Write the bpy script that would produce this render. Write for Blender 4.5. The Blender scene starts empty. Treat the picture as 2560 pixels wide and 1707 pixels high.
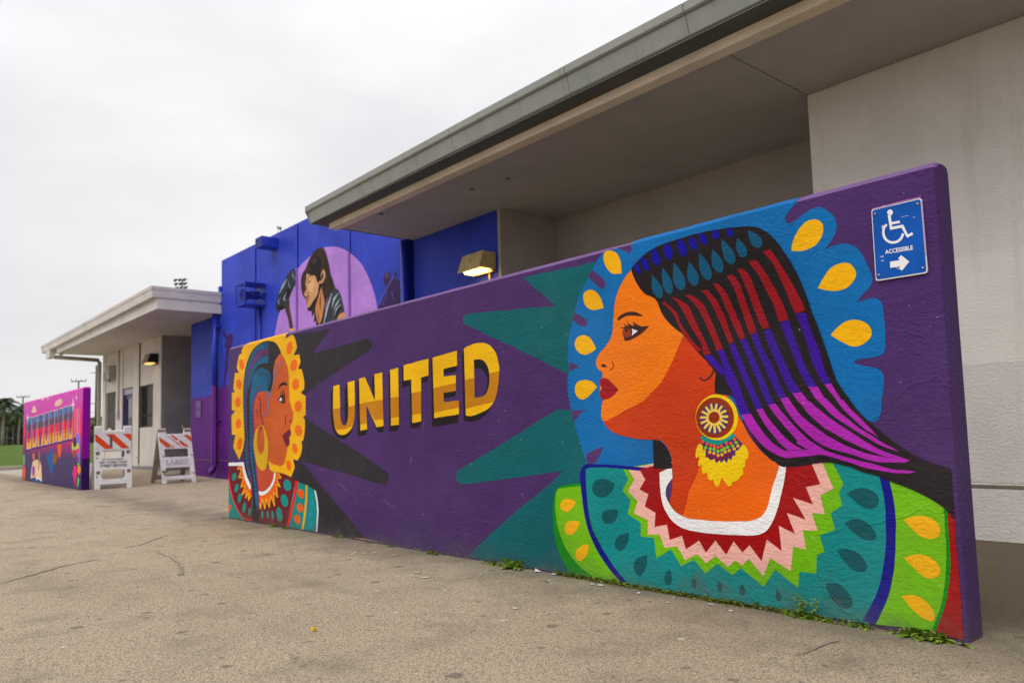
import bpy, bmesh, math, random
from mathutils import Vector, Matrix, noise as mnoise
from mathutils.geometry import tessellate_polygon
random.seed(7)
D = bpy.data; SC = bpy.context.scene; COL = SC.collection
R = math.radians

# ------------------------------------------------------------------ camera, sky, sun, exposure
cam = D.cameras.new('camera'); camo = D.objects.new('camera', cam); COL.objects.link(camo)
cam.sensor_fit = 'HORIZONTAL'; cam.sensor_width = 36.0; cam.lens = 27.32
cam.shift_y = 0.0269; cam.clip_start = 0.05; cam.clip_end = 3000
yaw, pitch, roll = -0.85543, 0.08206, -0.02789
fwd = Vector((math.sin(yaw)*math.cos(pitch), math.cos(yaw)*math.cos(pitch), math.sin(pitch)))
rt = Vector((math.cos(yaw), -math.sin(yaw), 0)); up = rt.cross(fwd)
rt2 = math.cos(roll)*rt + math.sin(roll)*up; up2 = -math.sin(roll)*rt + math.cos(roll)*up
camo.matrix_world = Matrix(((rt2.x, up2.x, -fwd.x, 0), (rt2.y, up2.y, -fwd.y, 0), (rt2.z, up2.z, -fwd.z, 0.816), (0, 0, 0, 1)))
cam.dof.use_dof = True; cam.dof.focus_distance = 3.6; cam.dof.aperture_fstop = 3.6
SC.camera = camo

SUN_EL, SUN_AZ = 50.0, 12.0
wd = D.worlds.new('World'); SC.world = wd; wd.use_nodes = True
nt = wd.node_tree; nt.nodes.clear(); N = nt.nodes.new; LK = nt.links.new
wo = N('ShaderNodeOutputWorld'); mix = N('ShaderNodeMixShader'); mix.inputs[0].default_value = 0.93
sky = N('ShaderNodeTexSky'); sky.sky_type = 'NISHITA'; sky.sun_disc = False
sky.sun_elevation = R(SUN_EL); sky.sun_rotation = R(180 - SUN_AZ)
b1 = N('ShaderNodeBackground'); b1.inputs[1].default_value = 0.10; LK(sky.outputs[0], b1.inputs[0])
# high overcast: soft, low-contrast cloud deck seen in every direction
tc = N('ShaderNodeTexCoord'); mp = N('ShaderNodeMapping'); mp.inputs['Scale'].default_value = (1.0, 1.0, 2.6)
n1 = N('ShaderNodeTexNoise'); n1.inputs['Scale'].default_value = 2.2; n1.inputs['Detail'].default_value = 5; n1.inputs['Roughness'].default_value = 0.5
cr = N('ShaderNodeValToRGB'); e = cr.color_ramp.elements
e[0].position = 0.30; e[0].color = (0.66, 0.65, 0.665, 1); e[1].position = 0.72; e[1].color = (0.865, 0.855, 0.86, 1)
b2 = N('ShaderNodeBackground'); b2.inputs[1].default_value = 1.0
LK(tc.outputs['Generated'], mp.inputs[0]); LK(mp.outputs[0], n1.inputs[0]); LK(n1.outputs[0], cr.inputs[0])
# an overcast deck is brighter overhead than at the horizon
sz_ = N('ShaderNodeSeparateXYZ'); LK(tc.outputs['Generated'], sz_.inputs[0]); el_ = N('ShaderNodeMapRange'); el_.inputs[3].default_value = 1.05; el_.inputs[4].default_value = 1.70; LK(sz_.outputs[2], el_.inputs[0])
mu = N('ShaderNodeVectorMath'); mu.operation = 'SCALE'; LK(cr.outputs[0], mu.inputs[0]); LK(el_.outputs[0], mu.inputs['Scale']); LK(mu.outputs[0], b2.inputs[0])
LK(b1.outputs[0], mix.inputs[1]); LK(b2.outputs[0], mix.inputs[2]); LK(mix.outputs[0], wo.inputs[0])
sl = D.lights.new('sun', 'SUN'); sl.energy = 1.5; sl.angle = R(50); sl.color = (1.0, 0.95, 0.88)
so = D.objects.new('sun', sl); COL.objects.link(so); so.rotation_euler = (R(90 - SUN_EL), 0, R(SUN_AZ)); so.location = (0, -20, 30)
vs = SC.view_settings; vs.view_transform = 'Standard'; vs.look = 'None'; vs.exposure = 0.0; vs.gamma = 1.0; vs.use_curve_mapping = False
SC.cycles.use_denoising = True; SC.cycles.denoising_input_passes = 'RGB_ALBEDO_NORMAL'; SC.cycles.denoising_prefilter = 'FAST'

# ------------------------------------------------------------------ materials
def lin(c):
    c = c/255.0
    return c/12.92 if c <= 0.04045 else ((c + 0.055)/1.055)**2.4
def alb(rgb, k=1.0, sat=1.05):
    c = [lin(v)*k for v in rgb]; m = sum(c)/3
    c = [max(0.004, m + (v - m)*sat) for v in c]; f = min(1.0, 0.86/max(c))
    return tuple(v*f for v in c)
class NT:
    def __init__(s, name):
        s.m = D.materials.new(name); s.m.use_nodes = True; s.t = s.m.node_tree; s.b = s.t.nodes['Principled BSDF']
        s.pos = s.n('ShaderNodeNewGeometry').outputs['Position']
    def n(s, t): return s.t.nodes.new(t)
    def l(s, a, b): s.t.links.new(a, b)
    def noise(s, scale, detail=3, rough=0.55, vec=None, stretch=None):
        q = s.n('ShaderNodeTexNoise'); q.inputs['Scale'].default_value = scale; q.inputs['Detail'].default_value = detail; q.inputs['Roughness'].default_value = rough
        v = vec or s.pos
        if stretch:
            m = s.n('ShaderNodeMapping'); m.inputs['Scale'].default_value = stretch; s.l(v, m.inputs[0]); v = m.outputs[0]
        s.l(v, q.inputs['Vector']); return q.outputs[0]
    def voro(s, scale, feature='F1', out='Distance', stretch=None):
        q = s.n('ShaderNodeTexVoronoi'); q.feature = feature; q.inputs['Scale'].default_value = scale
        s.l(s.pos, q.inputs['Vector']); return q.outputs[out]
    def ramp(s, fac, stops):
        q = s.n('ShaderNodeValToRGB'); el = q.color_ramp.elements
        while len(el) < len(stops): el.new(0.5)
        for e, (p, c) in zip(el, stops):
            e.position = p; e.color = (c[0], c[1], c[2], 1) if isinstance(c, tuple) else (c, c, c, 1)
        s.l(fac, q.inputs[0]); return q.outputs[0]
    def mix(s, fac, a, b, mode='MIX'):
        q = s.n('ShaderNodeMix'); q.data_type = 'RGBA'; q.blend_type = mode; q.clamp_factor = True
        for v, i in ((fac, 0), (a, 6), (b, 7)):
            if isinstance(v, (int, float)): q.inputs[i].default_value = v if i == 0 else (v, v, v, 1)
            elif isinstance(v, tuple): q.inputs[i].default_value = (v[0], v[1], v[2], 1)
            else: s.l(v, q.inputs[i])
        return q.outputs[2]
    def math(s, op, a, b=0.0):
        q = s.n('ShaderNodeMath'); q.operation = op
        for i, v in ((0, a), (1, b)):
            if isinstance(v, (int, float)): q.inputs[i].default_value = v
            else: s.l(v, q.inputs[i])
        return q.outputs[0]
    def sep(s):
        q = s.n('ShaderNodeSeparateXYZ'); s.l(s.pos, q.inputs[0]); return q.outputs
    def bump(s, h, strength=0.5, dist=0.01):
        q = s.n('ShaderNodeBump'); q.inputs['Strength'].default_value = strength; q.inputs['Distance'].default_value = dist
        s.l(h, q.inputs['Height']); s.l(q.outputs[0], s.b.inputs['Normal'])
    def base(s, v):
        if isinstance(v, tuple): s.b.inputs['Base Color'].default_value = (v[0], v[1], v[2], 1)
        else: s.l(v, s.b.inputs['Base Color'])
    def set(s, rough=0.6, metal=0.0, spec=0.3):
        s.b.inputs['Roughness'].default_value = rough; s.b.inputs['Metallic'].default_value = metal
        if 'Specular IOR Level' in s.b.inputs: s.b.inputs['Specular IOR Level'].default_value = spec
        return s.m
WALL_K = 1.02
def stucco(name, color, scale=1.0, strength=0.62, dist=0.012, rough=0.6, var=0.12, blotch=0.0, blotch_col=None, spec=0.1, mural=False, pits=0.0):
    q = NT(name)
    v = q.noise(2.3, 5); f = q.noise(60*scale, 2)
    c = q.mix(q.ramp(v, [(0.3, 0.0), (0.7, 1.0)]), tuple(x*(1 - var) for x in color), tuple(min(0.9, x*(1 + var)) for x in color))
    c = q.mix(0.25, c, q.ramp(f, [(0.25, 0.80), (0.7, 1.0)]), 'MULTIPLY')
    if blotch:
        c = q.mix(q.math('MULTIPLY', q.ramp(q.noise(1.1, 6, 0.65), [(0.48, 0.0), (0.68, 1.0)]), blotch), c, blotch_col)
    if pits:
        ch = q.n('ShaderNodeTexVoronoi'); ch.inputs['Scale'].default_value = 9; q.l(q.pos, ch.inputs['Vector']); cs = q.n('ShaderNodeSeparateColor'); q.l(ch.outputs['Color'], cs.inputs[0])
        pit = q.math('MULTIPLY', q.ramp(q.math('SUBTRACT', q.math('MULTIPLY', cs.outputs[1], 0.11), ch.outputs['Distance']), [(0.0, 0.0), (0.03, 1.0)]), q.ramp(cs.outputs[0], [(0.6, 0.0), (0.62, 1.0)])); c = q.mix(q.math('MULTIPLY', pit, pits), c, (0.14, 0.115, 0.09))
        run = q.noise(2.2, 5, 0.65, stretch=(3.0, 3.0, 0.22)); c = q.mix(q.ramp(run, [(0.54, 0.0), (0.74, 0.22)]), c, (0.30, 0.255, 0.21))
    if mural:
        # roller laps, fading, pinhole chips and splash dirt at the foot
        lap = q.noise(5.0, 4, 0.6, stretch=(0.6, 1, 2.6)); c = q.mix(0.30, c, q.ramp(lap, [(0.35, 0.78), (0.62, 1.0)]), 'MULTIPLY')
        fade = q.noise(0.9, 6, 0.6); c = q.mix(q.ramp(fade, [(0.50, 0.0), (0.80, 0.07)]), c, (0.30, 0.27, 0.30))
        ch = q.n('ShaderNodeTexVoronoi'); ch.inputs['Scale'].default_value = 14; q.l(q.pos, ch.inputs['Vector']); cs = q.n('ShaderNodeSeparateColor'); q.l(ch.outputs['Color'], cs.inputs[0])
        chip = q.math('MULTIPLY', q.ramp(q.math('SUBTRACT', 0.075, ch.outputs['Distance']), [(0.0, 0.0), (0.02, 1.0)]), q.ramp(cs.outputs[0], [(0.86, 0.0), (0.88, 1.0)])); c = q.mix(q.math('MULTIPLY', chip, 0.35), c, (0.50, 0.44, 0.48))
        dz = q.math('ADD', q.sep()[2], q.math('MULTIPLY', q.math('SUBTRACT', q.noise(5, 5, 0.7), 0.5), 0.45)); c = q.mix(q.ramp(dz, [(0.0, 0.45), (0.07, 0.14), (0.20, 0.0)]), c, (0.10, 0.085, 0.075))
    q.base(c)
    h1 = q.noise(52*scale, 3, 0.55, stretch=(0.75, 1.0, 1.4)); h2 = q.noise(130*scale, 2)
    h = q.math('ADD', h1, q.math('MULTIPLY', h2, 0.35))
    if mural:
        h = q.math('MULTIPLY', h, q.ramp(q.noise(1.6, 4, 0.6), [(0.34, 0.25), (0.62, 1.15)])); h = q.math('ADD', h, q.math('MULTIPLY', q.noise(5, 3), 1.1))
        cv = q.n('ShaderNodeTexVoronoi'); cv.feature = 'DISTANCE_TO_EDGE'; cv.inputs['Scale'].default_value = 1.5
        wa = q.n('ShaderNodeVectorMath'); wa.operation = 'MULTIPLY_ADD'; wn = q.n('ShaderNodeTexNoise'); wn.inputs['Scale'].default_value = 6; q.l(q.pos, wn.inputs['Vector']); q.l(wn.outputs['Color'], wa.inputs[0]); wa.inputs[1].default_value = (0.16, 0.16, 0.16); q.l(q.pos, wa.inputs[2]); q.l(wa.outputs[0], cv.inputs['Vector'])
        line = q.math('MULTIPLY', q.ramp(cv.outputs['Distance'], [(0.0, 1.0), (0.012, 0.0)]), q.ramp(q.noise(0.8, 3), [(0.58, 0.0), (0.64, 1.0)])); h = q.math('ADD', h, q.math('MULTIPLY', line, 0.28))
    q.bump(h, strength, dist)
    return q.set(rough, 0, spec)
def plain(name, color, rough=0.5, metal=0.0, var=0.12, scale=6.0, bump=0.0, spec=0.4):
    q = NT(name); v = q.noise(scale, 5)
    q.base(q.mix(q.ramp(v, [(0.3, 0.0), (0.72, 1.0)]), tuple(x*(1 - var) for x in color), tuple(min(0.95, x*(1 + var)) for x in color)))
    if bump: q.bump(q.noise(70, 3), bump, 0.004)
    return q.set(rough, metal, spec)

PAL = {'teal': (6, 92, 98), 'dark': (46, 42, 48), 'halo_y': (255, 188, 0), 'petal_o': (252, 118, 30), 'hairL': (44, 36, 38), 'blueL': (28, 92, 128), 'purpL': (98, 58, 110), 'skinL': (196, 92, 46), 'skinLd': (190, 78, 52), 'strap': (120, 122, 150), 'black': (32, 26, 28), 'white': (232, 230, 236), 'iris': (110, 50, 28), 'lipL': (110, 30, 52), 'gold': (212, 168, 44), 'maroon': (104, 28, 36), 'red': (236, 16, 22), 'tealL': (8, 138, 134), 'orng': (238, 104, 26), 'zig': (245, 172, 42), 'spotb': (0, 146, 172), 'let_y': (255, 196, 6), 'let_o': (188, 124, 26), 'blue': (2, 104, 168), 'skin': (192, 63, 12), 'skinh': (242, 124, 6), 'skinc': (228, 102, 6), 'navy': (4, 8, 140), 'tealf': (2, 80, 112), 'hred': (140, 26, 34), 'hpur': (58, 14, 142), 'hmag': (170, 48, 172), 'browL': (62, 36, 34), 'iris2': (142, 58, 28), 'lip': (150, 22, 32), 'ering': (240, 200, 22), 'ebr': (142, 52, 16), 'epur': (78, 50, 104), 'ecream': (244, 206, 98), 'bteal': (0, 146, 138), 'bor': (240, 92, 24), 'bgr': (126, 190, 10), 'bye': (250, 184, 10), 'bre': (150, 24, 26), 'dress': (0, 132, 132), 'lime': (112, 178, 4), 'pink': (253, 190, 178), 'dred': (154, 2, 20), 'dspot': (0, 84, 90), 'navyd': (4, 18, 128), 'green': (0, 132, 12), 'purple': (80, 52, 100), 'lilac': (178, 132, 214), 'glove': (46, 52, 60), 'gloveh': (146, 156, 166), 'mic': (72, 52, 46), 'hair3': (58, 43, 38), 'skin3': (202, 150, 106), 'skin3h': (216, 172, 128), 'lip3': (172, 100, 108), 'neck3': (190, 130, 84), 'shirt': (56, 63, 71), 'shirth': (166, 178, 188), 'trom': (62, 44, 92), 'trom2': (110, 100, 184), 'blk3': (32, 28, 32), 'bun': (36, 28, 30), 'strip': (132, 88, 176)}
ART = """
main;painted_ray;painted_ray;teal;1;0;dark teal painted rays, upper pair;-2772,1750 -3520,1768 -3233,1550 -3610,1582 -4075,1620 -4129,1607 -4139,1584 -4121,1558 -4055,1530 -3620,1348 -3135,1135 -2773,1109 -2746,1631
main;painted_ray;painted_ray;teal;1.02;0;dark teal painted rays, lower pair;-3251,946 -3697,773 -4192,588 -4233,569 -4245,542 -4239,504 -4214,488 -4169,485 -3707,536 -3223,590 -3347,505 -3607,358 -3881,189 -4143,12 -4198,12 -4059,12 -2482,12 -2430,908
main;painted_ray;painted_ray;dark;1.04;0;charcoal painted rays, upper pair;-6869,1779 -6662,1774 -5987,1750 -6338,1570 -5889,1579 -5405,1595 -5335,1578 -5313,1546 -5344,1506 -5485,1465 -6038,1341 -6519,1213 -6874,1233
main;painted_ray;painted_ray;dark;1.06;0;charcoal painted rays, lower pair;-6876,1027 -6522,1015 -5876,802 -5186,572 -5112,540 -5094,510 -5114,467 -5166,447 -5771,527 -6575,623 -6202,413 -5778,195 -5493,40 -5473,13 -6361,12 -6955,12 -6986,480
main;left;halo;halo_y;2.08;0;;-7839,1798 -7478,1798 -7140,1798 -6882,1798 -6861,1795 -6886,1760 -6748,1785 -6715,1773 -6686,1752 -6660,1706 -6638,1656 -6675,1618 -6713,1585 -6595,1584 -6571,1513 -6621,1455 -6546,1446 -6515,1385 -6497,1332 -6497,1264 -6570,1235 -6471,1195 -6473,1029 -6526,1014 -6492,991 -6486,946 -6489,908 -6499,860 -6523,806 -6561,791 -6546,758 -6552,720 -6577,669 -6643,623 -6730,636 -6719,610 -6697,557 -6777,471 -6913,496 -7053,506 -7164,509 -7246,530 -7311,653 -7480,792 -7801,868 -7862,811 -7897,730 -7997,620 -8083,686 -8162,755 -8103,877 -8198,882 -8198,886 -8212,1080 -8108,1131 -8199,1140 -8199,1235 -8194,1326 -8115,1328 -8160,1368 -8116,1534 -8013,1521 -8067,1582 -8038,1649 -8000,1713 -7933,1723 -7938,1751 -7886,1798
main;left;halo_spot;petal_o;3.1;1;;-6738,1653 -6773,1615 -6823,1605 -6858,1629 -6858,1674 -6823,1712 -6773,1721 -6738,1697
main;left;halo_spot;petal_o;3.12;1;;-6637,1481 -6676,1449 -6732,1443 -6775,1466 -6777,1506 -6737,1539 -6681,1544 -6639,1521
main;left;halo_spot;petal_o;3.14;1;;-6599,1309 -6629,1275 -6685,1265 -6733,1286 -6745,1326 -6714,1361 -6658,1370 -6611,1349
main;left;halo_spot;petal_o;3.16;1;;-6546,1106 -6577,1071 -6635,1061 -6686,1081 -6700,1119 -6668,1154 -6610,1164 -6560,1143
main;left;halo_spot;petal_o;3;1;;-6544,896 -6552,859 -6598,841 -6657,852 -6693,887 -6684,925 -6637,943 -6579,931
main;left;halo_spot;petal_o;3.02;1;;-7871,1602 -7875,1563 -7913,1547 -7962,1565 -7995,1606 -7991,1646 -7952,1662 -7903,1643
main;left;halo_spot;petal_o;3.04;1;;-7932,1401 -7945,1365 -7993,1351 -8048,1368 -8078,1406 -8065,1443 -8016,1457 -7962,1440
main;left;halo_spot;petal_o;3.06;1;;-7955,1212 -7982,1178 -8038,1167 -8091,1185 -8108,1222 -8081,1257 -8024,1268 -7972,1249
main;left;halo_spot;petal_o;3.08;1;;-7947,990 -7979,956 -8036,945 -8087,963 -8100,1000 -8067,1034 -8009,1045 -7959,1027
main;left;halo_spot;petal_o;3.1;1;;-6645,736 -6647,702 -6678,686 -6719,697 -6746,728 -6744,762 -6713,778 -6672,767
main;left;halo_spot;petal_o;3.12;1;;-6777,583 -6781,548 -6810,531 -6848,542 -6873,576 -6870,611 -6840,628 -6802,616
main;left;halo_spot;petal_o;3.14;1;;-7922,780 -7955,739 -8006,724 -8044,744 -8047,788 -8013,829 -7963,843 -7925,823
main;left;hair;hairL;3.16;1;;-7256,1780 -7108,1747 -7020,1689 -6978,1637! -7045,1609 -7109,1567 -7142,1514 -7152,1474 -7159,1384 -7176,1344 -7225,1267! -7267,1280 -7444,1290 -7531,1277 -7602,1199 -7620,1120 -7603,941 -7606,851 -7612,722 -7568,595 -7533,475 -7499,315 -7482,163 -7483,12! -7657,19! -7666,224 -7683,322 -7755,435 -7819,505 -7852,592 -7884,701 -7860,832 -7866,942 -7885,1058 -7894,1242 -7885,1390 -7848,1528 -7783,1626 -7691,1706 -7566,1759 -7400,1785
main;left;hair_band;blueL;4;1;;-7264,1762! -7265,1707! -7374,1714 -7495,1709 -7584,1681 -7673,1617 -7755,1521 -7810,1385 -7838,1240 -7838,1056 -7827,860 -7805,832 -7808,701 -7779,593 -7743,507 -7701,407! -7783,506 -7819,592 -7853,701 -7845,832 -7856,942 -7873,1057 -7879,1242 -7863,1389 -7820,1526 -7746,1623 -7655,1702 -7530,1755 -7400,1771
main;left;hair_band;purpL;4.02;1;;-7265,1703! -7265,1644! -7409,1646 -7496,1622 -7584,1594 -7673,1544 -7737,1475 -7764,1382 -7790,1237 -7790,1054 -7772,859 -7764,831 -7755,723 -7743,615 -7724,536 -7665,394 -7639,225 -7630,120! -7666,259 -7707,393 -7746,521 -7773,600 -7797,708 -7801,832 -7816,941 -7829,1056 -7831,1239 -7801,1385 -7746,1520 -7664,1616 -7575,1677 -7487,1703 -7374,1711
main;left;hair_band;blueL;4.04;1;;-7265,1637! -7265,1561! -7409,1571 -7513,1559 -7602,1516 -7655,1469 -7710,1393 -7764,1320! -7761,1382 -7731,1475 -7666,1543 -7577,1590 -7489,1617 -7400,1641
main;left;hair_fan;blueL;4.06;1;;-7496,1526 -7409,1528 -7333,1508 -7249,1481 -7216,1437 -7225,1361 -7266,1329 -7288,1288! -7410,1292 -7514,1284 -7602,1224 -7656,1122 -7663,978 -7656,857 -7653,794 -7638,651 -7600,509 -7565,369 -7534,230 -7541,118! -7586,227 -7612,367 -7665,508 -7717,651 -7728,795 -7728,939 -7721,1052 -7728,1198 -7695,1341 -7664,1426 -7602,1494
main;left;hair_band;purpL;5.08;1;;-7479,1364! -7451,1346! -7540,1278 -7606,1199 -7624,1121 -7611,977 -7603,856 -7612,851 -7613,722 -7571,595 -7535,475 -7501,315 -7484,163 -7513,105! -7534,230 -7547,370 -7577,510 -7621,651 -7653,794 -7652,937 -7649,978 -7656,1086 -7652,1187 -7602,1253 -7545,1311
main;left;hair_line;hairL;6.1;0;;-7243,1474 -7259,1461 -7283,1443 -7298,1423 -7310,1409 -7306,1408 -7290,1421 -7266,1439 -7250,1459 -7239,1473
main;left;hair_line;hairL;6.12;0;;-7226,1431 -7243,1423 -7270,1411 -7288,1397 -7302,1388 -7298,1386 -7280,1395 -7254,1406 -7236,1420 -7223,1430
main;left;hair_line;hairL;6.14;0;;-7218,1389 -7238,1386 -7267,1381 -7292,1373 -7309,1367 -7307,1366 -7287,1369 -7257,1374 -7232,1382 -7215,1387
main;left;hair_line;hairL;6.16;0;;-7310,1500 -7322,1484 -7342,1461 -7353,1436 -7361,1420 -7356,1419 -7344,1435 -7324,1458 -7313,1483 -7305,1499
main;left;hair_line;hairL;6;0;;-7377,1520 -7385,1503 -7397,1479 -7400,1454 -7403,1437 -7399,1436 -7391,1453 -7379,1477 -7376,1502 -7373,1519
main;left;hair_line;hairL;6.02;0;;-7455,1527 -7457,1507 -7462,1477 -7457,1447 -7455,1426 -7450,1426 -7448,1446 -7443,1476 -7448,1506 -7450,1527
main;left;hair_line;hairL;6.04;0;;-7533,1518 -7528,1502 -7523,1480 -7508,1458 -7498,1443 -7494,1443 -7498,1458 -7504,1480 -7519,1503 -7528,1518
main;left;hair_line;hairL;6.06;0;;-7226,1355 -7243,1354 -7270,1354 -7293,1349 -7309,1346 -7307,1345 -7289,1345 -7263,1346 -7240,1350 -7224,1353
main;left;hair_line;hairL;6.08;0;;-7378,1770 -7378,1760 -7379,1745 -7380,1730 -7381,1720 -7374,1719 -7374,1729 -7372,1744 -7371,1759 -7371,1769
main;left;hair_line;hairL;6.1;0;;-7343,1766 -7344,1756 -7345,1741 -7346,1727 -7347,1717 -7340,1716 -7340,1726 -7338,1741 -7337,1755 -7337,1765
main;left;hair_line;hairL;6.12;0;;-7310,1762 -7310,1752 -7311,1738 -7312,1723 -7313,1713 -7306,1713 -7306,1723 -7305,1737 -7304,1752 -7303,1762
main;left;hair_line;hairL;6.14;0;;-7289,1760 -7290,1750 -7291,1736 -7292,1721 -7293,1711 -7286,1711 -7286,1720 -7284,1735 -7283,1750 -7283,1760
main;left;hair_line;hairL;6.16;0;;-7429,1708 -7430,1696 -7432,1677 -7434,1659 -7435,1647 -7428,1646 -7427,1659 -7425,1677 -7423,1695 -7422,1707
main;left;hair_line;hairL;6;0;;-7395,1707 -7396,1694 -7398,1677 -7399,1659 -7400,1647 -7393,1646 -7392,1658 -7391,1676 -7389,1694 -7388,1706
main;left;hair_line;hairL;6.02;0;;-7361,1705 -7362,1693 -7363,1675 -7365,1658 -7366,1646 -7359,1646 -7358,1657 -7357,1675 -7355,1692 -7354,1704
main;left;hair_line;hairL;6.04;0;;-7327,1703 -7328,1692 -7329,1675 -7331,1658 -7332,1646 -7325,1645 -7324,1657 -7323,1674 -7321,1691 -7320,1703
main;left;hair_line;hairL;6.06;0;;-7293,1701 -7294,1690 -7296,1673 -7297,1657 -7298,1646 -7292,1645 -7291,1656 -7289,1673 -7287,1689 -7286,1701
main;left;hair_line;hairL;6.08;0;;-7884,1306 -7863,1303 -7832,1299 -7801,1295 -7780,1292 -7778,1296 -7799,1299 -7830,1303 -7861,1307 -7882,1310
main;left;hair_line;hairL;6.1;0;;-7884,1268 -7863,1265 -7832,1261 -7801,1256 -7780,1253 -7778,1258 -7799,1261 -7830,1265 -7861,1269 -7882,1272
main;left;hair_line;hairL;6.12;0;;-7884,1229 -7863,1227 -7832,1222 -7801,1218 -7780,1215 -7778,1220 -7799,1222 -7830,1227 -7861,1231 -7882,1234
main;left;hair_line;hairL;6.14;0;;-7884,1191 -7863,1188 -7832,1184 -7801,1180 -7780,1177 -7778,1182 -7799,1184 -7830,1188 -7860,1192 -7882,1195
main;left;hair_line;hairL;6.16;0;;-7884,1153 -7863,1150 -7832,1146 -7801,1142 -7780,1139 -7778,1144 -7799,1146 -7830,1150 -7860,1154 -7882,1157
main;left;hair_line;hairL;6;0;;-7884,1114 -7863,1112 -7832,1108 -7801,1104 -7780,1101 -7778,1106 -7799,1108 -7829,1112 -7860,1116 -7882,1118
main;left;hair_line;hairL;6.02;0;;-7884,1076 -7863,1073 -7832,1070 -7801,1066 -7780,1064 -7778,1068 -7799,1070 -7829,1074 -7860,1078 -7882,1080
main;left;hair_line;hairL;6.04;0;;-7884,1038 -7863,1035 -7832,1032 -7801,1028 -7780,1026 -7778,1030 -7799,1032 -7829,1036 -7860,1039 -7882,1042
main;left;hair_line;hairL;6.06;0;;-7880,999 -7860,997 -7830,994 -7800,990 -7780,988 -7778,992 -7798,994 -7828,998 -7857,1001 -7878,1004
main;left;hair_line;hairL;6.08;0;;-7880,961 -7860,959 -7830,955 -7800,952 -7780,950 -7778,954 -7798,956 -7827,960 -7857,963 -7878,965
main;left;hair_line;hairL;6.1;0;;-7880,923 -7860,921 -7830,917 -7800,914 -7780,912 -7778,916 -7798,918 -7827,922 -7857,925 -7878,927
main;left;hair_line;hairL;6.12;0;;-7880,885 -7860,883 -7830,880 -7800,876 -7780,874 -7778,879 -7798,881 -7827,884 -7857,887 -7878,889
main;left;hair_line;hairL;6.14;0;;-7858,846 -7840,844 -7813,841 -7787,838 -7769,836 -7767,841 -7785,843 -7811,846 -7837,849 -7855,851
main;left;hair_line;hairL;6.16;0;;-7858,808 -7840,806 -7813,804 -7787,801 -7769,799 -7767,803 -7785,805 -7811,808 -7837,811 -7855,813
main;left;hair_line;hairL;6;0;;-7858,770 -7840,768 -7813,766 -7787,763 -7769,761 -7767,765 -7784,767 -7811,770 -7837,773 -7855,775
main;left;hair_line;hairL;6.02;0;;-7858,732 -7840,731 -7813,728 -7787,725 -7769,723 -7767,728 -7784,729 -7811,732 -7837,735 -7855,737
main;left;hair_line;hairL;6.04;0;;-7858,695 -7840,693 -7813,690 -7787,688 -7769,686 -7767,690 -7784,692 -7811,694 -7837,697 -7855,699
main;left;hair_line;hairL;6.06;0;;-7858,657 -7840,655 -7813,652 -7787,650 -7769,648 -7767,653 -7784,654 -7811,657 -7837,659 -7855,661
main;left;hair_line;hairL;6.08;0;;-7858,619 -7839,617 -7813,615 -7787,612 -7769,611 -7767,615 -7784,617 -7811,619 -7837,621 -7855,623
main;left;hair_line;hairL;6.1;0;;-7850,581 -7831,579 -7804,577 -7777,575 -7758,573 -7756,578 -7774,579 -7801,581 -7829,584 -7847,585
main;left;hair_line;hairL;6.12;0;;-7843,543 -7823,542 -7795,540 -7767,538 -7747,536 -7745,540 -7764,542 -7792,544 -7821,546 -7840,548
main;left;hair_line;hairL;6.14;0;;-7835,506 -7815,504 -7785,502 -7755,500 -7735,499 -7732,503 -7753,505 -7782,507 -7812,509 -7833,510
main;left;hair_line;hairL;6.16;0;;-7826,468 -7805,467 -7775,465 -7744,463 -7724,462 -7722,466 -7742,467 -7772,469 -7803,471 -7824,473
main;left;hair_line;hairL;6;0;;-7818,431 -7796,430 -7765,428 -7733,426 -7711,425 -7709,429 -7731,430 -7762,432 -7794,434 -7816,435
main;left;hair_line;hairL;6.02;0;;-7725,1159 -7702,1156 -7668,1152 -7635,1148 -7612,1145 -7610,1149 -7633,1152 -7666,1156 -7700,1160 -7723,1163
main;left;hair_line;hairL;6.04;0;;-7725,1114 -7702,1111 -7668,1107 -7635,1103 -7612,1101 -7610,1105 -7633,1108 -7666,1111 -7700,1115 -7723,1118
main;left;hair_line;hairL;6.06;0;;-7725,1069 -7702,1066 -7668,1063 -7635,1059 -7612,1056 -7610,1060 -7633,1063 -7666,1067 -7700,1070 -7723,1073
main;left;hair_line;hairL;6.08;0;;-7725,1024 -7702,1021 -7668,1018 -7635,1014 -7612,1012 -7610,1016 -7633,1018 -7666,1022 -7700,1026 -7723,1028
main;left;hair_line;hairL;6.1;0;;-7725,979 -7702,977 -7669,973 -7635,970 -7612,967 -7610,972 -7633,974 -7667,977 -7700,981 -7723,983
main;left;hair_line;hairL;6.12;0;;-7725,934 -7702,932 -7669,929 -7635,925 -7612,923 -7610,927 -7633,929 -7667,933 -7700,936 -7723,938
main;left;hair_line;hairL;6.14;0;;-7725,889 -7702,887 -7669,884 -7635,881 -7612,879 -7610,883 -7633,885 -7667,888 -7700,891 -7723,894
main;left;hair_line;hairL;6.16;0;;-7722,844 -7699,842 -7667,839 -7635,836 -7613,834 -7611,839 -7633,841 -7665,844 -7697,847 -7720,849
main;left;hair_line;hairL;6;0;;-7722,800 -7699,798 -7667,795 -7635,792 -7613,790 -7611,794 -7633,796 -7665,799 -7697,802 -7720,804
main;left;hair_line;hairL;6.02;0;;-7722,755 -7699,753 -7667,750 -7635,748 -7613,746 -7611,750 -7633,752 -7665,755 -7697,757 -7720,759
main;left;hair_line;hairL;6.04;0;;-7722,710 -7700,709 -7667,706 -7635,703 -7613,702 -7611,706 -7633,708 -7665,710 -7697,713 -7720,715
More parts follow.
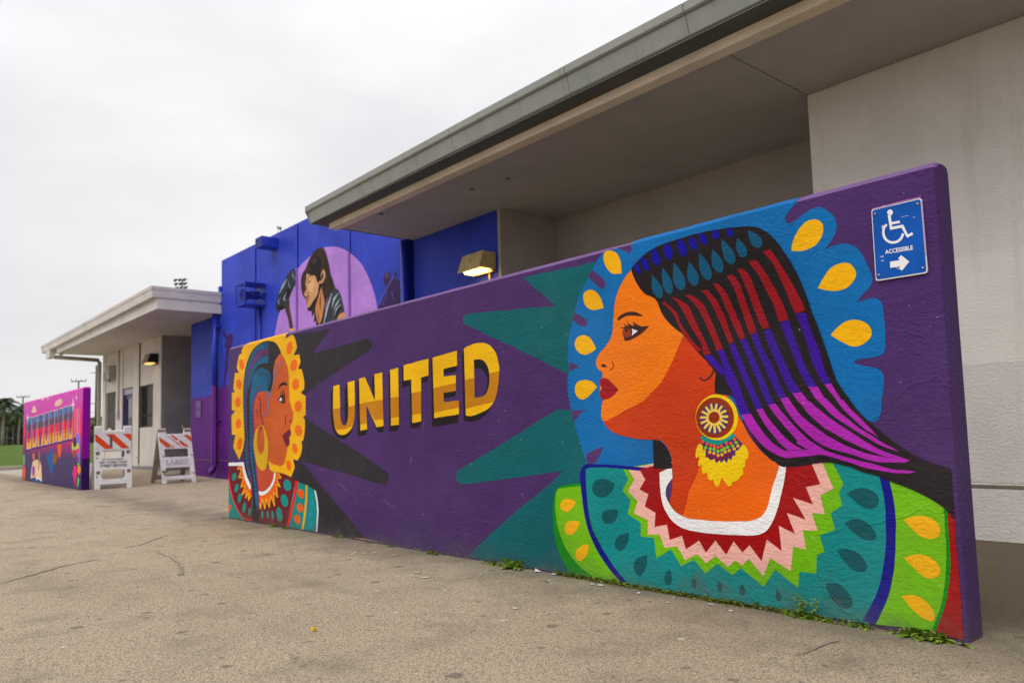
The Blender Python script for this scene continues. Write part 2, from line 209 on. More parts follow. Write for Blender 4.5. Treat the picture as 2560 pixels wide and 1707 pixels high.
main;left;hair_line;hairL;6.06;0;;-7718,666 -7696,664 -7664,662 -7633,659 -7611,658 -7609,662 -7631,663 -7662,666 -7694,668 -7716,670
main;left;hair_line;hairL;6.08;0;;-7708,621 -7686,620 -7655,617 -7624,615 -7602,614 -7600,618 -7621,619 -7653,622 -7684,624 -7705,626
main;left;hair_line;hairL;6.1;0;;-7697,577 -7676,575 -7646,573 -7616,571 -7595,570 -7593,574 -7614,575 -7644,578 -7674,580 -7695,581
main;left;hair_line;hairL;6.12;0;;-7688,533 -7668,531 -7638,529 -7609,527 -7588,526 -7586,530 -7606,531 -7636,533 -7665,536 -7686,537
main;left;hair_line;hairL;6.14;0;;-7677,489 -7658,487 -7629,485 -7601,483 -7582,482 -7579,486 -7599,488 -7627,490 -7655,492 -7675,493
main;left;hair_line;hairL;6.16;0;;-7667,445 -7647,443 -7620,442 -7592,440 -7573,439 -7571,443 -7589,444 -7617,446 -7645,448 -7664,449
main;left;hair_line;hairL;6;0;;-7658,401 -7639,400 -7612,398 -7585,396 -7566,395 -7564,399 -7582,400 -7609,402 -7637,404 -7655,405
main;left;hair_line;hairL;6.02;0;;-7647,357 -7629,356 -7603,354 -7577,353 -7559,352 -7557,356 -7574,357 -7600,359 -7627,360 -7645,361
main;left;hair_line;hairL;6.04;0;;-7637,314 -7619,313 -7593,311 -7568,309 -7551,308 -7548,313 -7565,314 -7591,315 -7616,317 -7634,318
main;left;face;skinL;4.06;1;;-6978,1636! -6903,1569 -6842,1490 -6816,1407 -6811,1254 -6803,1180 -6763,1119 -6726,1058 -6727,999 -6760,954 -6787,935 -6778,904 -6809,832! -6806,786 -6849,750! -6865,701 -6896,635 -6935,585 -7021,572 -7148,585 -7270,611! -7295,584 -7270,543 -7213,516 -7132,504! -7149,450 -7230,380 -7346,331 -7490,315! -7516,399 -7559,567 -7612,722 -7603,865 -7603,941 -7620,1120 -7602,1199 -7531,1277 -7444,1290 -7272,1284 -7225,1269 -7159,1377 -7152,1474 -7109,1567 -7045,1609
main;left;neck;skinLd;5.08;1;;-7559,567! -7447,519 -7354,542 -7295,584! -7270,543 -7213,516 -7132,503! -7149,450 -7230,380 -7346,331 -7490,315! -7516,399
main;left;ear;skinLd;5.1;1;;-7531,1275! -7275,1282! -7256,1189 -7259,1078 -7377,1026 -7403,943 -7480,874 -7594,862! -7613,991 -7620,1120 -7599,1206
main;left;ear_line;black;6.12;0;;-7529,1241 -7522,1241 -7514,1242 -7507,1243 -7501,1241 -7494,1237 -7485,1231 -7477,1223 -7470,1213 -7463,1199 -7458,1183 -7454,1166 -7453,1149 -7455,1132 -7460,1113 -7466,1095 -7467,1079 -7462,1064 -7454,1050 -7444,1038 -7435,1027 -7427,1017 -7418,1008 -7410,1000 -7405,992 -7403,983 -7402,975 -7404,966 -7410,958 -7421,949 -7437,939 -7453,931 -7465,928 -7471,929 -7482,935 -7492,942 -7499,947 -7513,944 -7505,939 -7495,931 -7481,924 -7461,922 -7442,927 -7424,935 -7408,946 -7396,956 -7389,965 -7387,974 -7387,983 -7390,992 -7395,1001 -7403,1010 -7412,1019 -7421,1029 -7430,1040 -7439,1052 -7447,1064 -7451,1078 -7450,1094 -7445,1112 -7440,1130 -7437,1148 -7439,1166 -7443,1183 -7448,1200 -7454,1214 -7462,1225 -7471,1234 -7481,1240 -7492,1246 -7505,1249 -7518,1249 -7528,1248 -7534,1247
main;left;ear_line;black;6.14;0;;-7556,1117 -7553,1109 -7549,1098 -7544,1085 -7539,1074 -7532,1063 -7524,1053 -7517,1043 -7512,1037 -7499,1038 -7504,1045 -7511,1054 -7519,1064 -7525,1074 -7530,1086 -7535,1098 -7539,1110 -7542,1118
main;left;ear_line;black;6.16;1;;-7462,1107 -7465,1102 -7471,1099 -7478,1099 -7484,1102 -7487,1108 -7484,1113 -7478,1116 -7471,1116 -7465,1112
main;left;ear_line;black;6;1;;-7481,1159 -7484,1156 -7492,1154 -7502,1154 -7510,1157 -7512,1160 -7509,1163 -7502,1165 -7492,1165 -7484,1162
main;left;hair_strap;strap;6.02;0;;-7308,1296 -7308,1285 -7309,1269 -7310,1251 -7308,1233 -7302,1215 -7294,1196 -7286,1178 -7280,1162 -7277,1149 -7275,1139 -7276,1130 -7277,1121 -7278,1111 -7281,1103 -7285,1095 -7291,1087 -7299,1079 -7309,1072 -7319,1066 -7327,1064 -7339,1067 -7358,1073 -7376,1081 -7389,1087 -7399,1082 -7386,1077 -7368,1069 -7347,1061 -7326,1058 -7308,1061 -7296,1068 -7285,1076 -7277,1085 -7271,1093 -7267,1101 -7264,1110 -7262,1120 -7261,1129 -7261,1138 -7262,1149 -7265,1162 -7271,1178 -7279,1196 -7287,1215 -7293,1233 -7295,1250 -7294,1268 -7293,1284 -7292,1295
main;left;hair_strap;strap;6.04;0;;-7265,1294 -7264,1264 -7262,1221 -7261,1176 -7261,1141 -7262,1118 -7264,1103 -7267,1091 -7274,1079 -7286,1067 -7303,1056 -7320,1047 -7332,1040 -7321,1037 -7309,1044 -7292,1053 -7275,1065 -7261,1077 -7254,1089 -7250,1102 -7249,1118 -7247,1140 -7247,1175 -7249,1220 -7250,1263 -7252,1293
main;left;hair_strap;strap;6.06;0;;-7096,1538 -7093,1529 -7089,1516 -7085,1501 -7085,1482 -7091,1458 -7100,1429 -7111,1400 -7122,1375 -7132,1358 -7142,1345 -7153,1334 -7164,1324 -7175,1315 -7187,1307 -7199,1300 -7208,1292 -7215,1283 -7221,1275 -7224,1266 -7225,1257 -7222,1245 -7216,1232 -7209,1221 -7204,1213 -7188,1214 -7193,1222 -7200,1233 -7206,1245 -7209,1256 -7208,1265 -7205,1273 -7200,1280 -7193,1288 -7184,1296 -7173,1303 -7161,1310 -7149,1320 -7138,1330 -7127,1342 -7116,1355 -7106,1373 -7095,1397 -7084,1427 -7075,1456 -7069,1481 -7069,1500 -7073,1516 -7077,1528 -7080,1537
main;left;hair_strap;strap;6.08;0;;-7130,1486 -7130,1476 -7129,1461 -7129,1445 -7130,1431 -7133,1417 -7136,1404 -7140,1392 -7142,1383 -7127,1382 -7125,1390 -7122,1402 -7118,1416 -7116,1429 -7115,1444 -7115,1460 -7115,1475 -7115,1485
main;left;hair_strap;strap;6.1;0;;-7042,1580 -7035,1575 -7026,1567 -7014,1559 -7001,1552 -6986,1547 -6969,1544 -6954,1541 -6943,1539 -6941,1545 -6951,1546 -6966,1549 -6981,1552 -6993,1555 -7004,1561 -7015,1569 -7025,1577 -7031,1582
main;left;hair_strap;strap;6.12;0;;-7065,1554 -7055,1549 -7041,1542 -7024,1534 -7008,1528 -6991,1525 -6974,1524 -6959,1523 -6950,1523 -6951,1528 -6961,1529 -6975,1529 -6990,1530 -7003,1533 -7017,1538 -7032,1545 -7046,1552 -7056,1557
main;left;hair_strap;strap;6.14;0;;-7057,1526 -7052,1523 -7044,1519 -7035,1515 -7024,1512 -7011,1509 -6998,1507 -6986,1506 -6978,1505 -6977,1510 -6985,1511 -6997,1513 -7009,1514 -7019,1516 -7027,1519 -7036,1523 -7043,1527 -7049,1529
main;left;eyebrow;black;6.16;1;;-7055,1285! -7023,1324 -6983,1345 -6921,1353 -6859,1342 -6848,1315! -6936,1328 -6999,1312
main;left;eye;black;6;1;;-7056,1196! -6984,1228 -6906,1232 -6888,1184 -6899,1153! -6969,1161
main;left;eyelash;black;6.02;0;;-6978,1223 -6978,1231 -6979,1243 -6980,1255 -6981,1264 -6993,1264 -6993,1256 -6992,1244 -6991,1232 -6990,1223
main;left;eyelash;black;6.04;0;;-6947,1227 -6943,1238 -6937,1254 -6931,1271 -6927,1282 -6940,1283 -6944,1272 -6949,1256 -6955,1240 -6959,1229
main;left;eyelash;black;6.06;0;;-6915,1226 -6913,1235 -6911,1249 -6908,1263 -6906,1272 -6918,1273 -6920,1264 -6923,1250 -6926,1236 -6928,1227
main;left;eyelash;black;6.08;0;;-6901,1224 -6897,1227 -6891,1232 -6886,1237 -6882,1240 -6893,1243 -6897,1240 -6902,1235 -6908,1230 -6912,1227
main;left;eye_white;white;7.1;1;;-7019,1190 -6984,1209 -6965,1208 -6969,1174!
main;left;iris;iris;7.12;1;;-6897,1190 -6906,1173 -6925,1166 -6945,1174 -6953,1193 -6945,1211 -6925,1217 -6905,1209
main;left;nose_line;black;6.14;0;;-6876,1044 -6880,1037 -6887,1028 -6893,1016 -6897,1004 -6896,992 -6893,978 -6890,965 -6888,957 -6874,957 -6876,966 -6880,978 -6882,992 -6883,1004 -6879,1015 -6873,1026 -6867,1035 -6863,1042
main;left;nostril;black;6.16;1;;-6768,984 -6775,978 -6790,976 -6804,979 -6811,985 -6804,990 -6789,992 -6775,989
main;left;lips;lipL;6;1;;-6956,851! -6878,883 -6802,908 -6775,885 -6780,852 -6815,833! -6803,793 -6811,767 -6849,750 -6887,767 -6925,814
main;left;hoop_earring;gold;7.02;1;;-7497,949 -7585,893 -7620,794 -7603,701 -7550,588 -7464,533 -7404,518 -7329,542 -7287,618 -7266,735 -7294,846 -7352,924 -7391,963!/-7489,944 -7524,878 -7533,793 -7507,722 -7464,683 -7421,681 -7378,715 -7353,791 -7369,875 -7398,949
main;left;shoulder;tealL;3.04;0;;-8283,428 -8283,12 -8091,12 -7657,12 -7657,224 -8024,207 -8219,311
main;left;blouse;maroon;4.06;0;;-8283,553 -7908,561 -7838,433 -7689,322 -7657,19 -7764,16 -7893,40 -8024,105 -8159,216 -8269,392
main;left;trim;red;5.08;0;;-8283,545 -8283,529 -8283,507 -8283,482 -8283,457 -8283,437 -8283,417 -8283,394 -8274,367 -8255,332 -8232,292 -8206,251 -8178,213 -8146,180 -8112,149 -8076,121 -8041,97 -8007,76 -7972,57 -7938,42 -7905,30 -7874,22 -7844,18 -7816,16 -7787,15 -7754,13 -7717,13 -7685,13 -7663,13 -7658,28 -7680,28 -7711,27 -7746,28 -7778,29 -7805,30 -7830,32 -7853,35 -7880,42 -7909,53 -7941,68 -7974,85 -8007,106 -8041,130 -8076,157 -8110,187 -8141,219 -8168,256 -8194,296 -8216,337 -8235,371 -8250,398 -8260,420 -8268,440 -8275,460 -8281,484 -8283,508 -8283,531 -8283,546
main;left;trim;orng;4.1;1;;-8267,138 -8208,147 -8228,94 -8281,61! -8283,73 -8283,126
main;left;blouse_spot;tealL;5.12;1;;-8070,437 -8102,409 -8149,399 -8183,414 -8184,443 -8152,471 -8105,481 -8071,466
main;left;blouse_spot;tealL;5.14;1;;-8013,325 -8044,293 -8088,282 -8116,296 -8114,330 -8082,361 -8038,373 -8010,358
main;left;blouse_spot;tealL;5.16;1;;-7936,226 -7965,192 -8005,178 -8032,193 -8029,229 -8000,264 -7961,277 -7934,262
main;left;blouse_spot;tealL;5;1;;-7819,135 -7847,95 -7885,78 -7912,95 -7911,135 -7883,176 -7845,192 -7819,175
main;left;blouse_spot;tealL;5.02;1;;-7696,104 -7710,76 -7733,64 -7751,75 -7753,103 -7739,131 -7716,143 -7698,132
main;left;fringe;orng;5.04;0;;-8044,553 -7903,556 -7847,432 -7689,321 -7678,266 -7755,209 -7746,288 -7828,234 -7792,311 -7921,259 -7837,360 -7949,338 -7884,439 -8006,436 -7931,518 -8044,527
main;left;fringe_edge;zig;6.06;0;;-8047,519 -8023,518 -7988,517 -7953,515 -7929,514 -7925,525 -7948,526 -7983,528 -8018,529 -8042,530
main;left;fringe_edge;zig;6.2;0;;-7940,521 -7957,504 -7981,479 -8006,453 -8023,436 -7996,432 -7980,450 -7955,475 -7930,500 -7914,518
main;left;fringe_edge;zig;6.1;0;;-8010,429 -7984,429 -7946,430 -7909,431 -7884,432 -7884,443 -7909,442 -7946,441 -7984,440 -8010,440
main;left;fringe_edge;zig;6.24;0;;-7897,438 -7911,418 -7930,389 -7949,359 -7963,339 -7935,337 -7922,358 -7903,387 -7883,416 -7870,436
main;left;fringe_edge;zig;6.14;0;;-7944,333 -7920,338 -7884,345 -7849,351 -7825,356 -7835,365 -7859,361 -7894,354 -7930,348 -7954,343
main;left;fringe_edge;zig;6.28;0;;-7843,362 -7862,341 -7889,311 -7917,281 -7936,260 -7910,257 -7891,278 -7863,308 -7836,338 -7817,359
main;left;fringe_edge;zig;6;0;;-7913,255 -7886,266 -7845,282 -7806,298 -7779,309 -7797,317 -7824,306 -7864,289 -7905,273 -7932,262
main;left;fringe_edge;zig;6.14;0;;-7801,314 -7810,297 -7822,274 -7833,250 -7842,234 -7815,233 -7807,249 -7795,273 -7783,296 -7775,312
main;left;fringe_edge;zig;6.04;0;;-7816,231 -7799,243 -7774,260 -7748,278 -7731,289 -7754,294 -7771,282 -7797,265 -7822,248 -7840,236
main;left;fringe_edge;zig;6.18;0;;-7756,291 -7758,275 -7762,251 -7765,227 -7767,211 -7740,212 -7738,228 -7735,252 -7731,276 -7729,292
main;left;fringe_edge;zig;6.08;0;;-7742,209 -7726,221 -7704,237 -7682,254 -7666,265 -7690,269 -7705,258 -7727,241 -7750,225 -7765,213
main;left;collar;white;7.1;0;;-8283,586 -7869,596 -7841,527 -7783,448 -7689,365 -7689,321 -7737,335 -7852,429 -7904,518 -7908,558 -8283,553
main;left;blouse;maroon;4.12;0;;-7116,508 -7053,505 -6913,496 -6777,471 -6677,439 -6712,312 -6871,12 -7483,12 -7491,284 -7247,338
main;left;sleeve;tealL;4.14;0;;-6681,436 -6626,431 -6474,410 -6304,369 -6271,312 -6239,228 -6261,105 -6269,12 -6411,12 -6871,12
main;left;trim;red;5.16;0;;-6680,441 -6626,434 -6653,353 -6823,12 -6876,12 -6719,312
main;left;trim;halo_y;5;0;;-6479,407 -6480,385 -6481,354 -6483,317 -6488,278 -6497,235 -6508,187 -6521,140 -6532,100 -6543,69 -6555,43 -6564,22 -6571,12 -6534,12 -6527,21 -6517,42 -6506,69 -6495,100 -6483,140 -6471,187 -6459,236 -6450,279 -6446,318 -6443,355 -6442,386 -6442,408
main;left;trim;white;5.02;0;;-6313,366 -6306,352 -6296,332 -6286,309 -6278,286 -6272,265 -6268,242 -6265,219 -6264,196 -6264,173 -6267,151 -6271,128 -6274,104 -6278,77 -6282,48 -6286,22 -6289,12 -6263,12 -6260,23 -6256,49 -6252,78 -6248,105 -6244,129 -6241,152 -6238,175 -6237,198 -6239,221 -6242,244 -6246,267 -6252,289 -6260,312 -6270,335 -6280,355 -6287,369
main;left;blouse_spot;orng;5.04;1;;-6512,337 -6512,307 -6546,288 -6594,293 -6628,319 -6628,349 -6594,367 -6546,362
main;left;blouse_spot;orng;5.06;1;;-6534,210 -6538,180 -6574,162 -6621,168 -6652,193 -6648,224 -6612,241 -6565,236
main;left;blouse_spot;orng;5.08;1;;-6590,104 -6593,72 -6628,53 -6676,58 -6709,85 -6706,118 -6669,137 -6621,131
main;left;blouse_spot;spotb;5.1;1;;-6316,329 -6327,311 -6352,302 -6377,309 -6387,326 -6376,344 -6351,352 -6326,346
main;left;blouse_spot;spotb;5.12;1;;-6315,255 -6327,235 -6356,225 -6385,232 -6396,251 -6384,271 -6355,281 -6326,274
main;left;blouse_spot;spotb;5.14;1;;-6334,158 -6346,138 -6375,128 -6404,134 -6416,153 -6403,174 -6374,184 -6345,177
main;left;blouse_spot;spotb;5.16;1;;-6334,69 -6345,49 -6372,39 -6399,45 -6410,64 -6399,84 -6371,94 -6345,88
main;left;blouse_spot;tealL;5;1;;-6776,402 -6783,363 -6832,342 -6893,351 -6931,385 -6923,425 -6874,446 -6813,437
main;left;blouse_spot;tealL;5.02;1;;-6840,262 -6842,219 -6887,195 -6948,204 -6990,241 -6988,285 -6943,308 -6882,299
main;left;blouse_spot;tealL;5.04;1;;-6963,124 -6965,75 -7002,50 -7052,64 -7086,110 -7084,160 -7046,185 -6996,170
main;left;blouse_spot;tealL;5.06;1;;-7146,104 -7148,73 -7166,58 -7189,69 -7204,98 -7202,130 -7184,144 -7161,134
main;left;blouse_spot;tealL;5.08;1;;-7264,100 -7269,73 -7285,61 -7303,70 -7314,96 -7310,123 -7294,135 -7275,125
main;left;blouse_spot;tealL;5.1;1;;-7389,92 -7397,62 -7415,49 -7432,60 -7440,89 -7432,118 -7414,132 -7396,121
main;left;fringe;orng;5.12;0;;-7491,282 -7431,276 -7330,294 -7214,346 -7141,403 -7108,464 -7100,504 -7053,499 -6982,457 -7085,452 -7007,370 -7085,398 -7062,275 -7149,322 -7131,188 -7223,285 -7248,168 -7313,254 -7355,152 -7414,246 -7457,143 -7482,197
main;left;fringe_edge;zig;6.14;0;;-7495,196 -7490,184 -7482,168 -7474,151 -7469,140 -7444,143 -7449,155 -7457,171 -7464,188 -7470,199
main;left;fringe_edge;zig;6.28;0;;-7444,142 -7435,163 -7421,194 -7407,224 -7398,245 -7423,246 -7432,225 -7446,194 -7460,163 -7469,142
main;left;fringe_edge;zig;6;0;;-7423,244 -7412,225 -7395,196 -7379,168 -7368,148 -7343,152 -7354,171 -7371,200 -7387,228 -7398,248
main;left;fringe_edge;zig;6.14;0;;-7343,150 -7334,171 -7322,202 -7309,233 -7301,255 -7326,255 -7334,234 -7347,203 -7359,172 -7368,150
main;left;fringe_edge;zig;6.04;0;;-7325,253 -7312,235 -7292,209 -7273,183 -7260,165 -7236,169 -7249,187 -7268,213 -7288,239 -7301,257
main;left;fringe_edge;zig;6.18;0;;-7236,167 -7230,192 -7221,228 -7213,264 -7207,288 -7231,288 -7237,264 -7246,227 -7254,191 -7260,167
main;left;fringe_edge;zig;6.08;0;;-7231,286 -7212,265 -7186,235 -7159,205 -7141,184 -7118,189 -7136,209 -7163,239 -7189,270 -7208,290
main;left;fringe_edge;zig;6.22;0;;-7118,188 -7122,215 -7129,255 -7136,296 -7141,324 -7165,322 -7160,294 -7153,254 -7146,213 -7141,186
main;left;fringe_edge;zig;6.12;0;;-7163,319 -7144,309 -7117,294 -7090,280 -7072,269 -7053,276 -7071,286 -7097,301 -7124,316 -7143,326
main;left;fringe_edge;zig;6.26;0;;-7050,274 -7055,299 -7062,337 -7069,374 -7073,400 -7097,398 -7092,373 -7085,335 -7079,297 -7074,272
main;left;fringe_edge;zig;6.16;0;;-7093,395 -7076,389 -7052,381 -7028,372 -7011,366 -6996,374 -7012,380 -7036,389 -7060,397 -7077,403
main;left;fringe_edge;zig;6.12;0;;-6993,373 -7009,389 -7033,412 -7057,436 -7074,452 -7096,448 -7079,432 -7055,408 -7031,384 -7014,368
main;left;fringe_edge;zig;6.02;0;;-7083,445 -7062,447 -7031,449 -7001,451 -6980,453 -6982,462 -7003,461 -7034,459 -7065,457 -7086,455
main;left;fringe_edge;zig;6.16;0;;-6971,460 -6985,469 -7005,482 -7026,495 -7040,504 -7059,498 -7045,489 -7025,476 -7005,463 -6991,454
main;left;collar;white;7.06;1;;-7135,504! -7100,505! -7125,424 -7214,346 -7330,294 -7431,276 -7491,281! -7496,315! -7380,318 -7280,351 -7197,401 -7152,457
main;1;painted_letter;let_y;3.08;1;golden painted letter U with black drop shade;-5954,1254! -5844,1261! -5837,1064 -5836,992 -5812,937 -5774,916 -5737,928 -5708,978 -5700,1065 -5709,1270! -5595,1277! -5593,1073 -5602,974 -5629,916 -5691,864 -5786,839 -5869,850 -5925,896 -5952,972 -5962,1062
main;1;letter_band;let_o;4.1;1;;-5962,1059! -5837,1064! -5836,992 -5812,937 -5774,916 -5737,928 -5708,978 -5700,1070! -5593,1074! -5602,974 -5629,914! -5717,895 -5813,887 -5911,892 -5947,951!
main;1;letter_shade;black;2.12;1;;-5954,1255! -5956,1062 -5945,972 -5918,899 -5866,854 -5786,842 -5697,865 -5633,916! -5657,870 -5712,828 -5773,808 -5856,813 -5933,848 -5982,911 -6005,988 -6008,1071 -6003,1203!
main;1;letter_shade;black;2.14;1;;-5709,1271! -5693,1064 -5704,974 -5737,925 -5760,918! -5763,980 -5763,1115 -5761,1214!
main;2;painted_letter;let_y;3.16;0;golden painted letter N with black drop shade;-5520,1287 -5429,1292 -5281,1101 -5282,1305 -5167,1308 -5165,1098 -5160,897 -5260,890 -5412,1068 -5405,878 -5510,868 -5517,1083
main;2;letter_band;let_o;4;0;;-5517,1083 -5418,1090 -5412,1068 -5403,924 -5510,919 -5514,998
main;2;letter_shade;black;2.02;0;;-5517,1288 -5559,1250 -5560,1072 -5553,827 -5424,836 -5402,879 -5513,867 -5519,1083
main;2;letter_shade;black;2.04;0;;-5281,1306 -5318,1266 -5319,1154 -5279,1099
main;2;letter_shade;black;2.06;0;;-5413,1066 -5260,892 -5158,898 -5173,854 -5245,850 -5328,953
main;2;letter_band;let_o;4.08;0;;-5418,1090 -5275,1097 -5165,1099 -5160,950 -5291,945 -5410,1066
main;3;painted_letter;let_y;3.1;0;golden painted letter I with black drop shade;-5053,1321 -4941,1327 -4942,901 -5053,898
main;3;letter_band;let_o;4.12;0;;-5052,1108 -4939,1111 -4940,962 -5054,956
main;3;letter_shade;black;2.14;0;;-5051,1322 -5079,1287 -5080,855 -4966,859 -4940,902 -5056,897
main;4;painted_letter;let_y;3.16;0;golden painted letter T with black drop shade;-4868,1339 -4545,1359 -4546,1240 -4641,1233 -4649,918 -4764,911 -4768,1227 -4866,1223
main;4;letter_band;let_o;4;0;;-4766,1126 -4644,1133 -4647,975 -4764,968
main;4;letter_shade;black;2.02;0;;-4866,1340 -4893,1315 -4898,1179 -4791,1184 -4786,870 -4673,878 -4648,920 -4766,910 -4770,1226 -4868,1222
main;4;letter_shade;black;2.04;0;;-4543,1241 -4570,1199 -4642,1194 -4643,1232
main;5;painted_letter;let_y;3.06;0;golden painted letter E with black drop shade;-4492,1361 -4205,1384 -4207,1281 -4365,1272 -4365,1218 -4224,1218 -4226,1113 -4369,1106 -4368,1044 -4195,1045 -4198,952 -4487,935
main;5;letter_band;let_o;4.08;0;;-4488,1146 -4225,1166 -4226,1113 -4369,1106 -4368,1044 -4195,1045 -4196,998 -4487,975
main;5;letter_shade;black;2.1;0;;-4490,1362 -4517,1332 -4515,877 -4218,896 -4196,953 -4489,934
main;5;letter_shade;black;2.12;0;;-4367,1271 -4209,1281 -4224,1242 -4364,1239
main;5;letter_shade;black;2.14;0;;-4371,1105 -4228,1114 -4244,1075 -4367,1072
main;6;painted_letter;let_y;3.16;1;golden painted letter D with black drop shade;-4127,1386! -4096,1399 -3989,1411 -3904,1404 -3838,1373 -3791,1321 -3769,1261 -3763,1219 -3779,1121 -3802,1055 -3845,1000 -3913,966 -4008,943 -4078,936 -4122,941!/-4022,1305! -3959,1303 -3909,1281 -3873,1233 -3863,1180 -3869,1127 -3896,1081 -3939,1057! -4022,1054!
main;6;letter_band;let_o;4;1;;-4125,1177! -4024,1185! -4022,1054! -3939,1057! -3896,1081 -3869,1127 -3861,1202! -3765,1209! -3777,1121 -3802,1055 -3832,1015! -3949,1007 -4123,984!
main;6;letter_shade;black;2.02;1;;-4126,1387! -4151,1360! -4150,1145 -4150,910! -4114,901 -4053,899 -3974,915 -3897,950 -3852,987! -3913,969 -4007,946 -4078,938 -4123,942!
main;6;letter_shade;black;2.04;1;;-4024,1306! -3959,1304 -3909,1282 -3871,1233 -3861,1179 -3867,1127 -3894,1081 -3939,1056! -3899,1103 -3888,1160 -3904,1198 -3940,1233 -3978,1246 -4022,1247!
main;right;halo;blue;2.06;1;;-2794,1798! -2842,1794 -2892,1761 -2943,1698 -3006,1628 -3060,1549 -3095,1465 -3124,1388 -3143,1316 -3149,1235 -3140,1168 -3157,1118 -3154,1045 -3166,1087 -3151,1007 -3134,939 -3114,856 -3092,794 -3058,708 -3030,628! -2838,590 -2556,609! -2210,826 -1523,855! -1440,824! -1419,820 -1404,829 -1391,860 -1385,906 -1381,923 -1371,978 -1376,1015 -1399,1036 -1473,1057 -1490,1068! -1471,1079 -1378,1086 -1358,1112 -1354,1174 -1354,1254 -1358,1292 -1375,1316 -1405,1321 -1463,1312! -1429,1347 -1402,1368 -1390,1404 -1403,1450 -1425,1505 -1454,1547 -1498,1568 -1545,1568 -1583,1558! -1543,1601 -1524,1643 -1530,1684 -1562,1724 -1601,1749 -1644,1744 -1695,1719 -1736,1707 -1757,1722 -1752,1749 -1713,1781 -1697,1798!
main;right;halo_notch;purple;2.38;1;;-2743,1798 -2703,1798 -2656,1798! -2642,1783 -2652,1757 -2670,1757 -2695,1776
main;right;halo_notch;purple;2.4;1;;-2964,1680 -2928,1706 -2886,1674 -2850,1646 -2837,1619 -2857,1594 -2890,1610 -2931,1645
main;right;halo_notch;purple;2.42;1;;-3101,1448! -3083,1493! -3039,1469 -3005,1446 -2986,1419 -3002,1402 -3037,1410
main;right;halo_notch;purple;2.44;1;;-3138,1214! -3097,1198 -3058,1180! -3104,1169 -3140,1161!
main;right;halo_notch;purple;2.46;1;;-3134,936! -3026,935! -3070,910 -3118,866!
main;right;halo_notch;purple;2.3;1;;-3030,687! -2963,712 -2901,731! -2907,708 -2956,644! -3025,624!
main;right;halo_petal;halo_y;3.02;1;;-2718,1654! -2783,1666 -2828,1706 -2846,1759 -2833,1793 -2795,1794 -2750,1773 -2725,1722
main;right;halo_petal;halo_y;3.04;1;;-2858,1486! -2925,1484 -2982,1508 -3008,1549 -3003,1591 -2958,1604 -2910,1584 -2874,1536
main;right;halo_petal;halo_y;3.06;1;;-2924,1270! -2955,1254 -3015,1243 -3069,1268 -3090,1310 -3070,1345 -3019,1354 -2971,1334
main;right;halo_petal;halo_y;3.08;1;;-2929,1056! -2977,1020 -3037,993 -3081,1008 -3101,1049 -3082,1091 -3022,1101 -2964,1087
main;right;halo_petal;halo_y;3.1;1;;-1735,1583! -1727,1619 -1699,1668 -1654,1699 -1612,1696 -1586,1670 -1587,1630 -1618,1590 -1669,1573 -1711,1577
main;right;halo_petal;halo_y;3.12;1;;-1624,1399! -1601,1433 -1564,1473 -1516,1487 -1478,1477 -1456,1441 -1463,1410 -1497,1380 -1544,1374 -1590,1386
main;right;halo_petal;halo_y;3.14;1;;-1580,1191! -1554,1216 -1513,1240 -1467,1241 -1424,1220 -1407,1186 -1419,1156 -1455,1135 -1493,1135 -1544,1163
main;right;dress;dress;3.16;0;;-3042,614! -2778,618! -1689,655! -1609,656! -1488,635 -1414,600! -1382,548 -1384,406 -1397,264 -1434,133 -1499,12! -2772,12! -2845,79 -2929,172 -2995,278 -3040,426
main;right;collar_zigzag;lime;4;0;;-2768,617 -2731,556 -2773,497 -2720,448 -2743,375 -2656,335 -2662,264 -2574,264 -2564,165 -2469,215 -2410,140 -2334,181 -2270,120 -2201,176 -2121,131 -2075,170 -1963,99 -1900,181 -1795,116 -1793,119 -1784,185 -1706,186 -1699,266 -1663,283 -1684,347 -1613,375 -1626,445 -1575,481 -1587,529 -1565,567 -1608,659 -1857,658 -2466,652
main;right;collar_zigzag;pink;5.02;0;;-2730,615 -2688,557 -2736,494 -2671,444 -2700,382 -2610,352 -2614,278 -2538,284 -2507,222 -2429,235 -2385,173 -2312,210 -2265,170 -2210,210 -2141,166 -2102,202 -2063,184 -2029,216 -1960,145 -1920,230 -1824,183 -1807,291 -1749,284 -1756,364 -1691,369 -1712,440 -1654,439 -1669,518 -1608,547 -1652,659 -1857,658 -2466,652
main;right;collar_zigzag;dred;6.04;0;;-2651,611 -2614,559 -2656,505 -2598,484 -2626,421 -2557,393 -2567,321 -2487,339 -2474,265 -2399,290 -2376,225 -2298,275 -2262,221 -2204,285 -2149,223 -2104,287 -2060,241 -2022,278 -1964,213 -1933,310 -1863,267 -1871,375 -1795,346 -1828,435 -1741,410 -1794,501 -1704,478 -1730,549 -1664,564 -1699,651 -1857,652 -2466,645
main;right;dress_drop;dspot;4.06;1;;-2826,531! -2853,486 -2915,453 -2976,467 -2994,504 -2961,546 -2900,555
main;right;dress_drop;dspot;4.08;1;;-2812,392! -2821,349 -2862,317 -2912,317 -2930,350 -2908,380 -2858,392
main;right;dress_drop;dspot;4.1;1;;-2738,278! -2751,224 -2791,181 -2829,185 -2842,216 -2816,251 -2777,269
main;right;dress_drop;dspot;4.12;1;;-2624,176! -2631,123 -2666,67 -2703,70 -2717,114 -2689,152
main;right;dress_drop;dspot;4.14;1;;-2483,115! -2472,80 -2482,45 -2504,39 -2520,60 -2509,95
main;right;dress_drop;dspot;4.16;1;;-2339,99! -2324,71 -2333,47 -2351,48 -2354,74
main;right;dress_drop;dspot;4;1;;-2194,97! -2178,70 -2186,47 -2204,48 -2208,73
main;right;dress_drop;dspot;4.02;1;;-2072,97! -2057,73 -2064,51 -2082,51 -2088,75
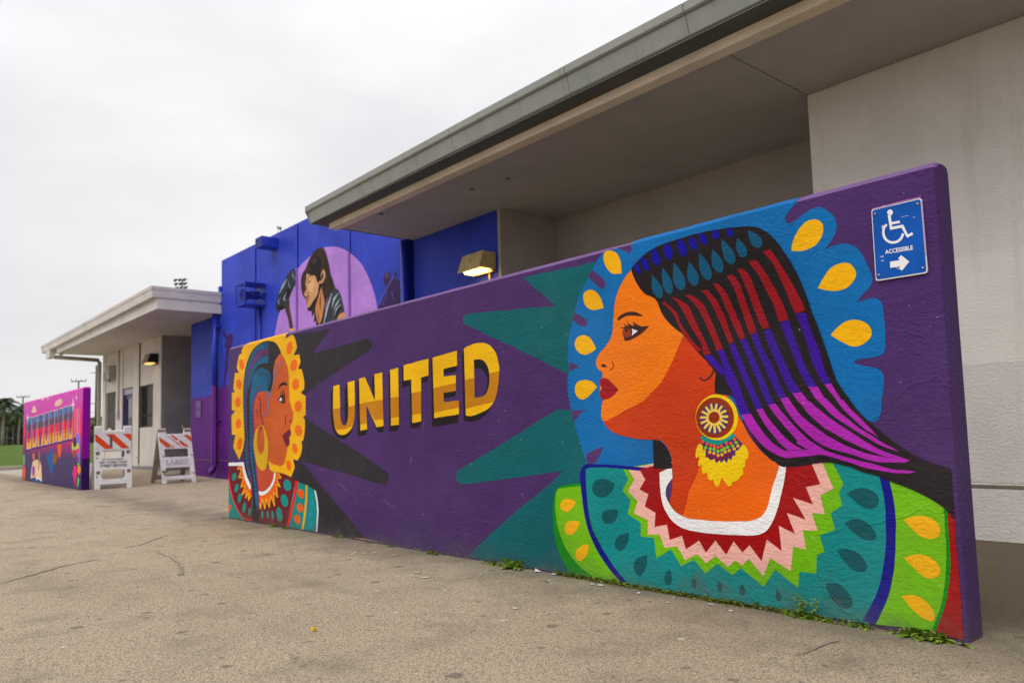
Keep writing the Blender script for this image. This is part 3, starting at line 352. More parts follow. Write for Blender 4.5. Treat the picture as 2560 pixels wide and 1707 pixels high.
main;right;dress_drop;dspot;4.04;1;;-1895,97! -1875,67 -1884,49 -1898,49 -1905,69
main;right;dress_drop;dspot;4.06;1;;-1555,530! -1508,550 -1464,552 -1426,525 -1428,489 -1458,471 -1498,481
main;right;dress_drop;dspot;4.08;1;;-1572,407! -1524,427 -1480,417 -1446,380 -1448,351 -1485,345 -1528,367
main;right;dress_drop;dspot;4.1;1;;-1612,293! -1562,302 -1518,288 -1491,254 -1496,221 -1537,217 -1581,249
main;right;dress_drop;dspot;4.12;1;;-1669,150! -1617,156 -1573,125 -1557,88 -1570,64 -1608,62 -1652,100
main;right;trim;navyd;5.14;1;;-3041,629 -2936,633 -2739,627 -2555,618 -2470,615! -2504,596 -2647,602 -2778,611 -2917,617 -3010,613 -3038,603! -3040,540 -3031,404 -3010,299 -2958,207 -2882,118 -2760,12! -2810,12! -2922,107 -2999,203 -3046,305 -3068,410 -3083,539 -3077,593
main;right;sleeve_edge;green;2.76;1;;-3080,526! -3233,507 -3280,478 -3313,373 -3309,231 -3274,124 -3210,38 -3166,12! -2968,12! -2952,318
main;right;sleeve;lime;4;1;;-3081,512! -3211,496 -3268,482 -3289,414 -3283,296 -3247,205 -3195,132 -3111,64 -2993,12! -2810,12! -2922,107 -2999,203 -3046,305 -3068,410
main;right;sleeve_petal;halo_y;5.02;1;;-3121,421! -3144,390 -3195,360 -3234,366 -3250,393 -3226,425 -3180,435
main;right;sleeve_petal;halo_y;5.04;1;;-3096,311! -3123,261 -3173,233 -3212,239 -3220,265 -3204,298 -3153,313
main;right;sleeve_petal;halo_y;5.06;1;;-3034,192! -3043,146 -3088,101 -3131,100 -3140,133 -3111,167 -3073,185
main;right;trim;navyd;5.08;1;;-1416,611! -1377,590! -1362,478 -1367,351 -1387,209 -1421,107 -1470,14! -1519,23! -1463,122 -1428,219 -1405,348 -1399,504
main;right;sleeve;lime;4.1;1;;-1378,597! -1301,565 -1237,532 -1180,494! -1182,354 -1192,246 -1212,137 -1252,21! -1311,26 -1470,14! -1421,107 -1387,209 -1367,351 -1365,478
main;right;sleeve_edge;green;5.12;1;;-1183,491! -1172,481! -1170,368 -1176,248 -1200,132 -1243,19! -1255,25! -1212,137 -1192,246 -1182,354
main;right;cuff;dred;4.14;1;;-1173,488! -1146,447! -1146,293 -1146,162 -1146,12! -1166,12! -1246,18! -1200,132 -1176,248 -1170,368
main;right;sleeve_petal;halo_y;5.16;1;;-1332,436! -1288,454 -1242,452 -1208,432 -1198,406 -1208,382 -1241,370 -1280,383
main;right;sleeve_petal;halo_y;5;1;;-1340,288! -1298,306 -1252,305 -1221,283 -1208,257 -1222,230 -1258,221 -1296,244
main;right;sleeve_petal;halo_y;5.02;1;;-1361,141! -1315,151 -1277,138 -1249,111 -1240,79 -1253,61 -1288,69 -1326,100
main;right;face;skin;7.04;1;;-2646,1663! -2694,1627 -2742,1572 -2771,1513 -2782,1466 -2790,1397 -2805,1329 -2840,1284 -2898,1241 -2927,1201 -2925,1173 -2903,1146 -2882,1132 -2886,1103 -2902,1079 -2905,1017 -2878,985 -2891,971 -2901,934 -2905,889 -2889,865 -2856,827 -2798,796 -2712,777 -2620,765 -2547,762 -2495,753 -2454,707 -2439,666 -2436,598 -2448,502 -2464,450 -2428,408 -2388,386 -2315,374 -2121,377 -2012,388 -1954,410 -1917,461 -1892,535 -1848,640! -1897,670 -1949,719 -1989,770 -2028,840 -2088,952 -2140,991! -2121,1075! -2168,1134 -2259,1211 -2330,1295 -2405,1349 -2450,1407 -2479,1484 -2560,1529 -2608,1591
main;right;face_light;skinh;8.06;1;;-2646,1662! -2694,1626 -2742,1571 -2770,1513 -2781,1466 -2789,1397 -2804,1329 -2839,1283 -2898,1240 -2926,1200 -2924,1172 -2902,1146 -2881,1132 -2886,1102 -2901,1079 -2904,1017 -2878,985 -2890,971 -2900,934 -2904,889 -2886,864! -2803,889 -2724,923 -2628,951 -2553,997 -2616,968 -2538,1009 -2478,1057 -2417,1137 -2365,1222 -2331,1276! -2405,1349 -2450,1407 -2479,1484 -2560,1529 -2608,1591
main;right;neck_light;skinc;8.08;1;;-2276,627! -2291,587 -2339,513 -2360,445 -2388,386! -2315,374 -2121,377 -2012,388 -1954,410 -1917,461 -1892,535 -1848,640! -1897,670 -1949,719 -1989,770 -2028,840 -2062,886! -2140,694
main;right;neck_shade;black;8.1;1;;-2554,762! -2504,753 -2458,707 -2442,653 -2438,616! -2555,615!
main;right;neck_shade;purple;8.12;1;;-2440,569! -2477,528 -2485,487 -2467,445! -2448,502
main;right;collar;white;9.14;1;;-2519,595! -2519,513 -2504,431 -2456,365 -2383,326 -2239,314 -2030,321 -1952,336 -1908,376 -1870,451 -1837,549 -1816,640! -1849,640! -1892,535 -1917,461 -1954,410 -2012,388 -2121,377 -2315,374 -2396,389 -2453,427 -2484,480 -2477,528 -2438,569! -2438,618! -2474,615!
main;right;hair;black;9.16;1;;-2648,1663 -2620,1689 -2558,1725 -2481,1750 -2343,1762 -2212,1766 -2046,1755 -1918,1733 -1861,1702 -1801,1637 -1762,1571 -1718,1488 -1682,1392 -1653,1293 -1624,1206 -1596,1105 -1569,1011 -1629,1221 -1606,1144 -1588,1073 -1570,1011 -1539,953 -1511,912 -1488,875 -1447,828 -1407,790 -1361,750 -1325,722 -1264,681 -1211,658 -1150,638 -1146,629! -1146,514 -1146,455! -1190,498 -1267,545 -1372,583 -1415,602 -1486,622 -1540,641 -1603,655 -1658,655 -1735,642 -1818,634 -1844,637 -1881,666 -1919,698 -1909,686 -1957,745 -1994,816 -2038,888 -2052,931 -2083,966 -2133,971 -2164,980 -2165,1024 -2156,1073 -2161,1083 -2182,1109 -2232,1163 -2260,1192 -2331,1276 -2406,1336 -2459,1402 -2496,1479 -2561,1516 -2617,1586
main;right;hair_feather;navy;10;1;;-2590,1661 -2586,1641 -2592,1629 -2604,1632 -2618,1647 -2626,1668 -2625,1685 -2615,1690 -2601,1680
main;right;hair_feather;navy;10.02;1;;-2532,1679 -2525,1653 -2531,1637 -2548,1639 -2568,1658 -2581,1686 -2582,1709 -2569,1716 -2550,1704
main;right;hair_feather;navy;10.04;1;;-2457,1699 -2454,1669 -2466,1652 -2485,1657 -2505,1680 -2514,1712 -2510,1737 -2493,1743 -2472,1728
main;right;hair_feather;navy;10.06;1;;-2375,1708 -2377,1680 -2390,1666 -2409,1672 -2425,1696 -2429,1725 -2421,1748 -2403,1752 -2385,1736
main;right;hair_feather;navy;10.08;1;;-2291,1713 -2290,1683 -2301,1667 -2320,1672 -2337,1696 -2345,1727 -2340,1752 -2324,1758 -2305,1742
main;right;hair_feather;navy;10.1;1;;-2229,1723 -2226,1700 -2234,1687 -2250,1689 -2266,1707 -2275,1731 -2272,1751 -2258,1757 -2242,1746
main;right;hair_feather;navy;10.12;1;;-2171,1735 -2167,1714 -2173,1701 -2188,1702 -2203,1717 -2213,1739 -2212,1757 -2201,1763 -2185,1755
main;right;hair_feather;navy;10.14;1;;-2097,1736 -2100,1721 -2110,1714 -2124,1717 -2134,1730 -2137,1747 -2130,1759 -2117,1761 -2104,1752
main;right;hair_feather;navy;10.16;1;;-2021,1728 -2024,1714 -2035,1708 -2047,1712 -2055,1725 -2056,1740 -2048,1750 -2036,1751 -2026,1742
main;right;hair_feather;tealf;10;1;;-2511,1611! -2481,1578 -2453,1539 -2446,1507 -2454,1485 -2473,1482 -2496,1500 -2513,1531 -2515,1574
main;right;hair_feather;tealf;10.02;1;;-2442,1637! -2413,1599 -2388,1555 -2382,1520 -2391,1497 -2409,1495 -2431,1516 -2446,1550 -2448,1597
main;right;hair_feather;tealf;10.04;1;;-2370,1650! -2338,1611 -2311,1566 -2305,1530 -2316,1505 -2337,1503 -2362,1525 -2378,1560 -2377,1608
main;right;hair_feather;tealf;10.06;1;;-2278,1636! -2252,1603 -2229,1564 -2226,1534 -2238,1513 -2258,1512 -2279,1531 -2292,1561 -2288,1602
main;right;hair_feather;tealf;10.08;1;;-2215,1667! -2185,1631 -2157,1587 -2150,1552 -2158,1528 -2176,1526 -2200,1546 -2216,1580 -2219,1627
main;right;hair_feather;tealf;10.1;1;;-2140,1671! -2112,1641 -2087,1604 -2082,1574 -2090,1553 -2109,1551 -2130,1567 -2145,1596 -2146,1637
main;right;hair_feather;tealf;10.12;1;;-2085,1709! -2054,1677 -2025,1638 -2016,1605 -2022,1582 -2039,1578 -2062,1595 -2080,1626 -2086,1670
main;right;hair_feather;tealf;10.14;1;;-2000,1698! -1977,1673 -1956,1643 -1952,1618 -1960,1601 -1977,1599 -1995,1613 -2007,1637 -2007,1670
main;right;hair_feather;tealf;10.16;1;;-1943,1721! -1913,1703 -1884,1679 -1873,1655 -1876,1636 -1890,1629 -1912,1637 -1930,1657 -1940,1690
main;right;hair_strand;hred;10;1;;-1873,1610! -1826,1542 -1793,1467 -1766,1394 -1740,1322 -1731,1302! -1687,1310! -1694,1338 -1723,1404 -1755,1472 -1794,1542 -1835,1608!
main;right;hair_strand;hpur;10.1;1;;-1730,1301! -1707,1235 -1684,1152 -1661,1070 -1631,1002 -1619,985! -1587,986! -1593,999 -1615,1049 -1632,1129 -1662,1212 -1684,1300!
main;right;hair_strand;hmag;10.2;1;;-1619,985! -1576,925 -1571,915 -1540,873 -1498,830 -1457,791 -1408,760! -1443,801 -1479,842 -1513,876 -1541,914 -1550,915 -1587,986!
main;right;hair_strand;hred;10.3;1;;-1951,1577! -1905,1510 -1871,1439 -1842,1376 -1826,1328 -1811,1277! -1764,1282! -1779,1333 -1798,1376 -1826,1438 -1866,1509 -1908,1575!
main;right;hair_strand;hpur;10.4;1;;-1807,1272! -1782,1198 -1757,1132 -1733,1058 -1712,1012 -1691,978! -1651,977! -1670,1009 -1695,1055 -1719,1129 -1745,1212 -1765,1280!
main;right;hair_strand;hmag;10.5;1;;-1691,978! -1661,925 -1655,920 -1605,865 -1543,815 -1472,770 -1400,726 -1326,699! -1389,736 -1450,776 -1506,817 -1566,871 -1608,917 -1624,932 -1651,977!
main;right;hair_strand;hred;10.6;1;;-2010,1552! -1986,1500 -1957,1423 -1934,1354 -1912,1292 -1895,1255! -1859,1257! -1873,1299 -1895,1361 -1917,1429 -1945,1505 -1976,1546!
main;right;hair_strand;hpur;10.7;1;;-1890,1247! -1869,1175 -1838,1099 -1812,1033 -1782,972 -1766,955! -1725,957! -1738,978 -1764,1025 -1798,1104 -1828,1180 -1854,1252!
main;right;hair_strand;hmag;10.8;1;;-1766,955! -1729,898 -1742,924 -1697,861 -1629,802 -1533,745 -1444,705 -1382,682 -1294,667! -1338,684 -1415,715 -1495,766 -1574,819 -1644,874 -1691,921 -1686,909 -1725,957!
main;right;hair_strand;hred;10;1;;-2070,1529! -2035,1471 -2012,1401 -1989,1332 -1972,1270 -1958,1236! -1928,1244! -1933,1272 -1955,1339 -1978,1408 -2001,1478 -2032,1526!
main;right;hair_strand;hpur;10.1;1;;-1956,1234! -1936,1173 -1904,1100 -1877,1033 -1846,962 -1828,934! -1791,940! -1811,969 -1832,1025 -1863,1101 -1900,1174 -1924,1242!
main;right;hair_strand;hmag;10.2;1;;-1828,934! -1788,873 -1826,928 -1791,868 -1733,801 -1649,731 -1536,694 -1429,662 -1312,658! -1294,666 -1379,680 -1481,701 -1582,746 -1668,803 -1741,866 -1779,926 -1758,890 -1791,940!
main;right;hair_strand;hred;10.3;1;;-2146,1505! -2107,1440 -2076,1362 -2046,1291 -2022,1234 -2013,1218! -1989,1225! -1991,1243 -2011,1299 -2041,1369 -2072,1441 -2114,1497!
main;right;hair_strand;hpur;10.4;1;;-2016,1219! -1990,1155 -1958,1072 -1930,1009 -1904,938 -1887,909! -1852,915! -1868,936 -1894,1011 -1921,1073 -1955,1156 -1983,1221!
main;right;hair_strand;hmag;10.5;1;;-1887,909! -1848,853 -1802,798 -1757,748 -1762,740 -1706,709! -1635,709! -1696,747 -1718,765 -1772,819 -1813,865 -1852,915!
main;right;hair_strand;hred;10.6;1;;-2214,1481! -2166,1418 -2127,1338 -2096,1261 -2072,1204! -2047,1216! -2068,1270 -2091,1346 -2130,1419 -2180,1479!
main;right;hair_strand;hpur;10.7;1;;-2072,1199! -2046,1126 -2023,1062 -1990,985 -1967,927 -1950,891! -1916,895! -1930,934 -1957,992 -1985,1060 -2013,1128 -2044,1208!
main;right;hair_strand;hmag;10.8;1;;-1950,891! -1915,832 -1873,776 -1826,726 -1798,703! -1735,712! -1791,744 -1837,789 -1888,850 -1916,895!
main;right;hair_strand;hred;10;1;;-2311,1474! -2262,1426 -2220,1363 -2181,1277 -2156,1219 -2144,1178! -2108,1186! -2120,1215 -2145,1279 -2177,1357 -2217,1425 -2274,1469!
main;right;hair_strand;hpur;10.1;1;;-2141,1181! -2114,1108 -2106,1049 -2076,990 -2053,922 -2026,871! -1978,874! -2004,924 -2024,987 -2045,1045 -2075,1105 -2104,1184!
main;right;hair_strand;hmag;10.2;1;;-2026,871! -1995,811 -1946,750 -1892,704 -1824,675 -1761,677 -1649,690! -1647,712! -1731,710 -1803,703 -1856,726 -1904,768 -1947,824 -1978,874!
main;right;hair_strand;hred;10.3;1;;-2394,1477! -2346,1425 -2311,1362 -2269,1287 -2228,1220 -2220,1166! -2177,1168! -2193,1204 -2225,1276 -2265,1356 -2292,1417 -2367,1467!
main;right;hair_strand;hpur;10.4;1;;-2217,1162! -2171,1108 -2122,1060! -2103,1073! -2136,1120 -2176,1164!
main;right;hair_strand;hred;10.5;1;;-2456,1457! -2395,1399 -2366,1344 -2331,1282 -2288,1226 -2249,1185! -2226,1192! -2269,1231 -2311,1286 -2347,1341 -2371,1399 -2440,1458!
main;right;hair_strand;hmag;11.02;1;;-1708,709! -1650,711 -1593,694 -1519,671 -1430,651 -1362,632 -1270,624! -1312,615 -1397,622 -1484,642 -1575,670 -1644,689 -1675,688!
main;right;eyebrow;browL;9.14;1;;-2761,1411 -2755,1418 -2733,1431 -2697,1438 -2658,1438 -2620,1428 -2581,1407! -2604,1407 -2645,1416 -2683,1420 -2719,1415 -2745,1405 -2756,1404
main;right;eye;browL;9.16;1;;-2742,1363! -2715,1361 -2708,1361 -2718,1388! -2707,1375 -2697,1367! -2686,1365! -2693,1398! -2685,1382 -2672,1371 -2644,1360! -2655,1389! -2643,1377 -2630,1369 -2603,1355 -2573,1350 -2544,1349! -2574,1328 -2609,1310 -2651,1296 -2697,1287 -2717,1291! -2715,1297 -2726,1323 -2726,1343 -2717,1355 -2740,1360!
main;right;iris;iris2;10;1;;-2665,1326 -2671,1312 -2687,1305 -2706,1307 -2721,1318 -2726,1333 -2719,1347 -2703,1355 -2685,1352 -2670,1341
main;right;pupil;browL;10.32;1;;-2687,1343 -2689,1338 -2694,1335 -2701,1336 -2706,1340 -2708,1346 -2705,1351 -2700,1354 -2693,1353 -2688,1349
main;right;eye_white;white;10.34;1;;-2661,1347! -2621,1332! -2664,1310! -2658,1329
main;right;nostril;browL;9.06;1;;-2890,1168 -2880,1178 -2860,1174 -2848,1159! -2861,1160 -2881,1162
main;right;nose_line;browL;9.08;0;;-2815,1187 -2812,1184 -2809,1180 -2805,1175 -2803,1170 -2803,1166 -2804,1161 -2805,1157 -2808,1153 -2812,1149 -2817,1146 -2822,1143 -2826,1140 -2823,1137 -2819,1139 -2813,1142 -2808,1146 -2803,1150 -2800,1155 -2798,1160 -2798,1166 -2798,1171 -2800,1176 -2804,1182 -2808,1186 -2810,1189
main;right;lips;lip;9.1;1;;-2891,1101 -2849,1096 -2809,1066 -2770,1032! -2817,997 -2883,983 -2906,1002 -2907,1030 -2887,1047! -2903,1065 -2901,1090
main;right;lip_line;black;9.62;0;;-2888,1045 -2879,1042 -2865,1038 -2850,1034 -2834,1031 -2817,1030 -2798,1030 -2782,1031 -2770,1031 -2770,1034 -2782,1034 -2799,1033 -2817,1033 -2834,1034 -2849,1037 -2864,1041 -2877,1045 -2887,1048
main;right;ear_line;browL;9.14;0;;-2168,1104 -2170,1098 -2172,1090 -2175,1082 -2179,1075 -2184,1069 -2190,1063 -2197,1058 -2204,1054 -2211,1051 -2218,1049 -2225,1048 -2230,1049 -2234,1051 -2238,1055 -2242,1059 -2245,1062 -2252,1058 -2249,1055 -2245,1050 -2239,1045 -2232,1042 -2224,1041 -2216,1042 -2207,1044 -2199,1047 -2191,1052 -2184,1058 -2177,1064 -2171,1071 -2167,1079 -2163,1088 -2161,1096 -2160,1102
main;earring;earring;ering;10.16;1;;-2045,860 -2056,819 -2083,785 -2122,763 -2167,755 -2212,764 -2250,788 -2275,825 -2282,868 -2270,910 -2241,944 -2201,966 -2155,972 -2110,961 -2074,936 -2052,901
main;earring;earring_ring;ebr;10.3;1;;-2067,858 -2077,822 -2101,792 -2136,772 -2177,765 -2217,773 -2251,795 -2273,827 -2280,866 -2269,903 -2243,934 -2207,954 -2166,959 -2126,950 -2093,927 -2073,895
main;earring;earring_disc;epur;10.62;1;;-2095,856 -2103,828 -2121,805 -2148,790 -2179,785 -2210,792 -2236,808 -2253,832 -2257,861 -2249,889 -2230,912 -2202,927 -2171,931 -2140,924 -2115,907 -2099,883
main;earring;earring_sun;ecream;10.94;1;;-2131,862 -2139,842 -2155,829 -2178,824 -2200,830 -2216,845 -2221,865 -2213,884 -2196,898 -2173,902 -2152,896 -2136,881
main;earring;earring_ray;ecream;11.06;0;;-2161,891 -2159,898 -2156,909 -2153,919 -2151,926 -2164,929 -2166,922 -2169,911 -2172,901 -2174,894
main;earring;earring_ray;ecream;11.08;0;;-2149,884 -2144,889 -2136,898 -2129,906 -2123,912 -2133,918 -2139,913 -2146,905 -2154,896 -2159,890
main;earring;earring_ray;ecream;11.1;0;;-2142,873 -2134,876 -2123,881 -2112,885 -2104,888 -2110,898 -2118,895 -2129,890 -2140,886 -2148,882
main;earring;earring_ray;ecream;11.12;0;;-2141,860 -2132,860 -2119,860 -2106,860 -2098,861 -2098,872 -2106,872 -2119,871 -2132,871 -2141,871
main;earring;earring_ray;ecream;11.14;0;;-2145,847 -2136,844 -2124,840 -2112,835 -2104,833 -2099,843 -2107,846 -2119,850 -2131,854 -2140,857
main;earring;earring_ray;ecream;11.16;0;;-2155,838 -2148,832 -2139,823 -2129,815 -2123,809 -2113,816 -2120,822 -2129,831 -2139,839 -2145,845
main;earring;earring_ray;ecream;11;0;;-2168,831 -2165,824 -2160,813 -2154,801 -2151,794 -2139,798 -2142,806 -2147,817 -2152,828 -2156,836
main;earring;earring_ray;ecream;11.02;0;;-2183,831 -2183,822 -2183,810 -2183,798 -2183,789 -2170,789 -2170,798 -2170,810 -2170,823 -2170,831
main;earring;earring_ray;ecream;11.04;0;;-2197,836 -2200,828 -2206,816 -2211,805 -2215,797 -2203,793 -2199,801 -2194,812 -2188,824 -2184,832
main;earring;earring_ray;ecream;11.06;0;;-2208,845 -2214,839 -2224,831 -2234,822 -2240,816 -2230,808 -2224,814 -2214,823 -2205,832 -2198,838
main;earring;earring_ray;ecream;11.08;0;;-2212,858 -2221,855 -2233,850 -2246,846 -2255,843 -2250,832 -2241,835 -2228,840 -2216,844 -2207,847
main;earring;earring_ray;ecream;11.1;0;;-2211,871 -2220,871 -2233,872 -2246,872 -2255,872 -2256,861 -2247,861 -2233,860 -2220,860 -2212,860
main;earring;earring_ray;ecream;11.12;0;;-2203,883 -2211,886 -2222,891 -2233,896 -2241,900 -2247,890 -2240,886 -2228,881 -2217,876 -2210,873
main;earring;earring_ray;ecream;11.14;0;;-2191,891 -2196,896 -2203,905 -2211,914 -2216,919 -2227,913 -2222,907 -2214,898 -2207,890 -2202,884
main;earring;earring_ray;ecream;11.16;0;;-2176,894 -2178,901 -2180,911 -2182,922 -2184,929 -2197,927 -2195,920 -2193,909 -2191,899 -2189,891
main;earring;earring_boss;ebr;11.2;1;;-2145,862 -2150,848 -2162,839 -2178,835 -2193,840 -2204,850 -2208,864 -2203,878 -2191,888 -2175,891 -2159,886 -2148,876
main;earring;earring_tassel;ering;9.42;1;;-2250,734 -2269,739 -2282,724 -2292,700 -2294,675 -2286,669 -2271,682! -2276,658 -2282,636 -2275,631 -2260,638! -2261,611 -2254,596 -2231,602! -2228,578 -2215,565 -2199,571! -2193,547 -2179,537 -2164,548 -2156,570 -2149,582! -2138,561 -2120,544 -2103,543 -2093,562! -2075,564 -2058,577 -2049,589! -2035,599 -2034,615 -2035,627! -2022,634 -2020,662! -2007,669 -2001,690 -2007,714 -2019,730 -2036,737 -2067,747 -2178,760
main;earring;earring_beads;epur;9.74;0;;-2252,778 -2178,753 -2081,784 -2029,736 -2053,709 -2069,702 -2071,680 -2084,683 -2095,660 -2108,671 -2119,648 -2132,664 -2151,649 -2158,661 -2177,647 -2186,668 -2208,660 -2226,675 -2236,672 -2234,704 -2253,700 -2249,724 -2260,744
main;earring;earring_beads;bteal;9.96;0;;-2260,766 -2257,763 -2251,758 -2244,753 -2236,749 -2228,745 -2221,743 -2213,741 -2204,739 -2195,737 -2185,735 -2173,733 -2161,733 -2150,735 -2139,738 -2128,742 -2117,746 -2103,752 -2088,760 -2074,767 -2065,772 -2076,788 -2085,783 -2099,776 -2113,769 -2126,763 -2136,759 -2146,756 -2154,754 -2162,753 -2170,753 -2179,754 -2189,756 -2198,758 -2206,759 -2212,761 -2218,763 -2223,765 -2229,769 -2235,773 -2240,777 -2244,781
main;earring;earring_bead;bor;10.08;1;;-2239,749 -2243,742 -2252,741 -2258,745 -2258,752 -2251,757 -2243,755
main;earring;earring_bead;bor;10.1;1;;-2214,737 -2218,731 -2226,729 -2233,734 -2232,741 -2225,746 -2217,744
main;earring;earring_bead;bor;10.12;1;;-2191,731 -2195,725 -2203,723 -2210,728 -2209,735 -2202,739 -2194,738
main;earring;earring_bead;bor;10.14;1;;-2173,727 -2177,721 -2185,719 -2191,724 -2191,731 -2184,735 -2176,734
main;earring;earring_bead;bor;10.16;1;;-2153,721 -2157,715 -2165,713 -2172,718 -2171,725 -2164,729 -2156,728
main;earring;earring_bead;bor;10;1;;-2134,727 -2138,721 -2147,719 -2153,724 -2152,731 -2146,735 -2138,734
main;earring;earring_bead;bor;10.02;1;;-2106,740 -2110,734 -2118,732 -2124,737 -2124,744 -2117,748 -2109,746
main;earring;earring_bead;bor;10.04;1;;-2082,741 -2086,735 -2094,733 -2100,738 -2100,745 -2093,749 -2085,747
main;earring;earring_bead;bor;10.06;1;;-2062,759 -2066,752 -2074,751 -2080,755 -2080,762 -2073,767 -2065,765
main;earring;earring_bead;bgr;10.08;1;;-2223,720 -2227,714 -2236,712 -2242,717 -2242,724 -2235,728 -2227,727
main;earring;earring_bead;bgr;10.1;1;;-2198,715 -2202,709 -2210,707 -2216,712 -2216,719 -2209,723 -2201,722
main;earring;earring_bead;bgr;10.12;1;;-2175,712 -2179,706 -2188,704 -2194,709 -2194,716 -2187,720 -2179,719
main;earring;earring_bead;bgr;10.14;1;;-2154,703 -2158,697 -2166,695 -2173,700 -2172,707 -2165,711 -2157,710
main;earring;earring_bead;bgr;10.16;1;;-2133,708 -2137,702 -2145,700 -2151,704 -2151,712 -2144,716 -2136,714
main;earring;earring_bead;bgr;10;1;;-2118,716 -2122,710 -2130,708 -2137,713 -2136,720 -2129,724 -2122,723
main;earring;earring_bead;bgr;10.02;1;;-2100,723 -2104,717 -2112,716 -2118,720 -2118,727 -2111,731 -2103,730
main;earring;earring_bead;bgr;10.04;1;;-2073,728 -2077,722 -2085,720 -2091,725 -2090,732 -2084,736 -2076,734
main;earring;earring_bead;bgr;10.06;1;;-2053,744 -2057,738 -2065,736 -2071,741 -2071,748 -2064,752 -2057,750
main;earring;earring_bead;bye;10.08;1;;-2231,704 -2236,698 -2244,696 -2251,701 -2250,708 -2243,713 -2235,711
main;earring;earring_bead;bye;10.1;1;;-2201,699 -2205,692 -2213,691 -2220,695 -2219,702 -2212,707 -2204,705
main;earring;earring_bead;bye;10.12;1;;-2178,694 -2182,688 -2191,686 -2197,691 -2196,698 -2190,702 -2181,701
main;earring;earring_bead;bye;10.14;1;;-2155,684 -2159,678 -2167,676 -2174,680 -2173,687 -2167,692 -2158,690
main;earring;earring_bead;bye;10.16;1;;-2133,688 -2137,681 -2146,680 -2152,684 -2151,691 -2145,696 -2137,694
main;earring;earring_bead;bye;10;1;;-2115,700 -2119,694 -2127,692 -2133,697 -2133,704 -2126,708 -2118,707
main;earring;earring_bead;bye;10.02;1;;-2093,706 -2097,700 -2105,698 -2111,703 -2110,710 -2104,714 -2096,713
main;earring;earring_bead;bye;10.04;1;;-2065,714 -2069,707 -2077,706 -2083,710 -2082,717 -2076,722 -2068,720
main;earring;earring_bead;bye;10.06;1;;-2045,728 -2049,722 -2057,720 -2063,724 -2062,731 -2056,736 -2048,734
main;earring;earring_bead;bre;10.08;1;;-2205,681 -2209,675 -2218,673 -2224,678 -2224,685 -2217,689 -2209,688
main;earring;earring_bead;bre;10.1;1;;-2181,678 -2185,671 -2193,670 -2199,674 -2199,681 -2192,686 -2184,684
main;earring;earring_bead;bre;10.12;1;;-2157,666 -2161,660 -2169,658 -2176,662 -2175,669 -2168,674 -2160,672
main;earring;earring_bead;bre;10.14;1;;-2133,672 -2137,666 -2145,664 -2151,668 -2151,676 -2144,680 -2136,678
main;earring;earring_bead;bre;10.16;1;;-2108,682 -2112,675 -2120,674 -2126,678 -2126,685 -2119,690 -2111,688
main;earring;earring_bead;bre;10;1;;-2088,689 -2092,683 -2100,681 -2106,685 -2106,692 -2099,697 -2091,695
main;scuff;scuff;112 82 128;1.52;0;;-4789,671 -4793,657 -4800,636 -4802,614 -4804,600 -4801,600 -4797,614 -4789,635 -4788,656 -4786,671
main;scuff;scuff;112 82 128;1.54;0;;-4787,884 -4786,879 -4785,871 -4778,865 -4774,860 -4771,861 -4772,866 -4773,873 -4779,880 -4783,885
main;scuff;scuff;112 82 128;1.56;0;;-5968,447 -5943,444 -5907,439 -5868,432 -5832,423 -5794,409 -5754,392 -5718,375 -5695,363 -5692,365 -5716,376 -5749,394 -5787,413 -5824,428 -5863,437 -5905,442 -5941,446 -5967,449
main;scuff;scuff;112 82 128;1.58;0;;-5216,345 -5176,331 -5119,311 -5061,294 -5021,281 -5020,283 -5058,296 -5114,316 -5174,334 -5215,346
main;scuff;scuff;112 82 128;1.6;0;;-5459,360 -5432,371 -5393,387 -5358,404 -5333,416 -5335,416 -5361,406 -5400,390 -5436,373 -5461,361
main;scuff;scuff;112 82 128;1.62;0;;-4615,927 -4617,908 -4622,880 -4623,853 -4624,834 -4622,834 -4620,853 -4615,880 -4614,908 -4613,927
main;scuff;scuff;112 82 128;1.64;0;;-1146,765 -1146,758 -1146,747 -1146,736 -1146,724 -1146,713 -1146,700 -1146,689 -1146,681 -1146,689 -1146,700 -1146,713 -1146,725 -1146,736 -1146,747 -1146,758 -1146,765
main;scuff;scuff;112 82 128;1.66;0;;-1146,445 -1146,434 -1146,418 -1146,400 -1146,386 -1146,374 -1146,363 -1146,353 -1146,347 -1146,353 -1146,363 -1146,374 -1146,386 -1146,401 -1146,418 -1146,434 -1146,445
main;scuff;scuff;112 82 128;1.5;0;;-1146,498 -1146,497 -1146,496 -1146,497 -1146,504 -1146,512 -1146,520 -1146,526 -1146,521 -1146,513 -1146,505 -1146,500 -1146,498 -1146,497 -1146,498 -1146,499
main;scuff;scuff;112 82 128;1.52;0;;-6353,550 -6281,548 -6178,544 -6077,543 -6009,542 -6009,543 -6076,546 -6177,549 -6281,551 -6353,552
main;scuff;scuff;112 82 128;1.54;0;;-4046,260 -3994,259 -3920,257 -3847,257 -3798,256 -3798,257 -3846,258 -3919,260 -3994,261 -4046,261
main;scuff;scuff;150 120 165;1.56;1;;-1253,1271 -1255,1269 -1258,1270 -1258,1273 -1254,1273
main;scuff;scuff;150 120 165;1.58;1;;-1195,1275 -1197,1273 -1200,1274 -1200,1277 -1197,1277
main;scuff;scuff;150 120 165;1.6;1;;-1182,1180 -1184,1178 -1187,1180 -1187,1182 -1184,1183
main;scuff;scuff;150 120 165;1.62;1;;-1152,1212 -1154,1210 -1157,1211 -1157,1214 -1154,1215
main;scuff;scuff;150 120 165;1.64;1;;-1304,973 -1307,971 -1310,972 -1310,975 -1306,976
main;scuff;scuff;150 120 165;1.66;1;;-1243,1720 -1245,1718 -1248,1719 -1248,1722 -1245,1722
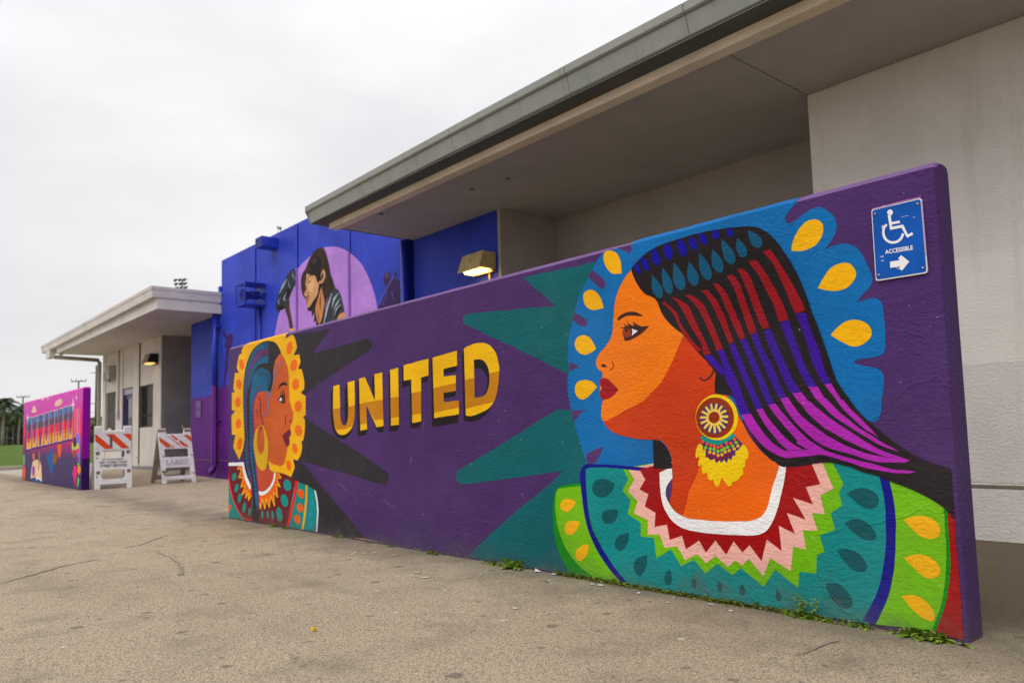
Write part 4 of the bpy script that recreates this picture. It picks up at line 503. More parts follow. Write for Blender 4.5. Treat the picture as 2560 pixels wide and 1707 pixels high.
main;scuff;bare_edge;196 150 118;1.7;0;;-6239,12 -6062,12 -5891,13 -5701,12 -5519,20 -5344,18 -5131,13 -4951,12 -4821,12 -4614,12 -4418,12 -4232,12 -4143,12 -4145,12 -4616,12 -5274,12 -6240,12
blue;singer;painted_moon;lilac;1.02;1;;-13355,2497! -13266,2710 -13179,2907 -13041,3109 -12738,3386 -12446,3569 -12317,3732 -12038,3822 -11738,3883 -11391,3910 -11033,3856 -10769,3772 -10489,3633 -10196,3426 -10010,3219 -9874,3012 -9786,2828 -9744,2689 -9705,2480! -9714,2123!
blue;singer;glove;glove;2.04;1;;-12507,3767 -12444,3719 -12334,3678! -12336,3494 -12447,3455 -12576,3361 -12674,3261 -12675,3160 -12856,3113 -13007,3105 -13109,3089 -13194,3131 -13228,3225 -13142,3316 -13141,3390 -13038,3492 -12869,3597 -12702,3714 -12588,3752
blue;singer;glove_cuff;blk3;3.06;1;;-12406,3694! -12330,3678! -12333,3485! -12399,3501 -12420,3608
blue;singer;glove_shine;gloveh;3.08;0;;-12529,3720 -12532,3707 -12541,3688 -12547,3665 -12541,3640 -12507,3610 -12463,3579 -12420,3550 -12393,3530 -12385,3532 -12412,3552 -12447,3582 -12481,3613 -12502,3639 -12516,3661 -12521,3684 -12521,3704 -12519,3718
blue;singer;glove_shine;gloveh;3.1;0;;-12773,3627 -12801,3612 -12853,3594 -12909,3573 -12964,3549 -12996,3513 -13029,3473 -13057,3436 -13084,3413 -13061,3405 -13033,3428 -12983,3457 -12927,3488 -12875,3515 -12844,3546 -12810,3576 -12780,3603 -12752,3618
blue;singer;glove_shine;gloveh;3.12;0;;-12724,3601 -12716,3581 -12708,3551 -12699,3519 -12687,3492 -12665,3469 -12640,3449 -12618,3433 -12605,3422 -12598,3423 -12611,3434 -12626,3451 -12643,3470 -12656,3491 -12675,3518 -12692,3550 -12708,3580 -12716,3601
blue;singer;glove_shine;gloveh;3.14;0;;-12773,3393 -12800,3375 -12848,3351 -12895,3324 -12925,3300 -12902,3273 -12861,3256 -12824,3248 -12803,3240 -12795,3246 -12816,3254 -12841,3267 -12855,3279 -12852,3286 -12844,3308 -12815,3339 -12784,3369 -12757,3387
blue;singer;glove_shine;gloveh;3.16;0;;-13044,3339 -13061,3326 -13091,3310 -13120,3291 -13138,3271 -13124,3251 -13098,3233 -13072,3220 -13058,3210 -13049,3212 -13063,3222 -13079,3237 -13091,3251 -13091,3263 -13087,3281 -13070,3302 -13050,3323 -13034,3335
blue;singer;glove_shade;blk3;3;1;;-12672,3448 -12575,3404 -12674,3289 -12805,3324 -12854,3404 -12754,3447
blue;singer;glove_shade;blk3;3.02;1;;-12881,3151 -12897,3122 -12977,3109 -13076,3119 -13135,3147 -13118,3176 -13037,3189 -12938,3178
blue;singer;microphone;mic;2.54;1;;-12840,3125! -12674,3246 -12659,3114 -12581,2903 -12512,2702! -12654,2711! -12726,2922 -12824,3065
blue;singer;microphone_end;bye;3.06;1;;-12487,2694 -12513,2681 -12577,2682 -12640,2696 -12667,2716 -12640,2729 -12576,2728 -12513,2713
blue;singer;hair;hair3;3.08;1;;-11476,3932 -11364,3885 -11268,3745 -11202,3585 -11150,3429 -11083,3339! -11044,3253 -11006,3168 -11183,3117 -11351,2956 -11413,2617! -11611,2641 -11683,2691! -11668,2743 -11755,2727! -11729,2873 -11812,2823! -11840,2930 -11988,3005 -12017,3134 -12137,3236 -12197,3358 -12211,3501 -12163,3606 -12040,3682 -11917,3800 -11767,3896 -11620,3936
blue;singer;hair_shade;bun;4.1;0;;-11507,3915 -11534,3911 -11574,3909 -11619,3903 -11662,3893 -11694,3872 -11725,3844 -11751,3818 -11772,3801 -11765,3798 -11744,3815 -11712,3839 -11675,3863 -11638,3880 -11605,3893 -11566,3902 -11530,3908 -11503,3911
blue;singer;hair_shade;bun;4.12;0;;-11425,3869 -11410,3838 -11390,3794 -11369,3743 -11350,3692 -11332,3641 -11313,3587 -11291,3532 -11270,3476 -11251,3416 -11234,3351 -11220,3294 -11212,3254 -11204,3253 -11212,3293 -11223,3350 -11235,3414 -11248,3474 -11263,3529 -11281,3584 -11305,3639 -11328,3690 -11353,3742 -11379,3793 -11402,3837 -11416,3869
blue;singer;hair_shade;bun;4.14;0;;-11264,3449 -11243,3415 -11217,3368 -11190,3317 -11171,3272 -11154,3232 -11143,3193 -11135,3159 -11133,3135 -11123,3134 -11126,3158 -11124,3191 -11126,3229 -11134,3270 -11162,3316 -11198,3368 -11234,3415 -11255,3449
blue;singer;hair_shade;bun;4.16;0;;-12154,3576 -12159,3558 -12173,3534 -12186,3504 -12193,3470 -12181,3425 -12163,3373 -12144,3325 -12136,3292 -12125,3291 -12134,3324 -12141,3371 -12148,3421 -12150,3463 -12153,3498 -12152,3529 -12149,3556 -12143,3574
blue;singer;hair_shade;bun;4;0;;-11379,3281 -11366,3245 -11353,3195 -11341,3139 -11341,3088 -11347,3036 -11364,2980 -11383,2930 -11399,2896 -11390,2894 -11374,2928 -11345,2976 -11318,3030 -11302,3082 -11312,3136 -11333,3193 -11357,3245 -11369,3280
blue;singer;hair_bun;bun;4.02;1;;-11464,3660 -11493,3600 -11571,3567 -11678,3568 -11786,3605 -11866,3668 -11894,3740 -11864,3801 -11783,3834 -11674,3831 -11567,3793 -11491,3730
blue;singer;hair_bun_light;62 48 48;5.04;1;;-11609,3735 -11643,3701 -11726,3699 -11809,3731 -11843,3779 -11808,3813 -11724,3814 -11642,3782
blue;singer;face;skin3;4.06;1;;-11995,3591! -11861,3539 -11685,3495 -11614,3415 -11557,3337 -11603,3182 -11750,3095 -11899,3007 -11988,2998! -12002,3104 -12031,3178 -12046,3194 -12091,3271 -12014,3343 -12043,3417 -12012,3510
blue;singer;face_light;skin3h;5.08;1;;-11729,3332 -11769,3272 -11832,3244 -11893,3258 -11930,3308 -11928,3377 -11888,3437 -11825,3465 -11763,3450 -11727,3400
blue;singer;face_light;skin3h;5.1;1;;-11880,3491 -11904,3467 -11938,3463 -11962,3481 -11963,3512 -11939,3536 -11905,3540 -11881,3521
blue;singer;face_light;skin3h;5.12;1;;-11981,3248 -12013,3227 -12047,3225 -12061,3243 -12049,3270 -12017,3291 -11984,3294 -11969,3276
blue;singer;ear;skin3;6.14;1;;-11484,3474 -11412,3549 -11342,3510 -11330,3421 -11415,3341 -11543,3335! -11557,3378 -11457,3388
blue;singer;ear_shade;mic;6.66;1;;-11467,3458 -11412,3502 -11388,3431 -11440,3396
blue;singer;eye_line;blk3;6;0;;-11962,3457 -11951,3469 -11935,3485 -11916,3502 -11895,3513 -11869,3518 -11836,3521 -11804,3521 -11781,3522 -11793,3537 -11815,3536 -11848,3535 -11885,3533 -11917,3526 -11942,3513 -11962,3495 -11979,3478 -11990,3467
blue;singer;eye_line;blk3;6.02;0;;-11977,3425 -11965,3423 -11947,3419 -11924,3416 -11901,3416 -11879,3420 -11856,3427 -11837,3434 -11823,3439 -11843,3451 -11856,3446 -11876,3439 -11896,3433 -11914,3429 -11929,3429 -11947,3432 -11963,3435 -11976,3437
blue;singer;hair_shade;blk3;5.04;1;;-11920,3591 -11684,3577 -11497,3551 -11478,3473 -11513,3411 -11563,3345! -11628,3404 -11679,3494 -11802,3536
blue;singer;nose_line;120 70 50;6.06;0;;-12019,3345 -12029,3333 -12043,3315 -12055,3296 -12057,3279 -12042,3263 -12016,3251 -11989,3243 -11963,3240 -11951,3248 -11949,3261 -11949,3275 -11948,3284 -11972,3287 -11973,3278 -11973,3265 -11975,3254 -11977,3251 -11984,3253 -12005,3259 -12024,3268 -12033,3277 -12031,3290 -12020,3309 -12006,3326 -11996,3338
blue;singer;lips;lip3;6.08;1;;-12016,3162 -11956,3181 -11905,3187 -11912,3133 -11988,3068! -12023,3108
blue;singer;lip_line;blk3;6.6;0;;-12034,3168 -12024,3173 -12009,3181 -11992,3188 -11977,3192 -11962,3193 -11943,3191 -11923,3189 -11910,3188 -11912,3202 -11926,3203 -11946,3206 -11970,3207 -11994,3206 -12014,3201 -12033,3193 -12048,3185 -12059,3179
blue;singer;neck;neck3;4.12;1;;-11472,3296! -11546,3173 -11634,3051 -11694,2937 -11638,2780 -11554,2661! -11467,2758 -11365,3011 -11405,3111
blue;singer;neck_shade;blk3;5.14;0;;-11479,3190 -11489,3162 -11507,3122 -11526,3078 -11539,3037 -11535,2997 -11526,2957 -11516,2922 -11512,2898 -11502,2897 -11506,2921 -11506,2955 -11505,2993 -11500,3030 -11496,3072 -11488,3118 -11479,3159 -11469,3188
blue;singer;neck_shade;120 80 52;5.16;0;;-11612,2898 -11608,2877 -11607,2847 -11604,2815 -11600,2787 -11585,2763 -11567,2742 -11551,2725 -11544,2713 -11534,2713 -11542,2725 -11548,2743 -11556,2763 -11561,2785 -11574,2813 -11587,2845 -11598,2876 -11602,2897
blue;singer;jaw_shade;blk3;5.5;1;;-11549,3329 -11458,3294 -11604,3141 -11721,3022 -11781,2962 -11870,2934 -11959,2960 -11988,2998! -11869,3016 -11720,3091 -11603,3182
blue;singer;shirt;shirt;5.02;1;;-10992,3172 -10887,3123 -10810,3007 -10736,2829 -10676,2604! -11470,2597! -11352,2916 -11239,3072 -11155,3139
blue;singer;shirt_shine;shirth;6.04;0;;-11125,3123 -11146,3095 -11180,3056 -11220,3013 -11257,2973 -11288,2937 -11317,2902 -11329,2863 -11343,2825 -11358,2782 -11376,2738 -11394,2698 -11410,2671 -11387,2666 -11371,2693 -11345,2730 -11313,2771 -11282,2809 -11253,2844 -11226,2879 -11212,2917 -11197,2956 -11176,3000 -11150,3047 -11124,3088 -11104,3116
blue;singer;shirt_shine;shirth;6.06;0;;-10906,3089 -10932,3078 -10974,3065 -11020,3048 -11062,3025 -11083,2990 -11100,2949 -11112,2910 -11126,2885 -11112,2881 -11098,2906 -11071,2941 -11041,2977 -11009,3005 -10984,3030 -10951,3053 -10920,3072 -10895,3083
blue;singer;shirt_shine;shirth;6.08;0;;-10855,2990 -10874,2979 -10906,2967 -10942,2951 -10978,2934 -11002,2909 -11029,2881 -11051,2855 -11071,2838 -11060,2834 -11041,2851 -11007,2873 -10971,2897 -10936,2917 -10913,2937 -10887,2957 -10864,2975 -10845,2985
blue;singer;shirt_shine;shirth;6.1;0;;-10829,2895 -10853,2889 -10892,2881 -10935,2870 -10974,2854 -11000,2827 -11023,2795 -11042,2764 -11058,2744 -11050,2742 -11033,2762 -11006,2790 -10974,2819 -10943,2840 -10914,2858 -10880,2873 -10847,2884 -10823,2891
blue;singer;shirt_shade;blk3;6.12;0;;-10759,2843 -10782,2845 -10821,2850 -10869,2850 -10915,2838 -10947,2811 -10975,2775 -10997,2740 -11013,2716 -10947,2698 -10931,2722 -10909,2756 -10884,2790 -10860,2811 -10839,2816 -10811,2815 -10779,2811 -10754,2809
blue;singer;shirt_shade;blk3;6.14;0;;-11190,2986 -11207,2954 -11236,2909 -11266,2859 -11290,2816 -11296,2776 -11298,2737 -11297,2705 -11300,2683 -11290,2681 -11287,2704 -11279,2734 -11267,2770 -11252,2807 -11237,2853 -11217,2904 -11197,2952 -11180,2984
blue;singer;shirt_shade;blk3;6.16;0;;-11079,3049 -11094,3017 -11120,2973 -11148,2924 -11170,2878 -11179,2834 -11185,2789 -11189,2749 -11194,2722 -11186,2721 -11180,2748 -11169,2786 -11155,2829 -11138,2871 -11124,2918 -11105,2969 -11086,3015 -11071,3047
blue;singer;arm;skin3;6.5;1;;-10921,2719 -10789,2759 -10691,2733 -10663,2602! -10962,2640!
blue;trombonist;painted_musician;trom;2.02;1;;-9496,3177 -9398,3148 -9379,3062 -9314,3039! -9258,3129 -9223,3106 -9267,3037! -9166,3003 -9127,2892 -9079,2757 -9055,2512! -9703,2540! -9722,2686! -9561,2818 -9471,2899 -9544,3030 -9564,3117
blue;trombonist;trombone;trom2;3.04;0;;-9281,3084 -9316,3063 -9366,3032 -9424,2994 -9481,2952 -9541,2899 -9608,2836 -9668,2777 -9710,2736 -9686,2726 -9644,2767 -9584,2826 -9518,2889 -9458,2941 -9402,2983 -9345,3021 -9295,3051 -9260,3073
blue;trombonist;musician_light;trom2;3.06;0;;-9343,2879 -9342,2866 -9344,2848 -9344,2827 -9342,2807 -9330,2789 -9315,2770 -9301,2754 -9293,2742 -9288,2743 -9296,2754 -9306,2771 -9315,2789 -9321,2807 -9328,2826 -9333,2846 -9337,2865 -9338,2879
blue;trombonist;trombone;90 80 165;3.08;0;;-9459,2876 -9491,2843 -9539,2794 -9586,2744 -9619,2710 -9599,2702 -9566,2736 -9519,2786 -9472,2835 -9439,2869
blue;trombonist;musician_light;98 66 112;3.1;1;;-9416,3116 -9431,3090 -9465,3084 -9499,3102 -9513,3132 -9498,3158 -9463,3164 -9430,3146
blue;trumpeter;painted_musician;66 38 98;2.12;1;;-15705,3130! -15651,2989 -15504,2928 -15418,2963 -15263,2934 -15246,2790 -15330,2689 -15473,2571 -15501,2309! -15673,1881! -15761,1886! -15647,2393 -15619,2652 -15679,2769 -15609,2873 -15781,3005
left;7;painted_letter;240 190 214;2.14;0;small painted letter C banded blue to yellow;-20031,754 -19475,775 -19492,1461 -20060,1452
left;7;letter_shade;66 36 104;1.66;0;;-20157,709 -19556,733 -19484,768 -19501,1412 -20097,1454 -20188,1399
left;7;letter_counter;112 44 116;2.5;0;;-20006,768 -19509,787 -19526,1444 -20033,1435
left;7;letter_band;252 178 10;3.02;0;;-20006,768 -19795,776 -19800,908 -20012,901
left;7;letter_band;252 178 10;3.04;0;;-19795,776 -19509,787 -19512,885 -19798,875
left;7;letter_band;252 178 10;3.06;0;;-19689,879 -19512,885 -19513,918 -19690,912
left;7;letter_band;244 120 40;3.08;0;;-19800,908 -19802,988 -20015,981 -20012,901
left;7;letter_band;244 120 40;3.1;0;;-19513,918 -19514,997 -19692,991 -19690,912
left;7;letter_band;226 34 62;3.12;0;;-19802,988 -19808,1160 -20022,1154 -20015,981
left;7;letter_band;84 78 92;3.14;0;;-19808,1160 -19813,1293 -20027,1288 -20022,1154
left;7;letter_band;84 78 92;3.16;0;;-19700,1242 -19521,1246 -19523,1299 -19702,1295
left;7;letter_band;62 120 172;3;0;;-19813,1293 -19817,1439 -20033,1435 -20027,1288
left;7;letter_band;62 120 172;3.02;0;;-19814,1339 -19523,1345 -19526,1444 -19817,1439
left;7;letter_band;62 120 172;3.04;0;;-19523,1299 -19523,1345 -19703,1342 -19702,1295
left;8;painted_letter;240 190 214;2.06;0;small painted letter O banded blue to yellow;-19392,787 -18900,808 -18881,1465 -19392,1454
left;8;letter_shade;66 36 104;1.58;0;;-19506,745 -18974,767 -18909,801 -18891,1417 -19425,1457 -19509,1404
left;8;letter_counter;112 44 116;2.6;0;;-19370,801 -18930,819 -18912,1448 -19369,1439
left;8;letter_band;252 178 10;3.12;0;;-19370,801 -19201,808 -19199,935 -19370,928
left;8;letter_band;252 178 10;3.14;0;;-19094,813 -18930,819 -18926,945 -19093,939
left;8;letter_band;252 178 10;3.16;0;;-19201,808 -19094,813 -19094,888 -19200,884
left;8;letter_band;244 120 40;3;0;;-19199,935 -19198,1011 -19369,1005 -19370,928
left;8;letter_band;244 120 40;3.02;0;;-18926,945 -18924,1020 -19091,1014 -19093,939
left;8;letter_band;226 34 62;3.04;0;;-19198,1011 -19196,1176 -19369,1171 -19369,1005
left;8;letter_band;226 34 62;3.06;0;;-18924,1020 -18919,1184 -19088,1179 -19091,1014
left;8;letter_band;84 78 92;3.08;0;;-19196,1176 -19195,1303 -19369,1298 -19369,1171
left;8;letter_band;84 78 92;3.1;0;;-18919,1184 -18916,1310 -19086,1305 -19088,1179
left;8;letter_band;62 120 172;3.12;0;;-19195,1303 -19193,1443 -19369,1439 -19369,1298
left;8;letter_band;62 120 172;3.14;0;;-18916,1310 -18912,1448 -19084,1445 -19086,1305
left;8;letter_band;62 120 172;3.16;0;;-19194,1366 -19085,1369 -19084,1445 -19193,1443
left;9;painted_letter;240 190 214;2;0;small painted letter M banded blue to yellow;-18817,808 -18200,833 -18180,1480 -18832,1468
left;9;letter_shade;66 36 104;1.52;0;;-18958,764 -18292,792 -18211,826 -18193,1433 -18874,1471 -18981,1418
left;9;letter_counter;112 44 116;2.54;0;;-18789,821 -18237,843 -18220,1464 -18802,1453
left;9;letter_band;252 178 10;3.06;0;;-18789,821 -18620,828 -18621,953 -18791,947
left;9;letter_band;252 178 10;3.08;0;;-18400,837 -18237,843 -18234,967 -18398,961
left;9;letter_band;244 120 40;3.1;0;;-18621,953 -18622,1029 -18792,1023 -18791,947
left;9;letter_band;244 120 40;3.12;0;;-18234,967 -18232,1042 -18397,1036 -18398,961
left;9;letter_band;244 120 40;3.14;0;;-18514,1032 -18509,1020 -18504,1033
left;9;letter_band;226 34 62;3.16;0;;-18622,1029 -18623,1192 -18796,1187 -18792,1023
left;9;letter_band;226 34 62;3;0;;-18232,1042 -18227,1203 -18395,1198 -18397,1036
left;9;letter_band;226 34 62;3.02;0;;-18584,1193 -18514,1032 -18504,1033 -18432,1197
left;9;letter_band;84 78 92;3.04;0;;-18623,1192 -18623,1318 -18799,1314 -18796,1187
left;9;letter_band;84 78 92;3.06;0;;-18227,1203 -18224,1327 -18393,1323 -18395,1198
left;9;letter_band;84 78 92;3.08;0;;-18623,1318 -18623,1280 -18584,1193 -18432,1197 -18394,1285 -18393,1323 -18456,1322 -18508,1208 -18559,1319
left;9;letter_band;62 120 172;3.1;0;;-18623,1318 -18624,1456 -18802,1453 -18799,1314
left;9;letter_band;62 120 172;3.12;0;;-18224,1327 -18220,1464 -18391,1460 -18393,1323
left;9;letter_band;62 120 172;3.14;0;;-18624,1456 -18623,1318 -18393,1323 -18391,1460 -18456,1322 -18559,1319
left;10;painted_letter;240 190 214;2.16;0;small painted letter U banded blue to yellow;-18127,835 -17665,853 -17677,1496 -18116,1488
left;10;letter_shade;66 36 104;1.5;0;;-18234,793 -17734,813 -17673,846 -17684,1450 -18144,1491 -18218,1439
left;10;letter_counter;112 44 116;2.52;0;;-18106,848 -17693,864 -17704,1480 -18096,1473
left;10;letter_band;252 178 10;3.04;0;;-18106,848 -17947,854 -17946,978 -18104,973
left;10;letter_band;252 178 10;3.06;0;;-17848,858 -17693,864 -17695,987 -17849,982
left;10;letter_band;252 178 10;3.08;0;;-17947,854 -17848,858 -17849,938 -17947,935
left;10;letter_band;244 120 40;3.1;0;;-17946,978 -17947,1053 -18103,1048 -18104,973
left;10;letter_band;244 120 40;3.12;0;;-17695,987 -17696,1061 -17849,1056 -17849,982
left;10;letter_band;226 34 62;3.14;0;;-17947,1053 -17946,1214 -18100,1210 -18103,1048
left;10;letter_band;226 34 62;3.16;0;;-17696,1061 -17700,1221 -17850,1217 -17849,1056
left;10;letter_band;84 78 92;3;0;;-17946,1214 -17945,1339 -18098,1335 -18100,1210
left;10;letter_band;84 78 92;3.02;0;;-17700,1221 -17702,1344 -17851,1341 -17850,1217
left;10;letter_band;62 120 172;3.04;0;;-17945,1339 -17946,1476 -18096,1473 -18098,1335
left;10;letter_band;62 120 172;3.06;0;;-17702,1344 -17704,1480 -17851,1477 -17851,1341
left;11;painted_letter;240 190 214;2.08;0;small painted letter N banded blue to yellow;-17625,858 -17135,878 -17125,1513 -17599,1498
left;11;letter_shade;66 36 104;1.6;0;;-17739,817 -17209,839 -17144,872 -17134,1467 -17629,1500 -17710,1449
left;11;letter_counter;112 44 116;2.62;0;;-17602,871 -17165,889 -17154,1497 -17578,1484
left;11;letter_band;252 178 10;3.14;0;;-17602,871 -17451,877 -17447,999 -17597,994
left;11;letter_band;252 178 10;3.16;0;;-17311,883 -17165,889 -17163,1010 -17308,1005
left;11;letter_band;252 178 10;3;0;;-17350,1003 -17311,883 -17308,1005
left;11;letter_band;244 120 40;3.02;0;;-17447,999 -17445,1073 -17594,1067 -17597,994
left;11;letter_band;244 120 40;3.04;0;;-17163,1010 -17162,1083 -17307,1078 -17308,1005
left;11;letter_band;244 120 40;3.06;0;;-17373,1075 -17350,1003 -17308,1005 -17307,1078
left;11;letter_band;226 34 62;3.08;0;;-17445,1073 -17440,1231 -17588,1226 -17594,1067
left;11;letter_band;226 34 62;3.1;0;;-17162,1083 -17159,1241 -17302,1236 -17307,1078
left;11;letter_band;226 34 62;3.12;0;;-17423,1232 -17373,1075 -17307,1078 -17306,1090 -17352,1234
left;11;letter_band;84 78 92;3.14;0;;-17440,1231 -17436,1354 -17584,1349 -17588,1226
left;11;letter_band;84 78 92;3.16;0;;-17159,1241 -17157,1363 -17300,1358 -17302,1236
left;11;letter_band;84 78 92;3;0;;-17436,1354 -17438,1280 -17423,1232 -17352,1234 -17391,1355
left;11;letter_band;62 120 172;3.02;0;;-17436,1354 -17432,1488 -17578,1484 -17584,1349
left;11;letter_band;62 120 172;3.04;0;;-17157,1363 -17154,1497 -17296,1492 -17300,1358
left;11;letter_band;62 120 172;3.06;0;;-17432,1488 -17436,1354 -17391,1355
left;12;painted_letter;240 190 214;2.08;0;small painted letter I banded blue to yellow;-17080,881 -16880,889 -16874,1516 -17082,1508
left;12;letter_shade;66 36 104;1.6;0;;-17125,843 -16910,852 -16884,883 -16878,1471 -17095,1510 -17128,1461
left;12;letter_counter;112 44 116;2.62;0;;-17071,893 -16892,901 -16887,1500 -17072,1493
left;12;letter_band;252 178 10;3.14;0;;-17071,893 -16892,901 -16891,1020 -17071,1013
left;12;letter_band;244 120 40;3.16;0;;-16891,1020 -16891,1092 -17071,1085 -17071,1013
left;12;letter_band;226 34 62;3;0;;-16891,1092 -16889,1248 -17072,1241 -17071,1085
left;12;letter_band;84 78 92;3.02;0;;-16889,1248 -16888,1368 -17072,1361 -17072,1241
left;12;letter_band;62 120 172;3.04;0;;-16888,1368 -16887,1500 -17072,1493 -17072,1361
left;13;painted_letter;240 190 214;2.06;0;small painted letter D banded blue to yellow;-16820,888 -16407,907 -16411,1530 -16769,1516
left;13;letter_shade;66 36 104;1.58;0;;-16919,848 -16469,869 -16414,901 -16417,1485 -16791,1518 -16855,1468
left;13;letter_counter;112 44 116;2.6;0;;-16801,901 -16432,918 -16433,1514 -16753,1501
left;13;letter_band;252 178 10;3.12;0;;-16801,901 -16659,907 -16653,1027 -16791,1021
left;13;letter_band;252 178 10;3.14;0;;-16571,911 -16432,918 -16432,1037 -16567,1031
left;13;letter_band;252 178 10;3.16;0;;-16659,907 -16571,911 -16568,983 -16656,979
left;13;letter_band;244 120 40;3;0;;-16653,1027 -16650,1099 -16786,1093 -16791,1021
left;13;letter_band;244 120 40;3.02;0;;-16432,1037 -16432,1108 -16565,1102 -16567,1031
left;13;letter_band;226 34 62;3.04;0;;-16650,1099 -16642,1254 -16773,1249 -16786,1093
left;13;letter_band;226 34 62;3.06;0;;-16432,1108 -16433,1263 -16561,1258 -16565,1102
left;13;letter_band;84 78 92;3.08;0;;-16642,1254 -16637,1374 -16763,1369 -16773,1249
left;13;letter_band;84 78 92;3.1;0;;-16433,1263 -16433,1382 -16557,1377 -16561,1258
left;13;letter_band;62 120 172;3.12;0;;-16637,1374 -16630,1506 -16753,1501 -16763,1369
left;13;letter_band;62 120 172;3.14;0;;-16433,1382 -16433,1514 -16553,1509 -16557,1377
left;13;letter_band;62 120 172;3.16;0;;-16634,1434 -16556,1437 -16553,1509 -16630,1506
left;14;painted_letter;240 190 214;2;0;small painted letter A banded blue to yellow;-16369,912 -15987,927 -15976,1541 -16345,1534
left;14;letter_shade;66 36 104;1.52;0;;-16458,873 -16045,890 -15994,921 -15983,1496 -16368,1537 -16431,1488
left;14;letter_counter;112 44 116;2.54;0;;-16351,924 -16010,938 -15999,1526 -16328,1520
left;14;letter_band;252 178 10;3.06;0;;-16351,924 -16220,929 -16217,1048 -16347,1043
left;14;letter_band;252 178 10;3.08;0;;-16138,933 -16010,938 -16008,1055 -16135,1051
left;14;letter_band;244 120 40;3.1;0;;-16217,1048 -16214,1119 -16344,1115 -16347,1043
left;14;letter_band;244 120 40;3.12;0;;-16008,1055 -16007,1126 -16133,1121 -16135,1051
left;14;letter_band;226 34 62;3.14;0;;-16214,1119 -16209,1273 -16338,1269 -16344,1115
left;14;letter_band;226 34 62;3.16;0;;-16007,1126 -16003,1278 -16129,1275 -16133,1121
left;14;letter_band;226 34 62;3;0;;-16214,1131 -16133,1133 -16131,1204 -16212,1202
left;14;letter_band;84 78 92;3.02;0;;-16209,1273 -16206,1391 -16334,1388 -16338,1269
left;14;letter_band;84 78 92;3.04;0;;-16003,1278 -16001,1396 -16126,1393 -16129,1275
left;14;letter_band;62 120 172;3.06;0;;-16206,1391 -16202,1522 -16328,1520 -16334,1388
left;14;letter_band;62 120 172;3.08;0;;-16001,1396 -15999,1526 -16122,1523 -16126,1393
left;14;letter_band;62 120 172;3.1;0;;-16204,1451 -16125,1452 -16122,1523 -16202,1522
left;13;painted_letter;240 190 214;2.12;0;small painted letter D banded blue to yellow;-15925,924 -15596,942 -15619,1542 -15911,1533
left;13;letter_shade;66 36 104;1.64;0;;-16001,885 -15644,905 -15601,936 -15622,1498 -15929,1535 -15979,1487
left;13;letter_counter;112 44 116;2.66;0;;-15910,937 -15617,952 -15636,1527 -15898,1519
left;13;letter_band;252 178 10;3;0;;-15910,937 -15797,943 -15797,1058 -15907,1053
left;13;letter_band;252 178 10;3.02;0;;-15727,946 -15617,952 -15621,1067 -15729,1061
left;13;letter_band;252 178 10;3.04;0;;-15797,943 -15727,946 -15728,1015 -15797,1012
left;13;letter_band;244 120 40;3.06;0;;-15797,1058 -15797,1127 -15906,1122 -15907,1053
left;13;letter_band;244 120 40;3.08;0;;-15621,1067 -15623,1136 -15730,1131 -15729,1061
left;13;letter_band;226 34 62;3.1;0;;-15797,1127 -15797,1278 -15903,1274 -15906,1122
left;13;letter_band;226 34 62;3.12;0;;-15623,1136 -15628,1285 -15732,1281 -15730,1131
left;13;letter_band;84 78 92;3.14;0;;-15797,1278 -15798,1394 -15900,1390 -15903,1274
left;13;letter_band;84 78 92;3.16;0;;-15628,1285 -15632,1400 -15733,1396 -15732,1281
left;13;letter_band;62 120 172;3;0;;-15798,1394 -15798,1522 -15898,1519 -15900,1390
left;13;letter_band;62 120 172;3.02;0;;-15632,1400 -15636,1527 -15735,1524 -15733,1396
left;13;letter_band;62 120 172;3.04;0;;-15798,1452 -15734,1454 -15735,1524 -15798,1522
left;fardecor;painted_cloud;236 190 178;1.56;1;;-19540,1556 -19454,1627 -19305,1688 -19108,1642 -19018,1580 -19057,1530
left;fardecor;painted_cloud;236 190 178;1.58;1;;-18534,1790 -18320,1790 -18131,1790 -18211,1765 -18422,1757
left;fardecor;painted_cloud;236 190 178;1.6;1;;-17163,1585 -17137,1644 -16923,1686 -16651,1699 -16481,1658 -16524,1608 -16700,1577 -16943,1572
left;fardecor;painted_star;252 225 238;3.62;0;;-15617,1688 -15553,1552 -15435,1532 -15550,1523 -15595,1412 -15658,1528 -15779,1548 -15660,1557
left;fardecor;painted_star;252 225 238;3.64;0;;-15356,1738 -15319,1658 -15250,1644 -15317,1640 -15343,1574 -15380,1643 -15455,1655 -15382,1661
left;fardecor;painted_star;252 225 238;3.66;0;;-17830,1790 -17788,1786 -17714,1774 -17787,1769 -17814,1707 -17854,1773 -17930,1785 -17856,1790
left;fardecor;painted_star;252 225 238;3.5;0;;-19994,1581 -19921,1456 -19781,1438 -19917,1428 -19962,1325 -20041,1432 -20176,1451 -20045,1460
left;fardecor;painted_bird;8 92 156;2.02;0;;-17396,807 -17259,710 -17199,607 -17276,533 -17127,447 -17187,344 -17338,226 -17512,383 -17706,485 -17853,680 -17610,628 -17511,725
left;fardecor;painted_figure;150 84 30;1.54;0;;-17186,688 -16804,660 -16831,580 -16958,485 -17162,444 -17257,548
left;fardecor;painted_figure;240 96 50;1.66;0;;-16840,826 -16655,853 -16480,823 -16508,696 -16597,585 -16732,610 -16810,724
left;fardecor;painted_hand;240 200 160;1.68;0;;-19259,501 -18927,544 -18517,523 -18347,416 -18234,102 -18635,146 -18884,179 -19474,132 -19408,304
left;fardecor;painted_hand;18 88 150;1.8;0;;-19341,111 -18881,152 -18191,65 -18226,60 -18789,63
left;fardecor;painted_hand;232 228 240;1.92;0;;-18885,183 -18642,200 -18251,117 -18273,101 -18595,143 -18878,123
left;fardecor;painted_flower;150 80 170;2.14;0;;-19289,395 -19078,406 -19000,311 -19055,214 -19204,179 -19335,273
